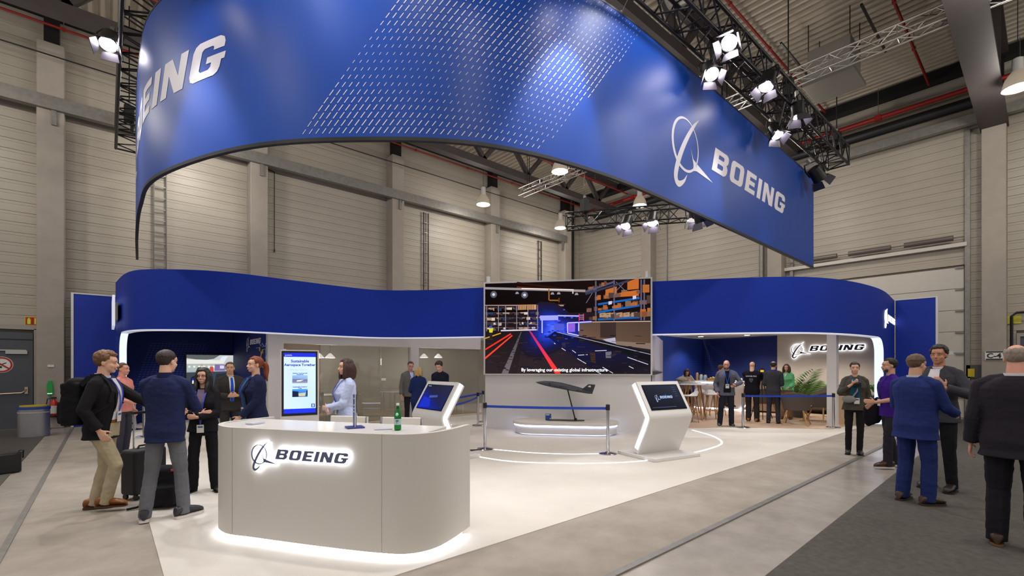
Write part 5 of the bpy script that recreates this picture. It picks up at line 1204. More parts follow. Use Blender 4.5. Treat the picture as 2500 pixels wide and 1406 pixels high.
# handbag on the side carpet
q = gp(14, 1156, .009); t = thing('handbag', 'black leather handbag standing on the charcoal carpet', 'bag', (q.x - .02, q.y + .05, .009), .5); b = B(); b.prism(rrect(-.17, -.09, .17, .09, .04), 0, .29); bevel(b.obj('body', mat('bag leather', '17161a', .4), t, smooth=40), .015, 2)
B().tube([(.10, -.09, .26), (.13, -.10, .33), (.19, -.06, .32), (.19, -.05, .2)], .01).obj('handle', mat('bag leather', '17161a', .4), t, smooth=True); B().bx((-.17, -.085, .285), (.17, .085, .295)).obj('zip', M_dark, t)

# ================================================================== lounge furniture
M_wood = mat('ash wood', 'a9804f', .45, var=.12, scale=4, stretch=(1, 1, .2))
M_seat = mat('stool shell', 'd8d3cd', .45); M_felt = mat('grey felt', '544c44', .85, var=.08, scale=40)
def bar_table(loc, rz, lab, src=[None]):
    if src[0] is None:
        t = thing('bar_table', lab, 'table', loc, rz); bevel(B().prism(rrect(-.38, -.38, .38, .38, .1), 1.045, 1.07).obj('table_top', M_white, t), .005)
        for sx in (-1, 1):
            for sy in (-1, 1): B().cyl((sx * .16, sy * .16, 1.045), (sx * .31, sy * .31, .0), .028, .02, n=10).obj('leg', M_wood, t, smooth=True)
        B().bar((-.25, 0, .3), (.25, 0, .3), .03).obj('stretcher', M_wood, t)
        src[0] = t; return t
    return dup(src[0], loc, rz, lab)
bar_table(at(1693, 14.2, .02), .3, 'high white table with splayed wooden legs nearest the kiosk'); bar_table(at(1678, 15.95, .02), .2, 'high white table where the seated woman leans')
def stool(loc, rz, lab, src=[None]):
    if src[0] is None:
        t = thing('bar_stool', lab, 'stool', loc, rz)
        b = B(); last = None
        for r, z in ((.06, .735), (.17, .74), (.205, .765), (.20, .775), (.16, .755), (.02, .752)):
            i = b.ring(Vector((0, 0, z)), Vector((1, 0, 0)), Vector((0, 1, 0)), r, r, 20)
            if last is not None: b.bridge(last, i, 20)
            else: b.cap(i, 20, 0, True)
            last = i
        b.cap(last, 20); b.obj('seat', M_seat, t, smooth=60)
        bk = B(); 
        for k in range(10):
            a0, a1 = radians(205 + k * 13), radians(205 + (k + 1) * 13); h0 = .765 + .13 * sin(pi * k / 10); h1 = .765 + .13 * sin(pi * (k + 1) / 10)
            for rr in (.205, .215): bk.quad([(rr * cos(a0), rr * sin(a0), .765), (rr * cos(a1), rr * sin(a1), .765), (rr * 1.12 * cos(a1), rr * 1.12 * sin(a1), h1), (rr * 1.12 * cos(a0), rr * 1.12 * sin(a0), h0)])
        bk.obj('backrest', M_seat, t, smooth=60)
        for k in range(4): a = pi / 4 + k * pi / 2; B().cyl((.12 * cos(a), .12 * sin(a), .74), (.25 * cos(a), .25 * sin(a), 0), .018, .013, n=8).obj('leg', M_wood, t, smooth=True)
        B().tube([(.2 * cos(pi / 4 + k * pi / 2), .2 * sin(pi / 4 + k * pi / 2), .28) for k in range(4)], .01, n=6, closed=True).obj('foot_ring', M_wood, t)
        src[0] = t; return t
    return dup(src[0], loc, rz, lab)
stool(at(1736, 14.0, .02), 2.2, 'white shell bar stool with wooden legs on the right of the near table'); stool(at(1684, 13.4, .02), 1.0, 'white shell bar stool partly behind the kiosk'); stool(at(1714, 15.2, .02), 2.6, 'white shell bar stool between the two high tables'); stool(at(1752, 15.3, .02), 2.9, 'white shell bar stool under the person behind the bald man'); stool(at(1672, 16.9, .02), .4, 'white shell bar stool of the seated woman')
# bar counter
BX = 17.3; y0, y1 = onX(1695, 950, BX).y, onX(1885, 950, BX).y
br = thing('bar_counter', 'white bar counter with light lines and an oak end', 'bar counter')
ym = onX(1815, 950, BX).y
B().bx((BX, ym, .07), (BX + .6, y0, 1.04)).obj('body', mat('bar white', 'cfc9c2', .45), br); B().bx((BX - .02, y1 - .15, .07), (BX + .6, ym, 1.04)).obj('oak_end', mat('bar oak', 'b69b82', .5, var=.08, stretch=(1, 4, .4)), br); B().bx((BX - .06, y1 - .15, 1.04), (BX + .64, y0 + .04, 1.08)).obj('bar_top', M_white, br)
B().bx((BX - .03, ym, 1.005), (BX, y0, 1.035)).obj('light_line', emat('bar led', 'dfe4ff', 6.0), br); B().bx((BX - .0, ym - .25, .03), (BX + .03, y0, .065)).obj('light_line', emat('bar led', 'dfe4ff', 6.0), br); B().bx((BX + .08, y1 - .1, .02), (BX + .5, y0 - .05, .07)).obj('toe_kick', M_dark, br)
ar = [(ym + .12 * (1 - ((z - .52) / .5) ** 2) * -2.0 + (.25 if z < .3 else 0) * (.3 - z) * 3, z) for z in [.06 + k * .06 for k in range(16)]]
b = B()
for (ya_, za), (yb2, zb) in zip(ar, ar[1:]): b.bar((BX - .03, ya_, za), (BX - .03, yb2, zb), .02, .03)
b.obj('light_arc', emat('bar led', 'dfe4ff', 6.0), br)
# things on the bar
for k, (px, lab, cc, sz) in enumerate(((1702, 'tall brown jar at the left end of the bar', '8a6a3a', (.055, .3)), (1712, 'clear grey canister on the bar', '7d8690', (.065, .24)), (1722, 'clear blue canister on the bar', '6c7c92', (.065, .22)), (1808, 'small cup right of the bald man on the bar', 'c8c4be', (.06, .12)), (1800, 'glass beside the bald man on the bar', 'b9bcc4', (.06, .16)))):
    q = onX(px, 930, BX + .25); t = thing('jar', lab, 'jar', (q.x, q.y, 1.08)); b = B(); b.lathe([(sz[0], 0), (sz[0] * 1.05, .02), (sz[0], sz[1] * .8), (sz[0] * .7, sz[1] * .92)], n=14); b.obj('body', mat('jar %d' % k, cc, .3), t, smooth=50); B().lathe([(sz[0] * .75, sz[1] * .92), (sz[0] * .75, sz[1])], n=14).obj('lid', mat('jar lid %d' % k, 'a98f5a', .4), t)
q = onX(1750, 930, BX + .25); t = thing('fruit_tray', 'brown wicker tray on the bar', 'tray', (q.x, q.y, 1.08)); b = B(); b.bx((-.16, -.30, 0), (.16, .30, .02)); [b.bx(*c) for c in (((-.17, -.31, 0), (-.15, .31, .1)), ((.15, -.31, 0), (.17, .31, .1)), ((-.17, -.31, 0), (.17, -.29, .1)), ((-.17, .29, 0), (.17, .31, .1)))]; b.obj('basket', mat('wicker', '8a5f34', .7, var=.3, scale=40), t)
for k in range(7): B_ = B(); B_.ell((0, 0, 0), (.05, .05, .05)); o = B_.obj('fruit', mat('fruit %d' % (k % 3), ['b99a2a', 'a8741f', '7c8a2c'][k % 3], .5), smooth=True, label='small round fruit heaped in the wicker tray on the bar', cat='fruit', group='fruit in the tray', loc=(q.x + .05 * (k % 2) - .03, q.y - .22 + k * .074, 1.08 + .075 + .03 * (k % 2)))
# tub armchairs
def armchair(loc, rz, lab, src=[None]):
    if src[0] is None:
        t = thing('tub_armchair', lab, 'armchair', loc, rz)
        b = B(); n = 24; ro, ri = .33, .28; N = n + 1
        for k in range(N):
            a = radians(-35 + 250 * k / n); f_ = max(0, sin(a)) ; h = .60 + .20 * max(0, sin((k / n) * pi)) ** 1.5
            for r, z in ((ro * .80, .36), (ro * 1.03, h), (ri * 1.03, h), (ri * .78, .44)): b.v.append((r * cos(a) * 1.02, -r * sin(a) * .98, z))
        for k in range(n):
            p, q_ = 4 * k, 4 * k + 4
            for e in range(4): b.f.append((p + e, p + (e + 1) % 4, q_ + (e + 1) % 4, q_ + e)); b.m.append(0); b.c.append(None)
        b.f.append((0, 1, 2, 3)); b.f.append((4 * n + 3, 4 * n + 2, 4 * n + 1, 4 * n)); b.m += [0, 0]; b.c += [None, None]
        bevel(b.obj('tub_back', M_felt, t, smooth=50), .012, 2)
        b = B(); b.prism([(p[0] * .27, p[1] * .29 + .03) for p in ov(1, 1, 24)], .36, .45); bevel(b.obj('seat_cushion', M_felt, t, smooth=40), .02, 2)
        for sx in (-1, 1):
            for sy in (-1, 1): B().cyl((sx * .16, sy * .16, .38), (sx * .27, sy * .26, 0), .022, .014, n=10).obj('leg', M_wood, t, smooth=True)
        src[0] = t; return t
    return dup(src[0], loc, rz, lab)
for px, t_, r, lab in ((1944, 12.8, -1.4, 'grey felt tub armchair with wooden legs nearest the rope'), (2010, 13.7, -.5, 'grey felt tub armchair next to the white post'), (1872, 15.1, -1.2, 'grey felt tub armchair behind the man in the grey suit'), (2056, 14.7, -1.6, 'grey felt tub armchair behind the white post')): o = armchair(at(px, t_, .02), r, lab); o.scale = (1.12,) * 3
sf = thing('sofa', 'long grey curved-back sofa against the lounge wall', 'sofa', (18.40, 5.0, .02), radians(90)); bevel(B().bx((-.9, -.4, .12), (.9, .35, .42)).obj('seat', M_felt, sf), .05, 3); b = B(); b.prism(rrect(-.95, -.42, .95, -.26, .07), .2, .98); bevel(b.obj('backrest', M_felt, sf, smooth=40), .06, 3)
for sx in (-1, 1):
    bevel(B().bx((sx * .95 - .08, -.4, .2), (sx * .95 + .08, .35, .62)).obj('armrest', M_felt, sf), .05, 3)
    for sy in (-.3, .28): B().cyl((sx * .8, sy, .14), (sx * .85, sy, 0), .02, n=8).obj('leg', M_wood, sf)
lt = thing('side_table', 'low round white table between the armchairs', 'table', at(1962, 13.75, .02)); lt.scale = (.7, .7, 1); B().lathe([(.3, .44), (.3, .46)], n=24).obj('table_top', M_white, lt, smooth=40); B().cyl((0, 0, .01), (0, 0, .44), .025, n=10).obj('stem', M_wood, lt); B().lathe([(.16, 0), (.16, .015)], n=20).obj('foot', M_wood, lt)
# planter partition and plants
pa, pb2 = at(2068, 12.85, 0), at(2148, 14.1, 0); t = thing('planter', 'low grey planter partition with an oak end beside the white post', 'planter'); B().wall([pa.xy, pb2.xy], .34, .02, .78).obj('box', mat('planter grey', '8d857c', .6), t); dd = (pb2 - pa).normalized(); B().wall([(pa - dd * .05).xy, pa.xy], .36, .02, .80).obj('end_panel', mat('bar oak', 'b69b82', .5), t)
def frond_plant(loc, lab, n, L, up, w, pot=True, seed=1, green=('3f6a2c', '6f8f45'), leaflets=True):
    t = thing('potted_palm' if leaflets else 'leafy_plant', lab, 'plant', loc); R = random.Random(seed); mts = [mat('leaf ' + g, g, .5, var=.15) for g in green]
    if pot: B().lathe([(.16, 0), (.21, .34), (.19, .34), (.17, .30)], n=20).obj('pot', mat('plant pot', '5e5a57', .6), t, smooth=50); B().lathe([(.18, .28), (.18, .30)], n=16).obj('soil', mat('soil', '2a211a', .9), t)
    z0 = .3 if pot else 0.0
    for k in range(n):
        a = R.uniform(0, 2 * pi); l = L * R.uniform(.7, 1.1); tilt = R.uniform(.0, .55) * (1.2 - up); pts = []
        for j in range(9):
            s = j / 8; out = l * s * sin(tilt + s * .45); hz = l * s * cos(tilt + s * .45); pts.append(Vector((out * cos(a), out * sin(a), z0 + hz)))
        b = B(); b.tube(pts, [.009 * (1 - .8 * j / 8) for j in range(9)], n=5); sd_ = Vector((-sin(a), cos(a), 0))
        if leaflets:
            for j in range(2, 9):
                for half in (0, .5):
                    if j + half > 8: continue
                    p = pts[j] if half == 0 else pts[j].lerp(pts[j + 1], .5); tan = (pts[min(j + 1, 8)] - pts[j - 1]).normalized(); ll = l * .38 * sin(pi * (j + half) / 9.5) + .05
                    for s in (-1, 1):
                        tip = p + (sd_ * s * .75 + tan * .75).normalized() * ll - Vector((0, 0, ll * .22)); m_ = p.lerp(tip, .5) + Vector((0, 0, .01)); ww_ = tan * (w * .5); b.quad([p, m_ - ww_, tip, m_ + ww_])
        else:
            for j in range(2, 9):
                for s in (-1, 1):
                    p = pts[j]; tan = (pts[min(j + 1, 8)] - pts[j - 1]).normalized(); ll = l * .25; tip = p + (sd_ * s + tan * .5).normalized() * ll; m_ = p.lerp(tip, .5); b.quad([p, m_ - tan * ll * .3, tip, m_ + tan * ll * .3])
        b.obj('frond' if leaflets else 'stem', mts[k % len(mts)], t)
    return t
frond_plant(at(1950, 14.7, .02), 'tall green palm behind the woman in the green jacket', 12, 1.25, .35, .04, seed=5)
q = at(2138, 13.9, .78); frond_plant(q, 'small bright green plant on the planter', 10, .38, .3, .02, pot=False, seed=2, green=('4f8a34', '7fae55'), leaflets=False)
q = at(2100, 13.3, .78); frond_plant(q, 'small green plant on the planter behind the woman in olive', 9, .36, .3, .02, pot=False, seed=4, green=('4f8a34', '6a9a48'), leaflets=False)
# second model wing behind the screen
wq = at(1604, 11.75, 1.47); t = thing('model_nose', 'grey aircraft model nose showing right of the video screen', 'aircraft model', (wq.x, wq.y, wq.z)); b = B(); sdir = RGT
pts = [(-.22, .075), (-.12, .07), (-.03, .06), (.08, .035), (.15, .003)]; last = None
for s, r in pts:
    c_ = sdir * s; i = b.ring(c_, FWD, Vector((0, 0, 1)), r * 1.2, r, 12)
    if last is not None: b.bridge(last, i, 12)
    else: b.cap(i, 12, 0, True)
    last = i
b.cap(last, 12); b.obj('nose_cone', M_ac, t, smooth=60); B().cyl(sdir * -.15 + Vector((0, 0, -.02)), sdir * -.15 + Vector((0, 0, .02 - wq.z)), .02, n=8).obj('stand_rod', M_dark, t)
# ================================================================== people
SKIN = {'fair': 'd9a98f', 'light': 'c99a80', 'tan': 'b98468', 'pink': 'd29a86'}
def skinmat(k): return mat('skin ' + k, SKIN[k], .55, spec=.35)
def cloth(col, rough=.85): return mat('cloth ' + col, col, rough, var=.10, scale=9, bump=.25, bscale=90, spec=.2)
def hairmat(col): return mat('hair ' + col, col, .55, var=.35, scale=30, bump=.5, bscale=120, stretch=(1, 1, .25))
def vox(b, name, m, parent, vs, sm=4, dec=None, wr=0.0, fac=.5):
    me = b.mesh(name, m); o = bpy.data.objects.new('tmp', me)
    r = o.modifiers.new('r', 'REMESH'); r.mode = 'VOXEL'; r.voxel_size = vs
    if sm: s_ = o.modifiers.new('s', 'SMOOTH'); s_.iterations = sm; s_.factor = fac
    if dec: d_ = o.modifiers.new('d', 'DECIMATE'); d_.ratio = dec
    out = evaluated(o); out.name = name
    bpy.data.objects.remove(o); bpy.data.meshes.remove(me)
    if wr:
        nv = len(out.vertices); co = [0.0] * (3 * nv); nr = [0.0] * (3 * nv); out.vertices.foreach_get('co', co); out.vertex_normals.foreach_get('vector', nr)
        for i in range(0, 3 * nv, 3):
            x, y, z = co[i:i + 3]; q = (noise.noise((x * 9, y * 9, z * 16)) + .6 * noise.noise((x * 22 + 5, y * 22, z * 34))) * wr
            co[i] = x + nr[i] * q; co[i + 1] = y + nr[i + 1] * q; co[i + 2] = z + nr[i + 2] * q
        out.vertices.foreach_set('co', co)
    out.materials.clear(); out.materials.append(m); out.polygons.foreach_set('use_smooth', [True] * len(out.polygons)); out.update()
    return link(name, out, parent)
def sst(x): x = min(max(x, 0), 1); return x * x * (3 - 2 * x)
def ik(a, t, l1, l2, pole):
    d = t - a; L = d.length
    if L > (l1 + l2) * .998: d = d * ((l1 + l2) * .998 / L); t = a + d; L = d.length
    d.normalize(); x = (l1 * l1 - l2 * l2 + L * L) / (2 * L); h = sqrt(max(l1 * l1 - x * x, 0)); p = pole - d * pole.dot(d)
    p = p.normalized() if p.length > 1e-4 else d.orthogonal().normalized()
    return a + d * x + p * h, t
PE = 2.4
TORSO = {'m': [(.84, .160, .105, -.012), (.92, .165, .112, -.012), (1.0, .158, .108, -.004), (1.09, .150, .106, .004), (1.2, .162, .114, .008), (1.3, .176, .118, .006), (1.37, .170, .106, -.002), (1.42, .128, .088, -.012), (1.465, .078, .070, -.014), (1.50, .06, .06, -.012)],
         'f': [(.84, .166, .108, -.014), (.92, .168, .112, -.014), (1.0, .148, .100, -.004), (1.09, .130, .094, .002), (1.18, .138, .100, .008), (1.27, .152, .122, .020), (1.33, .150, .108, .010), (1.39, .128, .090, -.004), (1.43, .088, .074, -.012), (1.468, .058, .060, -.012), (1.50, .05, .052, -.010)]}
def sec_at(secs, z):
    if z <= secs[0][0]: return secs[0]
    for a, b in zip(secs, secs[1:]):
        if a[0] <= z <= b[0]: t = (z - a[0]) / (b[0] - a[0]); return tuple(p + (q - p) * t for p, q in zip(a, b))
    return secs[-1]
class Person:
    def __init__(s, label, px, t, face, h, sex='m', skin='fair', vs=.007, build=1.0, lean=0, side=0, twist=0, hip=(0, 0, 0), rarm=None, larm=None, rpole=None, lpole=None, rfoot=(.10, 0, 0), lfoot=(-.10, 0, 0),
                 ryaw=-8, lyaw=8, head=(0, 0), rcurl=.5, lcurl=.5, rpalm=None, lpalm=None, rfing=None, lfing=None, kneeout=.04, pos=None, hscale=1.0):
        s.k = h / 1.75; s.sex = sex; s.vs = vs; s.build = build; s.far = vs > .008
        P = at(px, t, .012) if pos is None else Vector(pos); s.pos = P; c = -P.xy.normalized(); r = Vector((P.y, -P.x)).normalized(); a = radians(face); fv = c * cos(a) + r * sin(a)
        s.root = thing('person', label, 'person', P, math.atan2(-fv.x, fv.y)); s.hip = Vector(hip); s.lean, s.side, s.twist = radians(lean), radians(side), radians(twist); s.secs = TORSO[sex]
        s.skin = skinmat(skin); s.hs = hscale
        sw = (.178 if sex == 'm' else .152) * build
        s.S = {1: s.T(sw, -.005, 1.392), -1: s.T(-sw, -.005, 1.392)}
        s.E, s.Wr, s.K, s.A, s.Hj = {}, {}, {}, {}, {}
        for sg, tgt, pole in ((1, rarm, rpole), (-1, larm, lpole)):
            tg = Vector(tgt) if tgt is not None else Vector((sg * (sw + .075), .03, .875)) + s.hip
            s.E[sg], s.Wr[sg] = ik(s.S[sg], tg, .285, .25, Vector(pole) if pole else Vector((sg * .35, -1, -.1)))
        for sg, ft in ((1, rfoot), (-1, lfoot)):
            s.Hj[sg] = Vector((sg * .088 * build, 0, .885)) + s.hip; s.K[sg], s.A[sg] = ik(s.Hj[sg], Vector((ft[0], ft[1] - .03, .085 + ft[2])), .408, .396, Vector((sg * kneeout, 1, 0)))
        s.fy = {1: radians(ryaw), -1: radians(lyaw)}; s.curl = {1: rcurl, -1: lcurl}; s.palm = {1: rpalm, -1: lpalm}; s.fing = {1: rfing, -1: lfing}
        s.N = s.T(0, -.012, 1.475); s.Rh = Matrix.Rotation(s.twist * .6 + radians(-head[0]), 3, 'Z') @ Matrix.Rotation(-s.lean * .5 - radians(head[1]), 3, 'X'); s.Hc = s.N + s.Rh @ Vector((0, .022, .158))
        s.body()
    def T(s, x, y, z):
        w = sst((z - .88) / .3); p = Vector((x, y, z - .95)); p = Matrix.Rotation(-s.lean * w, 3, 'X') @ Matrix.Rotation(s.side * w, 3, 'Y') @ (Matrix.Rotation(s.twist * w, 3, 'Z') @ p)
        return p + Vector((0, 0, .95)) + s.hip
    def fin(s, b): b.v = [tuple(Vector(v) * s.k) for v in b.v]; return b
    def loft(s, b, secs, n=22):
        last = None
        for z, w, d, yo in secs:
            i = len(b.v)
            for k in range(n):
                a = 2 * pi * k / n; c, q = cos(a), sin(a); x = w * s.build * math.copysign(abs(c) ** (2 / PE), c); y = d * s.build * math.copysign(abs(q) ** (2 / PE), q) + yo; b.v.append(tuple(s.T(x, y, z)))
            if last is not None: b.bridge(last, i, n)
            else: b.cap(i, n, 0, True)
            last = i
        b.cap(last, n)
    def front(s, x, z, off, inf=0.0, back=False):
        _, w, d, yo = sec_at(s.secs, z); w = (w + inf) * s.build; d = (d + inf) * s.build; y = d * max(0, 1 - abs(x / w) ** PE) ** (1 / PE) + off
        return s.T(x, (-y if back else y) + yo, z)
    def hp(s, x, y, z): return s.Hc + s.Rh @ (Vector((x, y, z)) * (.97 if s.sex == 'm' else .93) * s.hs)
    def capsule(s, b, p, q, r, r2): b.cyl(p, q, r, r2, n=10); b.ell(p, (r,) * 3, 10, 6); b.ell(q, (r2,) * 3, 10, 6)
    def hell(s, b, c, r): k = (.97 if s.sex == 'm' else .93) * s.hs; b.ell(s.hp(*c), [x * k for x in r], 16, 12, M=s.Rh)
    def hand(s, b, sg):
        W = s.Wr[sg]; d = (W - s.E[sg]).normalized() if s.fing[sg] is None else Vector(s.fing[sg]).normalized()
        n = Vector(s.palm[sg]) if s.palm[sg] is not None else Vector((-sg, 0, 0)); n = n - d * n.dot(d); n = n.normalized() if n.length > 1e-3 else d.orthogonal().normalized(); th = d.cross(n) * sg
        k = .95 if s.sex == 'm' else .86; W = W + d * .01
        b.ell(W + d * .045 * k, (.036 * k, .05 * k, .016 * k), 12, 8, M=Matrix((th, d, n)).transposed())
        for i, (o, L) in enumerate(((.034, .070), (.0115, .080), (-.0115, .075), (-.033, .058))):
            a = W + th * (o * .55 * k) + d * .01; kn = W + th * (o * k) + d * (.085 * k - abs(o) * .15); s.capsule(b, a, kn, .013 * k, .0115 * k); p = kn; ang = s.curl[sg] * .35 + .05; fan = o * 2.2
            for j, f in enumerate((.45, .32, .25)):
                dr = (d * cos(ang) + n * sin(ang) + th * fan * .35).normalized(); q = p + dr * (L * f * k); s.capsule(b, p, q, (.0098 - j * .0008) * k, (.0092 - j * .0009) * k); p = q; ang += s.curl[sg] * .75
        p = W + th * .026 * k + d * .018 * k; dr = (d * .55 + th * .75 + n * .3).normalized(); q = p + dr * .042 * k; s.capsule(b, p, q, .014 * k, .011 * k); dr = (d * .85 + th * .35 + n * (.2 + s.curl[sg] * .5)).normalized(); s.capsule(b, q, q + dr * .034 * k, .011 * k, .009 * k)
    def body(s):
        b = B(); f = 1 if s.sex == 'm' else .88
        s.loft(b, [(z, w - .012, d - .012, yo) for z, w, d, yo in s.secs])
        for sg in (1, -1):
            S_, E, W = s.S[sg], s.E[sg], s.Wr[sg]
            s.capsule(b, s.T(sg * .09, -.01, 1.42), S_, .045 * f, .046 * f); s.capsule(b, S_, E, .043 * f, .035 * f); s.capsule(b, E, E.lerp(W, .35), .036 * f, .036 * f); s.capsule(b, E.lerp(W, .35), W, .038 * f, .026 * f)
            s.hand(b, sg); H, K, A = s.Hj[sg], s.K[sg], s.A[sg]
            s.capsule(b, H, K, .072 * f, .050 * f); s.capsule(b, K, K.lerp(A, .35), .050 * f, .051 * f); s.capsule(b, K.lerp(A, .35), A, .051 * f, .034 * f)
            s.capsule(b, A, A + Matrix.Rotation(s.fy[sg], 3, 'Z') @ Vector((0, .07, -.045)), .030 * f, .018 * f)
        hn = s.hell
        jw = 1.0 if s.sex == 'm' else .9
        hn(b, (0, -.018, .035), (.074, .094, .083)); hn(b, (0, .022, -.04), (.060 * jw, .064, .075)); hn(b, (0, .055, -.088), (.030 * (jw - .1), .030, .025)); hn(b, (0, .058, .03), (.056, .030, .045)); hn(b, (0, .012, -.072), (.052 * jw, .055, .035 * jw))
        for sg in (1, -1): hn(b, (sg * .036, .054, -.032), (.024, .026, .024)); hn(b, (sg * .075, -.012, -.008), (.011, .020, .032)); hn(b, (sg * .026, .076, .019), (.022, .014 * jw * jw, .008))
        s.capsule(b, s.hp(0, .082, .004), s.hp(0, .104, -.030), .0085, .0125); hn(b, (.010, .094, -.034), (.009, .010, .008)); hn(b, (-.010, .094, -.034), (.009, .010, .008)); hn(b, (0, .077, -.061), (.026, .016, .013))
        nr = (.054 if s.sex == 'm' else .045) * min(s.build, 1.12); s.capsule(b, s.T(0, -.018, 1.44), s.hp(0, -.02, -.05), nr * 1.12, nr)
        s.bodyo = vox(s.fin(b), 'body', s.skin, s.root, min(s.vs, .0075) * s.k if not s.far else s.vs, 3, .6 if not s.far else None)
    # ---- face
    def face(s, brow='4a3426', smile=0, glasses=None, beard=None, lips='a8605a', eye='2a1c14'):
        for sg in (1, -1):
            b = B(); b.ell(s.hp(sg * .031, .0765, .0015), (.0115, .007, .0046), 12, 8, M=s.Rh); s.fin(b).obj('eye', mat('eye white', 'b3a79e', .3), s.bodyo, smooth=True)
            b = B(); b.ell(s.hp(sg * .031, .0815, .0015), (.0052, .003, .0045), 10, 6, M=s.Rh); s.fin(b).obj('iris', mat('iris ' + eye, eye, .2), s.bodyo, smooth=True)
            b = B(); b.tube([s.hp(sg * .014, .0905, .0195), s.hp(sg * .03, .088, .0245), s.hp(sg * .047, .078, .018)], [.0032, .0036, .002], n=6); s.fin(b).obj('eyebrow', hairmat(brow), s.bodyo, smooth=True)
        w = .022 + .007 * smile; up = .006 * smile
        if smile >= 1:
            b = B(); b.ell(s.hp(0, .0885, -.063), (w * .85, .006, .0075), 14, 8, M=s.Rh); s.fin(b).obj('teeth', mat('teeth', 'ded8d0', .3), s.bodyo, smooth=True)
            b = B(); b.tube([s.hp(-w, .081, -.060 + up), s.hp(-w * .5, .092, -.0695), s.hp(0, .0945, -.0725), s.hp(w * .5, .092, -.0695), s.hp(w, .081, -.060 + up)], .0034, n=6); b.tube([s.hp(-w, .081, -.060 + up), s.hp(-w * .5, .0915, -.0565), s.hp(0, .0945, -.0555), s.hp(w * .5, .0915, -.0565), s.hp(w, .081, -.060 + up)], .0028, n=6)
        else: b = B(); b.tube([s.hp(-w, .083, -.063 + up), s.hp(-w * .5, .0905, -.0635), s.hp(0, .093, -.065), s.hp(w * .5, .0905, -.0635), s.hp(w, .083, -.063 + up)], [.002, .0045, .0055, .0045, .002], n=8)
        s.fin(b).obj('lips', mat('lips ' + lips, lips, .5), s.bodyo, smooth=True)
        if glasses:
            b = B()
            for sg in (1, -1):
                b.tube([s.hp(sg * .033 + .021 * cos(a), .098 - .006 * abs(cos(a)), .0 + .016 * sin(a)) for a in [2 * pi * k / 14 for k in range(14)]], .0018, n=5, closed=True); b.tube([s.hp(sg * .054, .092, .006), s.hp(sg * .078, .02, .008), s.hp(sg * .078, -.01, .004)], .0016, n=5)
            b.tube([s.hp(-.012, .098, .004), s.hp(0, .103, .007), s.hp(.012, .098, .004)], .0018, n=5); s.fin(b).obj('glasses', mat('frames ' + glasses, glasses, .3), s.root, smooth=True)
        if beard:
            b = B()
            for a in range(-8, 9):
                for z in (-.066, -.078, -.09, -.102):
                    x = .063 * sin(a / 8 * 1.45); y = .012 + .066 * cos(a / 8 * 1.35)
                    if abs(a) < 4 and z > -.075: continue
                    if abs(a) > 5 and z < -.08 or abs(a) > 6: continue
                    b.ell(s.hp(x * .97, y - (.004 if z > -.09 else .010), z - .002), (.0105,) * 3, 8, 5)
            b.tube([s.hp(-.028, .082, -.058), s.hp(-.012, .094, -.046), s.hp(.012, .094, -.046), s.hp(.028, .082, -.058)], .006, n=6)
            vox(s.fin(b), 'beard', hairmat(beard), s.root, .006, 2)
    # ---- hair
    def hair(s, col, style='short', vol=.012, seed=1, line=.084):
        R = random.Random(seed); b = B(); n = 420; g = pi * (3 - sqrt(5))
        for i in range(n):
            z = 1 - 2 * (i + .5) / n; r = sqrt(1 - z * z); a = i * g; x, y = r * cos(a), r * sin(a); p = Vector((x * .076, -.018 + y * .096, .035 + z * .085))
            if p.y > .03: ok = p.z > line + (.012 if abs(p.x) > .045 else 0)
            elif p.y > -.03: ok = p.z > (.045 - (.03 - p.y) * .9 if style in ('short', 'curly', 'crew', 'balding') else .02 if style != 'bun' else -.03)
            else: ok = p.z > -.075
            if style == 'balding': ok = ok and (p.z < .075 or p.y < -.075 and p.z < .085)
            if style == 'crew2' and p.z > .1: ok = ok
            if not ok: continue
            j = R.uniform(.6, 1.3); rr = max(.0095, vol * j + .003)
            if p.z < .045: rr *= .62
            if p.y > .02: rr *= .8
            if style == 'curly' and p.z > .06: rr *= 1.2
            b.ell(s.hp(*(p * 1.0 + Vector((x, y, z)) * vol * .25)), (rr * 1.1,) * 3, 8, 5)
        def lock(pts, rad): b.tube([s.hp(*q) for q in smooth_path(pts, 4)], [v.x for v in smooth_path([(q, 0, 0) for q in rad], 4)], n=8)
        if style in ('long', 'bob'):
            end = -.30 if style == 'long' else -.175
            for sg in (1, -1):
                for k, (y0, fr) in enumerate(((.035, .03), (.0, .0), (-.045, -.03), (-.08, -.055))):
                    w = R.uniform(-.008, .008); lock([(sg * .05, y0 * .8, .08), (sg * (.082 + w), y0, .0), (sg * (.085 + w), y0 + fr * .2, -.09), (sg * (.080 + w), y0 + fr * .4 + (.03 if style == 'long' and k < 2 else 0), -.16), (sg * (.074 + w), y0 + fr * .3 + (.06 if style == 'long' and k < 2 else 0), end + R.uniform(-.02, .03))], [.022, .026, .028, .026, .010])
            for k in range(6): x = (k - 2.5) * .026; lock([(x, -.09, .05), (x * 1.15, -.112, -.04), (x * 1.2, -.105, -.12), (x * 1.1, -.10, end + R.uniform(-.02, .04))], [.022, .028, .026, .010])
        if style == 'curly':
            for k in range(90):
                a = R.uniform(0, 2 * pi); e = R.uniform(.15, 1.4); d = Vector((cos(a) * cos(e), sin(a) * cos(e), sin(e))); q = Vector((d.x * .08, -.018 + d.y * .1, .04 + d.z * .088)) + d * vol * R.uniform(.5, 1.2)
                if q.y > .04 and q.z < .095: continue
                b.ell(s.hp(*q), (.009 + vol * .25 * R.random(),) * 3, 8, 5)
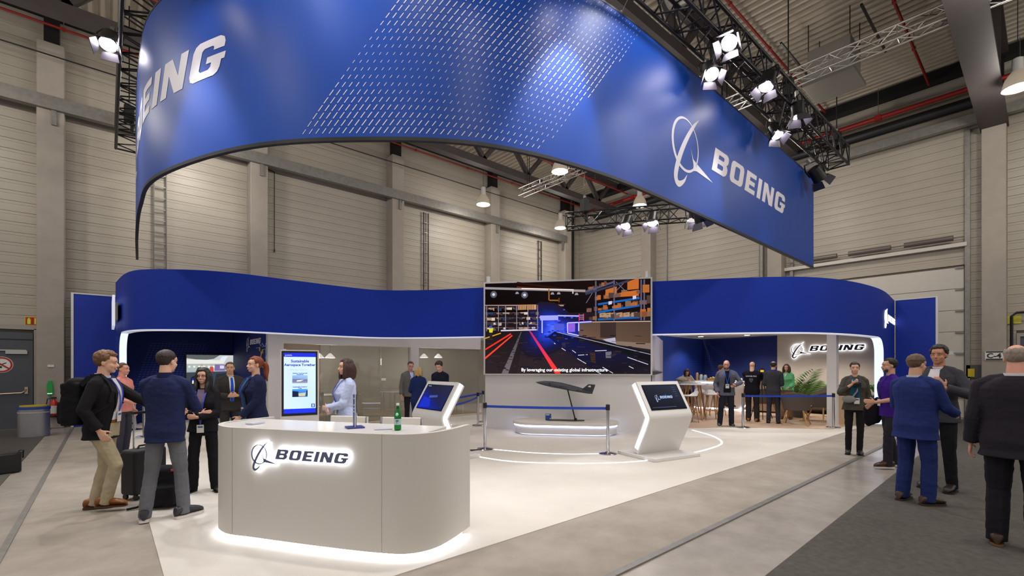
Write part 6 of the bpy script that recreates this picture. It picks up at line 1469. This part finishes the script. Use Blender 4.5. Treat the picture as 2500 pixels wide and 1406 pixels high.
        if style == 'pony':
            b.ell(s.hp(0, -.118, .03), (.028,) * 3); lock([(0, -.11, .035), (.0, -.165, .01), (.004, -.185, -.07), (.0, -.18, -.16), (-.004, -.20, -.25)], [.02, .032, .034, .028, .006]); lock([(0.01, -.12, .03), (.014, -.16, -.02), (.016, -.17, -.10), (.008, -.165, -.2)], [.02, .028, .026, .008])
        if style == 'bun': b.ell(s.hp(0, -.115, .05), (.034, .03, .034), 12, 8)
        return vox(s.fin(b), 'hair', hairmat(col), s.root, .006 if s.vs < .011 else .008, 1)
    # ---- clothes
    def sleeves(s, b, inf, end=1.0, short=False, cuff=0):
        f = 1 if s.sex == 'm' else .86
        for sg in (1, -1):
            S_, E, W = s.S[sg], s.E[sg], s.Wr[sg]; s.capsule(b, s.T(sg * .045 * s.build, -.016, 1.452), s.T(sg * .12 * s.build, -.01, 1.425), .040 * f + inf, .046 * f + inf); s.capsule(b, s.T(sg * .12 * s.build, -.01, 1.422), S_, .046 * f + inf, .050 * f + inf)
            if short: s.capsule(b, S_, S_.lerp(E, .62), .052 * f + inf, .050 * f + inf * 2.0); continue
            s.capsule(b, S_, S_.lerp(E, .5), .050 * f + inf, .045 * f + inf); s.capsule(b, S_.lerp(E, .5), E, .045 * f + inf, .040 * f + inf); En = E.lerp(W, end); b.cyl(E, E.lerp(En, .5), .041 * f + inf, .038 * f + inf, n=12); b.cyl(E.lerp(En, .5), En, .038 * f + inf, (.031 + cuff) * f + inf, n=12)
    def top(s, col, inf=.012, hem=.86, short=False, end=.97, name='shirt', flare=.012, wr=.0035, cuff=0, cap=1.47):
        b = B(); secs = [(hem, sec_at(s.secs, hem)[1] + inf + flare, sec_at(s.secs, hem)[2] + inf + flare, sec_at(s.secs, hem)[3])] + [(z, w + inf, d + inf, yo) for z, w, d, yo in s.secs if hem + .03 < z < cap]
        s.loft(b, secs); s.sleeves(b, inf * .75, end, short, cuff); s.inf = inf
        return vox(s.fin(b), name, cloth(col), s.root, s.vs, 3, None, wr)
    def jacket(s, col, hem=.80, name='jacket', end=.97, inf=.024):
        j = s.top(col, inf, hem, False, end, name, .016, .0035, .006, 1.478)
        b = B(); n = 20; g = s.build * (1 if s.sex == 'm' else .86); rows = []
        for r, z in ((.098, -.03), (.084, .030), (.074, .034), (.078, -.01)):
            i = len(b.v); rows.append(i)
            for k in range(n): a = radians(-35 + 250 * k / (n - 1)) + pi; b.v.append(tuple(s.T(r * g * cos(a), -.016 + r * 1.02 * g * sin(a), 1.448 + z - .018 * max(0, sin(a)) ** 1)))
        for u, v in zip(rows, rows[1:]):
            for k in range(n - 1): b.f.append((u + k, u + k + 1, v + k + 1, v + k)); b.m.append(0); b.c.append(None)
        s.fin(b).obj('jacket_collar', cloth(col), s.root, smooth=60); return j
    def patch(s, name, col, prof, off=.004, rough=.7, m=None, skew=0.0):      # a front panel between two edges, prof = [(z, left x, right x)]
        b = B(); zs = []
        for (z0, a0, b0), (z1, a1, b1) in zip(prof, prof[1:]):
            n = max(1, int(abs(z1 - z0) / .03))
            for k in range(n): t = k / n; zs.append((z0 + (z1 - z0) * t, a0 + (a1 - a0) * t, b0 + (b1 - b0) * t))
        zs.append(prof[-1]); nx = 8; i = len(b.v)
        for z, a, c in zs:
            for k in range(nx + 1): b.v.append(tuple(s.front(a + (c - a) * k / nx, z, off, s.inf)))
        for r in range(len(zs) - 1):
            for k in range(nx): p = i + r * (nx + 1) + k; b.f.append((p, p + 1, p + nx + 2, p + nx + 1)); b.m.append(0); b.c.append(None)
        return s.fin(b).obj(name, m or cloth(col, rough), s.root, smooth=60)
    def lapels(s, col, zt=1.455, zb=1.10, w=.05, gap=.012):
        for sg in (1, -1): s.patch('lapel', col, [(zt, sg * .048, sg * (.048 + w * .5)), (zt - .1, sg * .058, sg * (.058 + w * 1.25)), (zt - .12, sg * .055, sg * (.055 + w)), (zb, sg * gap, sg * (gap + .006))], .010)
    def collar(s, col, z0=1.448, h=.052, r=.067):
        b = B(); P_ = [s.T(r * (1 if s.sex == 'm' else .84) * s.build * cos(2 * pi * k / 20), -.014 + r * 1.04 * s.build * sin(2 * pi * k / 20) * (1 if s.sex == 'm' else .86), z0 + (.012 if sin(2 * pi * k / 20) < 0 else -.012 * sin(2 * pi * k / 20))) for k in range(20)]; Q = [p + Vector((0, 0, h)) for p in P_]; C_ = sum(P_, Vector()) / 20; i = len(b.v); b.v += [tuple(p) for p in P_] + [tuple(q) for q in Q] + [tuple(C_ + (q - C_) * .9 + Vector((0, 0, 0))) for q in Q]
        b.bridge(i, i + 20, 20); b.bridge(i + 20, i + 40, 20); return s.fin(b).obj('collar', cloth(col, .7), s.root, smooth=60)
    def trousers(s, col, inf=.014, hem=.0, wide=0.0, name='trousers', wr=.004):
        b = B(); f = 1 if s.sex == 'm' else .92; s.loft(b, [(.80, .150, .105, -.012), (.86, .166, .116, -.014), (.93, .168 + inf * .4, .116 + inf * .4, -.016), (1.0, .152 + inf * .5, .104 + inf * .5, -.004), (1.02, .150 + inf * .5, .102 + inf * .5, -.002)])
        for sg in (1, -1):
            H, K, A = s.Hj[sg], s.K[sg], s.A[sg]; bd = min(s.build, 1.18); q = lambda r: r * f * bd + inf
            b.ell(H + Vector((0, -.038, -.03)), (.078 * bd, .062, .08), 12, 8); s.capsule(b, H, H.lerp(K, .5), q(.076), q(.066)); s.capsule(b, H.lerp(K, .5), K, q(.068), q(.052) + wide * .4); s.capsule(b, K, K.lerp(A, .5), q(.052) + wide * .4, q(.048) + wide); En = A + Vector((0, 0, -.052 + hem)); b.cyl(K.lerp(A, .5), En, q(.048) + wide, q(.040) + wide, n=14)
        return vox(s.fin(b), name, cloth(col), s.root, s.vs, 3, None, wr)
    def shoes(s, col, sole='1a1816', boot=False, sneaker=False):
        for sg in (1, -1):
            A = s.A[sg]; y = Matrix.Rotation(s.fy[sg], 3, 'Z'); o = Vector((A.x, A.y, A.z - .085)); b = B(); last = None; n = 14; L = .285 if s.sex == 'm' else .245; wd = 1.0 if s.sex == 'm' else .86; hm = 1.2 if sneaker else 1.05
            prof = [(-.088, .026, .075), (-.08, .037, .096), (-.05, .042, .106), (.0, .043, .104), (.04, .044, .096), (.08, .047, .086), (.12, .049, .076), (.155, .046, .066), (.178, .036, .054), (.192, .018, .036)]
            for yy, w, h in prof:
                i = len(b.v)
                for k in range(n):
                    a = 2 * pi * k / n; q = Vector((w * wd * cos(a), yy * L / .275, .014 + max(0, (h * hm - .014) * (.5 + .5 * sin(a)) ** .55))); b.v.append(tuple(o + y @ q))
                if last is not None: b.bridge(last, i, n)
                else: b.cap(i, n, 0, True)
                last = i
            b.cap(last, n); sh = s.fin(b).obj('shoe', mat('shoe ' + col, col, .42), s.root, smooth=50)
            b = B(); pts = [(w * wd * 1.06, yy * L / .275) for yy, w, h in prof]; poly = [tuple((o + y @ Vector((x, v, 0))).xy) for x, v in pts] + [tuple((o + y @ Vector((-x, v, 0))).xy) for x, v in pts[::-1]]; b.prism(poly, o.z, o.z + (.026 if sneaker else .016)); s.fin(b).obj('sole', mat('sole ' + sole, sole, .6), sh)
            if boot: b = B(); b.cyl(A + Vector((0, 0, -.03)), A + Vector((0, 0, .09)), .05, .056, n=14); s.fin(b).obj('boot_shaft', mat('shoe ' + col, col, .42), s.root, smooth=True)
    def lanyard(s, col='2038b0', z=1.12, badge=True, bx=0.0, off=.012, bcol='d8d6d2'):
        b = B()
        for sg in (1, -1):
            P_ = [s.T(sg * .062, -.03, 1.505), s.front(sg * .066, 1.445, off, s.inf)] + [s.front(bx + (sg * .066 - bx) * (1 - k / 6), 1.445 + (z - 1.445) * k / 6, off, s.inf) for k in range(1, 7)]
            for p, q in zip(P_, P_[1:]): b.bar(p, q, .013, .004, up=s.T(0, 1, 1.2) - s.T(0, 0, 1.2))
        s.fin(b).obj('lanyard', mat('lanyard ' + col, col, .6), s.root)
        if badge:
            c = s.front(bx, z - .06, off + .006, s.inf); u = (s.T(0, 0, 1.3) - s.T(0, 0, 1.1)).normalized(); x = (s.T(.1, 0, 1.2) - s.T(0, 0, 1.2)).normalized(); M = Matrix((x, u, x.cross(u))).transposed()
            b = B(); b.box(c, (.085, .11, .004), M=M); bo = s.fin(b).obj('badge', mat('badge ' + bcol, bcol, .4), s.root)
            b = B(); b.box(c + x.cross(u) * -.003 + u * .025, (.06, .02, .002), M=M); b.box(c + x.cross(u) * .003 + u * .025, (.06, .02, .002), M=M); s.fin(b).obj('badge_print', mat('badge print', '3a4a8a', .5), bo)
    def belt(s, col='7a4a22', z=.995):
        b = B(); s.loft(b, [(z - .018, .152 + .03, .104 + .03, -.004), (z + .018, .150 + .028, .102 + .03, -.004)]); o = s.fin(b).obj('belt', mat('belt ' + col, col, .5), s.root); b = B(); b.box(s.T(0, .14, z), (.04, .012, .035)); s.fin(b).obj('buckle', M_chrome, o)
    def wp(s, x, y, z):         # local point (1.75 m figure) to the world
        return s.root.matrix_basis @ (Vector((x, y, z)) * s.k)
    def wrist(s, sg, d=.08): return s.root.matrix_basis @ ((s.Wr[sg] + (s.Wr[sg] - s.E[sg]).normalized() * d) * s.k)

NEAR, MID, FAR = .0075, .009, .012
# 1 man with open dark blazer, beige chinos and a backpack
p = Person('curly-haired man in an open black blazer, white shirt and beige chinos', 258, 5.2, 62, 1.77, vs=NEAR, lean=2, twist=6, rarm=(.235, .06, .90), rpole=(.7, -1, 0), larm=(-.20, .52, 1.04), lpole=(-.6, -.4, -1), rfoot=(.04, .05, .04), lfoot=(-.09, -.13, 0), hip=(0, -.03, -.012), ryaw=2, lyaw=12, head=(-8, 4), kneeout=.1)
man1 = p; p.jacket('18171a', .80); p.trousers('a89a80'); p.patch('shirt', 'cfcbce', [(1.462, -.05, .05), (1.36, -.062, .062), (1.2, -.072, .072), (1.05, -.082, .08), (1.005, -.086, .084)], .006); p.patch('belt', '7a4a22', [(1.008, -.088, .086), (.972, -.092, .09)], .008); p.patch('trouser_front', 'a89a80', [(.974, -.092, .09), (.80, -.10, .10)], .006); p.lapels('161518', 1.455, 1.1, .05, .07); p.collar('d3d0d2'); p.shoes('7c4818', '4a2a10'); p.hair('6b4a2c', 'curly', .014, 3); p.face('6b4a2c', 1, beard=None); p.lanyard('1f3cc0', 1.10, off=.016)
# 2 man in navy shirt seen from behind
p = Person('man in a navy shirt and grey trousers with his back to the camera', 405, 4.9, 158, 1.765, vs=NEAR, lean=-1, build=.97, rarm=(.17, .34, 1.13), rpole=(.55, -.7, -.8), larm=(-.06, .32, 1.09), lpole=(-.5, -.6, -.8), rfoot=(.16, .04, 0), lfoot=(-.17, -.02, 0), ryaw=-38, lyaw=20, head=(22, 4), rpalm=(-1, 0, 0), rcurl=1.0)
man2 = p; p.top('20264a', .019, .80, end=.93, flare=.008, wr=.005); p.trousers('626368', wide=.004); p.collar('20264a', 1.448, .06, .07); p.shoes('2a2a2e', 'c9c2b8', sneaker=True); p.hair('2a1d18', 'crew', .006, 4); p.face('2a1d18')
# 3 laughing woman, arms crossed
p = Person('laughing woman with long black hair, glasses and crossed arms', 497, 5.95, -14, 1.575, 'f', 'light', NEAR, lean=2, rarm=(-.01, .20, 1.12), rpole=(1, -.3, -.8), larm=(.02, .225, 1.075), lpole=(-1, -.3, -.8), rfoot=(.15, .0, 0), lfoot=(-.16, .02, 0), ryaw=-20, lyaw=20, head=(4, -2), rfing=(-1, -.1, .15), lfing=(1, -.15, .1), rpalm=(0, -1, 0), lpalm=(0, -1, 0), rcurl=.5, lcurl=.5)
p.jacket('19181c', .86, end=.95); p.trousers('17161a', wide=.022); p.patch('scarf', '6a5a70', [(1.455, -.045, .045), (1.3, -.05, .05), (1.12, -.02, .02)], .010); p.shoes('1a191c'); p.hair('15110f', 'long', .014, 6); p.face('1c1512', 1.6, glasses='4a3a34'); p.lanyard('3448c0', .97, off=.03, badge=True)
# 4 man in charcoal suit with blue tie
p = Person('man in a charcoal suit and bright blue tie with clasped hands', 562, 8.7, 12, 1.68, vs=MID, rarm=(.075, .235, 1.10), larm=(-.075, .245, 1.11), rpole=(1, -.4, -.6), lpole=(-1, -.4, -.6), head=(14, 0), rfing=(-1, .2, .2), lfing=(1, .2, .1), rpalm=(0, -1, 0), lpalm=(0, -1, 0), rcurl=.8, lcurl=.8, skin='light', build=1.05)
p.jacket('343231', .82); p.trousers('302f30'); p.patch('shirt', 'd6d3d6', [(1.462, -.045, .045), (1.3, -.045, .045), (1.0, -.03, .03)], .006); p.patch('tie', '1f4cc4', [(1.45, -.012, .012), (1.44, -.02, .02), (1.2, -.026, .026), (.99, -.028, .028)], .011); p.lapels('32302f', 1.455, 1.02, .045); p.collar('d6d3d6'); p.shoes('1a1817'); p.hair('4a423c', 'crew', .004, 8, .085); p.face('4a3d34')
# 5 red-haired woman in navy blazer
p = Person('smiling woman with a red ponytail and navy blazer beside the counter', 622, 6.5, -72, 1.735, 'f', 'fair', NEAR, larm=(-.13, .22, .93), rarm=(.19, -.02, .90), rpole=(.4, -1, 0), rfoot=(.1, 0, 0), head=(-6, -2), build=1.1)
p.jacket('1c2140', .78); p.trousers('1a1e3a'); p.patch('blouse', '255a70', [(1.455, -.045, .045), (1.3, -.06, .06), (1.1, -.07, .07), (.86, -.09, .09)], .006); p.lapels('1a1f3c', 1.45, 1.06, .05, .06); p.shoes('17161a'); p.hair('7c3a1c', 'pony', .010, 9); p.face('7c4a2c', 1); p.lanyard('3346b8', 1.05, off=.02)
# 6 woman behind the counter
p = Person('woman with shoulder-length brown hair and pale blue blouse behind the counter', 845, 6.3, -74, 1.70, 'f', 'fair', NEAR, larm=(.05, .24, 1.07), rarm=(.0, .24, 1.03), lpole=(-1, -.3, -.8), rpole=(1, -.5, -.8), head=(-4, 0), rfing=(-1, .4, 0), lfing=(1, .4, 0))
p.top('b4bede', .026, .80, end=.92, name='blouse', flare=.03, wr=.007, cuff=.012); p.trousers('b0b6d0'); p.collar('bac3e0', 1.44, .045); p.shoes('d0ccc8'); p.hair('3a2018', 'bob', .012, 11); p.face('3a241a', .6); p.lanyard('2a36a8', 1.1, off=.014)
# 7-9 three people in front of the meeting room
p = Person('man with glasses and grey blazer talking in front of the glass room', 1002, 12.3, 18, 1.74, vs=FAR, skin='pink', head=(8, 14)); p.jacket('67645f', .82); p.trousers('20222c'); p.patch('shirt', 'b9c4dc', [(1.462, -.045, .045), (1.3, -.05, .05), (1.1, -.02, .02)], .008); p.shoes('1a1817'); p.hair('3a2a22', 'crew', .006, 12); p.face('3a2a22', 0, glasses='2a2422'); p.lanyard('3350b8', 1.2, badge=False)
p = Person('blonde woman in a navy trouser suit seen from behind', 1021, 11.2, 165, 1.60, 'f', vs=FAR, rarm=(.12, .22, 1.05), larm=(-.15, .2, 1.02), head=(-8, 22), lean=4); p.jacket('1c2a5a', .82); p.trousers('1d2b5c'); p.shoes('1a1817'); p.hair('a98a58', 'bob', .010, 13)
p = Person('man with dark curly hair and navy shirt looking down', 1076, 11.2, -32, 1.735, vs=FAR, rarm=(.12, .25, 1.0), larm=(-.12, .25, 1.0), head=(-10, 20), lean=4); p.top('171a2c', .018, .84); p.trousers('1a1c26'); p.collar('171a2c'); p.shoes('1a1817'); p.hair('2a1c16', 'curly', .014, 14); p.face('2a1c16')
# 10 person in salmon shirt behind man 1
p = Person('person in a salmon polo shirt half hidden behind the blazer man', 300, 8.3, 58, 1.66, vs=MID, skin='pink', rarm=(.2, .2, 1.05)); p.top('d0857c', .016, .84, True, name='polo_shirt'); p.trousers('3a3a44'); p.collar('d0857c'); p.shoes('2a2a2c'); p.hair('5a4030', 'crew', .006, 15); p.face('5a4030')
# 11 bald man
p = Person('bald bearded man in a grey-blue blazer holding a phone', 1774, 12.45, 6, 1.775, vs=FAR, skin='pink', larm=(-.17, .26, 1.10), lpole=(-1, -.4, -.5), rarm=(.23, .06, .90), rpole=(.8, -1, 0), head=(10, 12), rfoot=(.17, .02, 0), lfoot=(-.12, .0, 0), lcurl=1.1, build=1.06)
bald = p; p.jacket('5b5b68', .82); p.trousers('22242e', wide=.006); p.patch('t_shirt', '0d0e14', [(1.462, -.05, .05), (1.3, -.07, .07), (1.1, -.08, .08), (.90, -.09, .09)], .008); p.lapels('575764', 1.455, 1.06, .05, .07); p.shoes('24242a', 'b9b4ae', sneaker=True); p.face('4a3428', 0, beard='3a2a24'); p.lanyard('2a55c8', 1.13, off=.02)
# 12 cameraman
p = Person('cameraman in a black printed t-shirt and headphones seen from behind', 1836, 13.6, 172, 1.745, vs=FAR, skin='fair', rarm=(.16, .34, 1.34), larm=(-.05, .36, 1.30), rfoot=(.13, .0, 0), lfoot=(-.10, .05, 0), build=1.12, head=(10, 6))
camman = p; p.top('121116', .022, .82, True, name='t_shirt'); p.trousers('2a2826', wide=.012); p.shoes('8a6030', '5a4020', boot=True)
b = B(); b.tube([p.hp(.085 * cos(a), -.01, .02 + .12 * sin(a)) for a in [pi * k / 12 for k in range(13)]], .010, n=6); [b.ell(p.hp(s_ * .084, -.01, -.005), (.018, .034, .04), 12, 8) for s_ in (1, -1)]; p.fin(b).obj('headphones', M_dark, p.root, smooth=True)
for z, txt, sz in ((1.31, 'SAVOIR FILS', .052), (1.25, '------------', .024), (1.22, '--------------', .024), (1.19, '-----------', .024), (1.16, '------', .024)):
    q = p.front(0, z, .010, p.inf, True) * p.k; text_polys_obj('shirt_print', txt, sz, plane_M(q - Vector((0, .008, 0)), (1, 0, 0), (0, 0, 1)), M_print, p.root, bold=.001, align='CENTER')
# 13 grey suit from behind
p = Person('balding man in a dark grey suit standing with his back to the camera', 1888, 13.15, 176, 1.75, vs=FAR, skin='light', rarm=(.14, .22, 1.08), larm=(-.14, .22, 1.08), rfoot=(.12, 0, 0), lfoot=(-.12, 0, 0)); p.jacket('35343a', .80); p.trousers('32323a'); p.collar('2c3a9a', 1.448, .056); p.shoes('1a1817'); p.hair('2a2220', 'balding', .008, 17)
# 14 green jacket
p = Person('smiling woman in a bright green jacket beside the palm', 1920, 14.2, -12, 1.68, 'f', vs=FAR, rarm=(.10, .24, 1.0), larm=(-.12, .24, 1.02), head=(-2, 0)); p.jacket('62b078', .92, inf=.03); p.trousers('836850', wide=.03); p.patch('blouse', 'cfcac6', [(1.455, -.035, .035), (1.36, -.01, .01)], .010); p.shoes('4a3226'); p.hair('4a2a1c', 'bob', .010, 18); p.face('4a2a1c', 1)
# 15 woman seated at the high table
p = Person('seated woman in a cream jacket leaning on the high table', 1676, 16.75, 8, 1.66, 'f', vs=FAR, hip=(0, -.05, -.10), lean=14, rarm=(.08, .30, 1.22), rpole=(1, -.2, -1), larm=(-.12, .36, 1.14), lpole=(-1, -.2, -1), rfoot=(.12, .28, .28), lfoot=(-.12, .28, .28), head=(0, 30)); p.jacket('b9ae9c', .84); p.trousers('1a1a20'); p.shoes('1a1817'); p.hair('3a1f18', 'bob', .010, 19); p.face('3a1f18')
# 16 seated person behind the bald man
p = Person('person with brown hair sitting on a stool right behind the bald man', 1758, 15.45, 120, 1.74, vs=FAR, hip=(0, -.05, -.08), lean=8, rfoot=(.13, .28, .28), lfoot=(-.13, .3, .28), rarm=(.14, .28, 1.02), larm=(-.14, .28, 1.02)); p.top('3a3a40', .016, .86); p.trousers('55555c'); p.shoes('3a2a20'); p.hair('5a3a24', 'crew', .010, 20)
# 17 woman in olive shirt
p = Person('woman in an open olive shirt and teal top touching her chin', 2087, 8.5, 4, 1.68, 'f', vs=MID, rarm=(.06, .21, 1.33), rpole=(1, -.2, -1), larm=None, rfoot=(.10, .0, 0), lfoot=(-.07, .04, 0), rfing=(-.6, .1, .5), rpalm=(0, -.6, .5), rcurl=.7, head=(0, 0), build=1.02)
olive = p; p.top('47433a', .022, .84, name='olive_shirt', end=.72, flare=.02); p.patch('top', '1d5668', [(1.44, -.05, .05), (1.3, -.075, .075), (1.1, -.07, .075), (1.0, -.07, .06)], .008); p.trousers('1c191d', .010); p.shoes('1c1b20'); p.hair('2a1c16', 'pony', .009, 21, .076); p.face('2a1c16'); p.lanyard('20306a', 1.08, off=.02, bx=-.02); p.collar('47433a', 1.44, .04, .078)
# 18 man in purple t-shirt
p = Person('man in a purple t-shirt looking left with a dark coat over his arm', 2172, 7.4, -66, 1.725, vs=MID, skin='light', larm=(-.14, .25, 1.05), rarm=(.16, .18, 1.0), rpole=(.6, -1, -.4), lfoot=(-.1, .1, 0), rfoot=(.1, -.1, 0), lfing=(.2, 1, .1)); purple = p
p.top('3d1a80', .018, .82, True, name='t_shirt'); p.trousers('2c2a32', wide=.006); p.collar('431a92', 1.445, .04); p.shoes('4a2f20', 'c4beb6', sneaker=True); p.hair('1c1512', 'crew', .008, 22); p.face('1c1512', 0, beard='2a201c'); p.lanyard('2a2a6a', 1.1, off=.018)
# 19 man in blue suit
p = Person('stocky man in a royal blue suit seen from behind', 2236, 5.5, 146, 1.735, vs=NEAR, skin='light', build=1.16, rarm=(.19, .34, 1.06), rpole=(.5, -.8, -.8), larm=(-.14, .26, 1.04), lpole=(-1, -.6, -.5), rfoot=(.13, .03, 0), lfoot=(-.12, -.02, 0), ryaw=-14, lyaw=14, head=(8, 2)); p.jacket('222e66', .76, inf=.026); p.trousers('212d62', wide=.008); p.collar('c9c8ce', 1.450, .044); p.shoes('4a3a30', '3a2a20'); p.hair('5a4636', 'crew', .009, 23); p.face('5a4636')
# 20 tall man in grey blazer
p = Person('tall dark-haired man in a grey blazer and white shirt raising his hand', 2292, 6.1, -22, 1.87, vs=NEAR, skin='tan', larm=(-.17, .28, 1.24), lpole=(-1, -.3, -1), rarm=(.12, .30, 1.10), rpole=(1, -.4, -.6), rfoot=(.10, .0, 0), lfoot=(-.14, .06, 0), lfing=(.5, .25, .75), lpalm=(.5, -.6, .2), lcurl=.35, head=(-6, 0)); tall = p
p.jacket('3a3a40', .82); p.trousers('17171c'); p.patch('shirt', 'd3ced2', [(1.462, -.05, .05), (1.3, -.07, .07), (1.1, -.05, .05), (1.02, -.03, .03)], .006); p.lapels('37373d', 1.455, 1.05, .05, .05); p.collar('d8d4d8'); p.shoes('2a201e', '1a1414'); p.hair('1f1612', 'short', .013, 24); p.face('1f1612')
# 21 man at the right edge
p = Person('grey-haired man in a dark suit at the right edge seen from behind', 2482, 4.1, 174, 1.785, vs=NEAR, skin='pink', build=1.2, rarm=(.22, .12, .93), lpole=(-.15, -1, 0), rpole=(.15, -1, 0), rfoot=(.12, .0, 0), lfoot=(-.12, .03, 0)); p.jacket('25222a', .78, inf=.026); p.trousers('1c1a20', wide=.008); p.collar('d0ccd0', 1.450, .044); p.shoes('3a2a20', '6a4a2a'); p.hair('8a7c70', 'balding', .005, 25)

# ---- things people carry
def soft(b, name, m, parent, vs=.01, sm=6, wr=.004): return vox(b, name, m, parent, vs, sm, None, wr)
# backpack of man 1
mb = man1.root.matrix_basis; k = man1.k
t = thing('backpack', 'black backpack worn by the curly-haired man', 'backpack', man1.pos, man1.root.rotation_euler[2])
b = B(); b.box((0, -.255 * k, 1.17 * k), (.30, .17, .46)); b.ell((0, -.255 * k, 1.41 * k), (.15, .085, .05)); b.box((0, -.35 * k, 1.08 * k), (.24, .07, .24)); soft(b, 'pack', cloth('141316'), t, .012, 8, .006)
for sg in (1, -1):
    b = B(); P_ = [man1.T(sg * .10, -.16, 1.38) * k, man1.T(sg * .10, -.085, 1.475) * k, man1.T(sg * .105, .02, 1.490) * k, man1.front(sg * .11, 1.42, .010, .024) * k, man1.front(sg * .12, 1.32, .010, .024) * k, man1.front(sg * .14, 1.2, .006, .024) * k, man1.T(sg * .19, -.03, 1.08) * k]
    for q0, q1 in zip(P_, P_[1:]): b.bar(q0, q1, .05, .012, up=(0, 1, .6))
    b.obj('shoulder_strap', cloth('1c1b20'), t)
# suitcase with telescopic handle, and backpack on the floor
q = at(352, 5.75, .005); t = thing('suitcase', 'black cabin suitcase with its handle pulled up', 'suitcase', q, radians(35)); bevel(B().bx((-.2, -.12, .06), (.2, .12, .60)).obj('shell', mat('case black', '17161a', .55), t), .035, 3)
for sx in (-1, 1):
    B().cyl((sx * .08, .06, .58), (sx * .08, .06, 1.03), .009, n=8).obj('handle_tube', M_chrome, t, smooth=True)
    for sy in (-1, 1): B().cyl((sx * .16 - .012, sy * .08, .035), (sx * .16 + .012, sy * .08, .035), .033, n=12).obj('wheel', M_dark, t, smooth=True)
B().bx((-.1, .035, 1.02), (.1, .085, 1.05)).obj('grip', M_dark, t); B().tube([(-.08, 0, .60), (-.06, 0, .635), (.06, 0, .635), (.08, 0, .60)], .012).obj('top_handle', M_dark, t, smooth=True)
q = at(407, 5.32, .008); t = thing('backpack', 'black rucksack with a red patch standing between the suitcase and shoes', 'backpack', q, radians(-25)); b = B(); b.box((0, 0, .22), (.30, .18, .40)); b.ell((0, 0, .42), (.15, .1, .06)); b.box((0, -.12, .15), (.24, .08, .22)); soft(b, 'pack', cloth('161519'), t, .012, 8, .006)
b = B(); b.tube([(-.12, .1, .4), (-.17, .13, .25), (-.2, .06, .06), (-.28, -.02, .02), (-.36, -.06, .015)], .014, n=8); b.obj('strap', cloth('1a191d'), t, smooth=True); b = B(); b.tube([(.12, -.02, .3), (.2, -.1, .1), (.25, -.2, .02)], .02, n=8); b.obj('strap', cloth('1a191d'), t, smooth=True); B().box((.10, -.08, .43), (.05, .04, .02)).obj('red_patch', mat('red patch', 'b3302a', .6), t); B().box((.165, -.06, .26), (.01, .06, .12)).obj('luggage_tag', mat('tag', 'b9c4da', .5), t)
# phone of the bald man, glass of the tall man's badge, belt bag of the woman in olive
q = bald.wrist(-1, .09); t = thing('phone', 'dark phone in the hand of the bald man', 'phone', q + Vector((0, 0, .02)), .4); bevel(B().box((0, 0, 0), (.075, .14, .01), M=Matrix.Rotation(radians(25), 3, 'X')).obj('body', M_dark, t), .003); B().box((0, 0, .006), (.066, .125, .002), M=Matrix.Rotation(radians(25), 3, 'X')).obj('display', mat('phone display', '2a3040', .1), t)
ok = olive.k; t = thing('belt_bag', 'light grey bag slung across the woman in olive', 'bag', olive.pos, olive.root.rotation_euler[2]); b = B(); q = olive.front(.10, 1.05, .045, .022) * ok; b.ell(q, (.11, .05, .07)); soft(b, 'pouch', cloth('8a8884'), t, .012, 4, .003)
b = B(); b.tube([olive.front(.04, 1.1, .02, .024) * ok, olive.front(-.02, 1.2, .02, .024) * ok, olive.front(-.06, 1.33, .02, .024) * ok, olive.T(-.09, -.02, 1.44) * ok], .014, n=6); b.obj('strap', cloth('9a968e'), t, smooth=True)
t = thing('camera_body', 'small black camera hanging at the chest of the woman in olive', 'camera', olive.pos, olive.root.rotation_euler[2]); b = B(); b.box(olive.front(-.02, 1.33, .05, .024) * ok, (.12, .06, .08)); bevel(b.obj('body', M_dark, t), .008); q = olive.front(-.02, 1.33, .08, .024) * ok; B().cyl(q, q + Vector((0, .05, -.01)), .03, n=16).obj('lens', M_dark, t, smooth=True)
# coat over the arm of the purple man
pk = purple.k; t = thing('coat', 'dark coat draped over the forearm of the man in purple', 'coat', purple.pos, purple.root.rotation_euler[2]); b = B()
for kx in range(3): b.ell(Vector((.17 + .025 * kx, .10 + .05 * kx, .90 - .03 * kx)) * pk, (.05, .085, .22))
soft(b, 'fabric', cloth('1a1822'), t, .014, 6, .006)
# video camera on a tripod
q = at(1860, 14.3, .02); t = thing('video_camera', 'video camera with yellow screen on a black tripod', 'camera', q, math.atan2(q.y, q.x) - pi / 2 + .2); bevel(B().bx((-.05, -.1, 1.42), (.05, .14, 1.54)).obj('body', M_dark, t), .008); B().cyl((0, .14, 1.48), (0, .28, 1.48), .04, n=14).obj('lens', M_dark, t, smooth=True); B().box((-.02, -.13, 1.46), (.09, .015, .06)).obj('monitor', mat('monitor', 'b9962a', .4, emit=.6, ecol='d8b030'), t); B().cyl((0, 0, 1.54), (0, .12, 1.6), .02, n=8).obj('microphone', M_dark, t); B().cyl((0, 0, .85), (0, 0, 1.42), .018, n=10).obj('centre_column', M_dark, t)
for kx in range(3): a = kx * 2 * pi / 3 + .4; B().cyl((0, 0, 1.3), (.34 * cos(a), .34 * sin(a), .0), .016, .011, n=8).obj('leg', M_dark, t)
B().cyl((0, 0, 1.38), (.05, -.35, 1.2), .01, n=6).obj('pan_handle', M_dark, t)
# bag on the table of the seated woman
q = at(1664, 15.9, 1.09); t = thing('tote_bag', 'crumpled cream bag on the high table', 'bag', q); b = B(); b.ell((0, 0, .09), (.26, .16, .08)); b.ell((.08, .02, .14), (.14, .1, .05)); soft(b, 'fabric', cloth('b3a894'), t, .014, 3, .012)
bpy.data.scenes.remove(WORK)
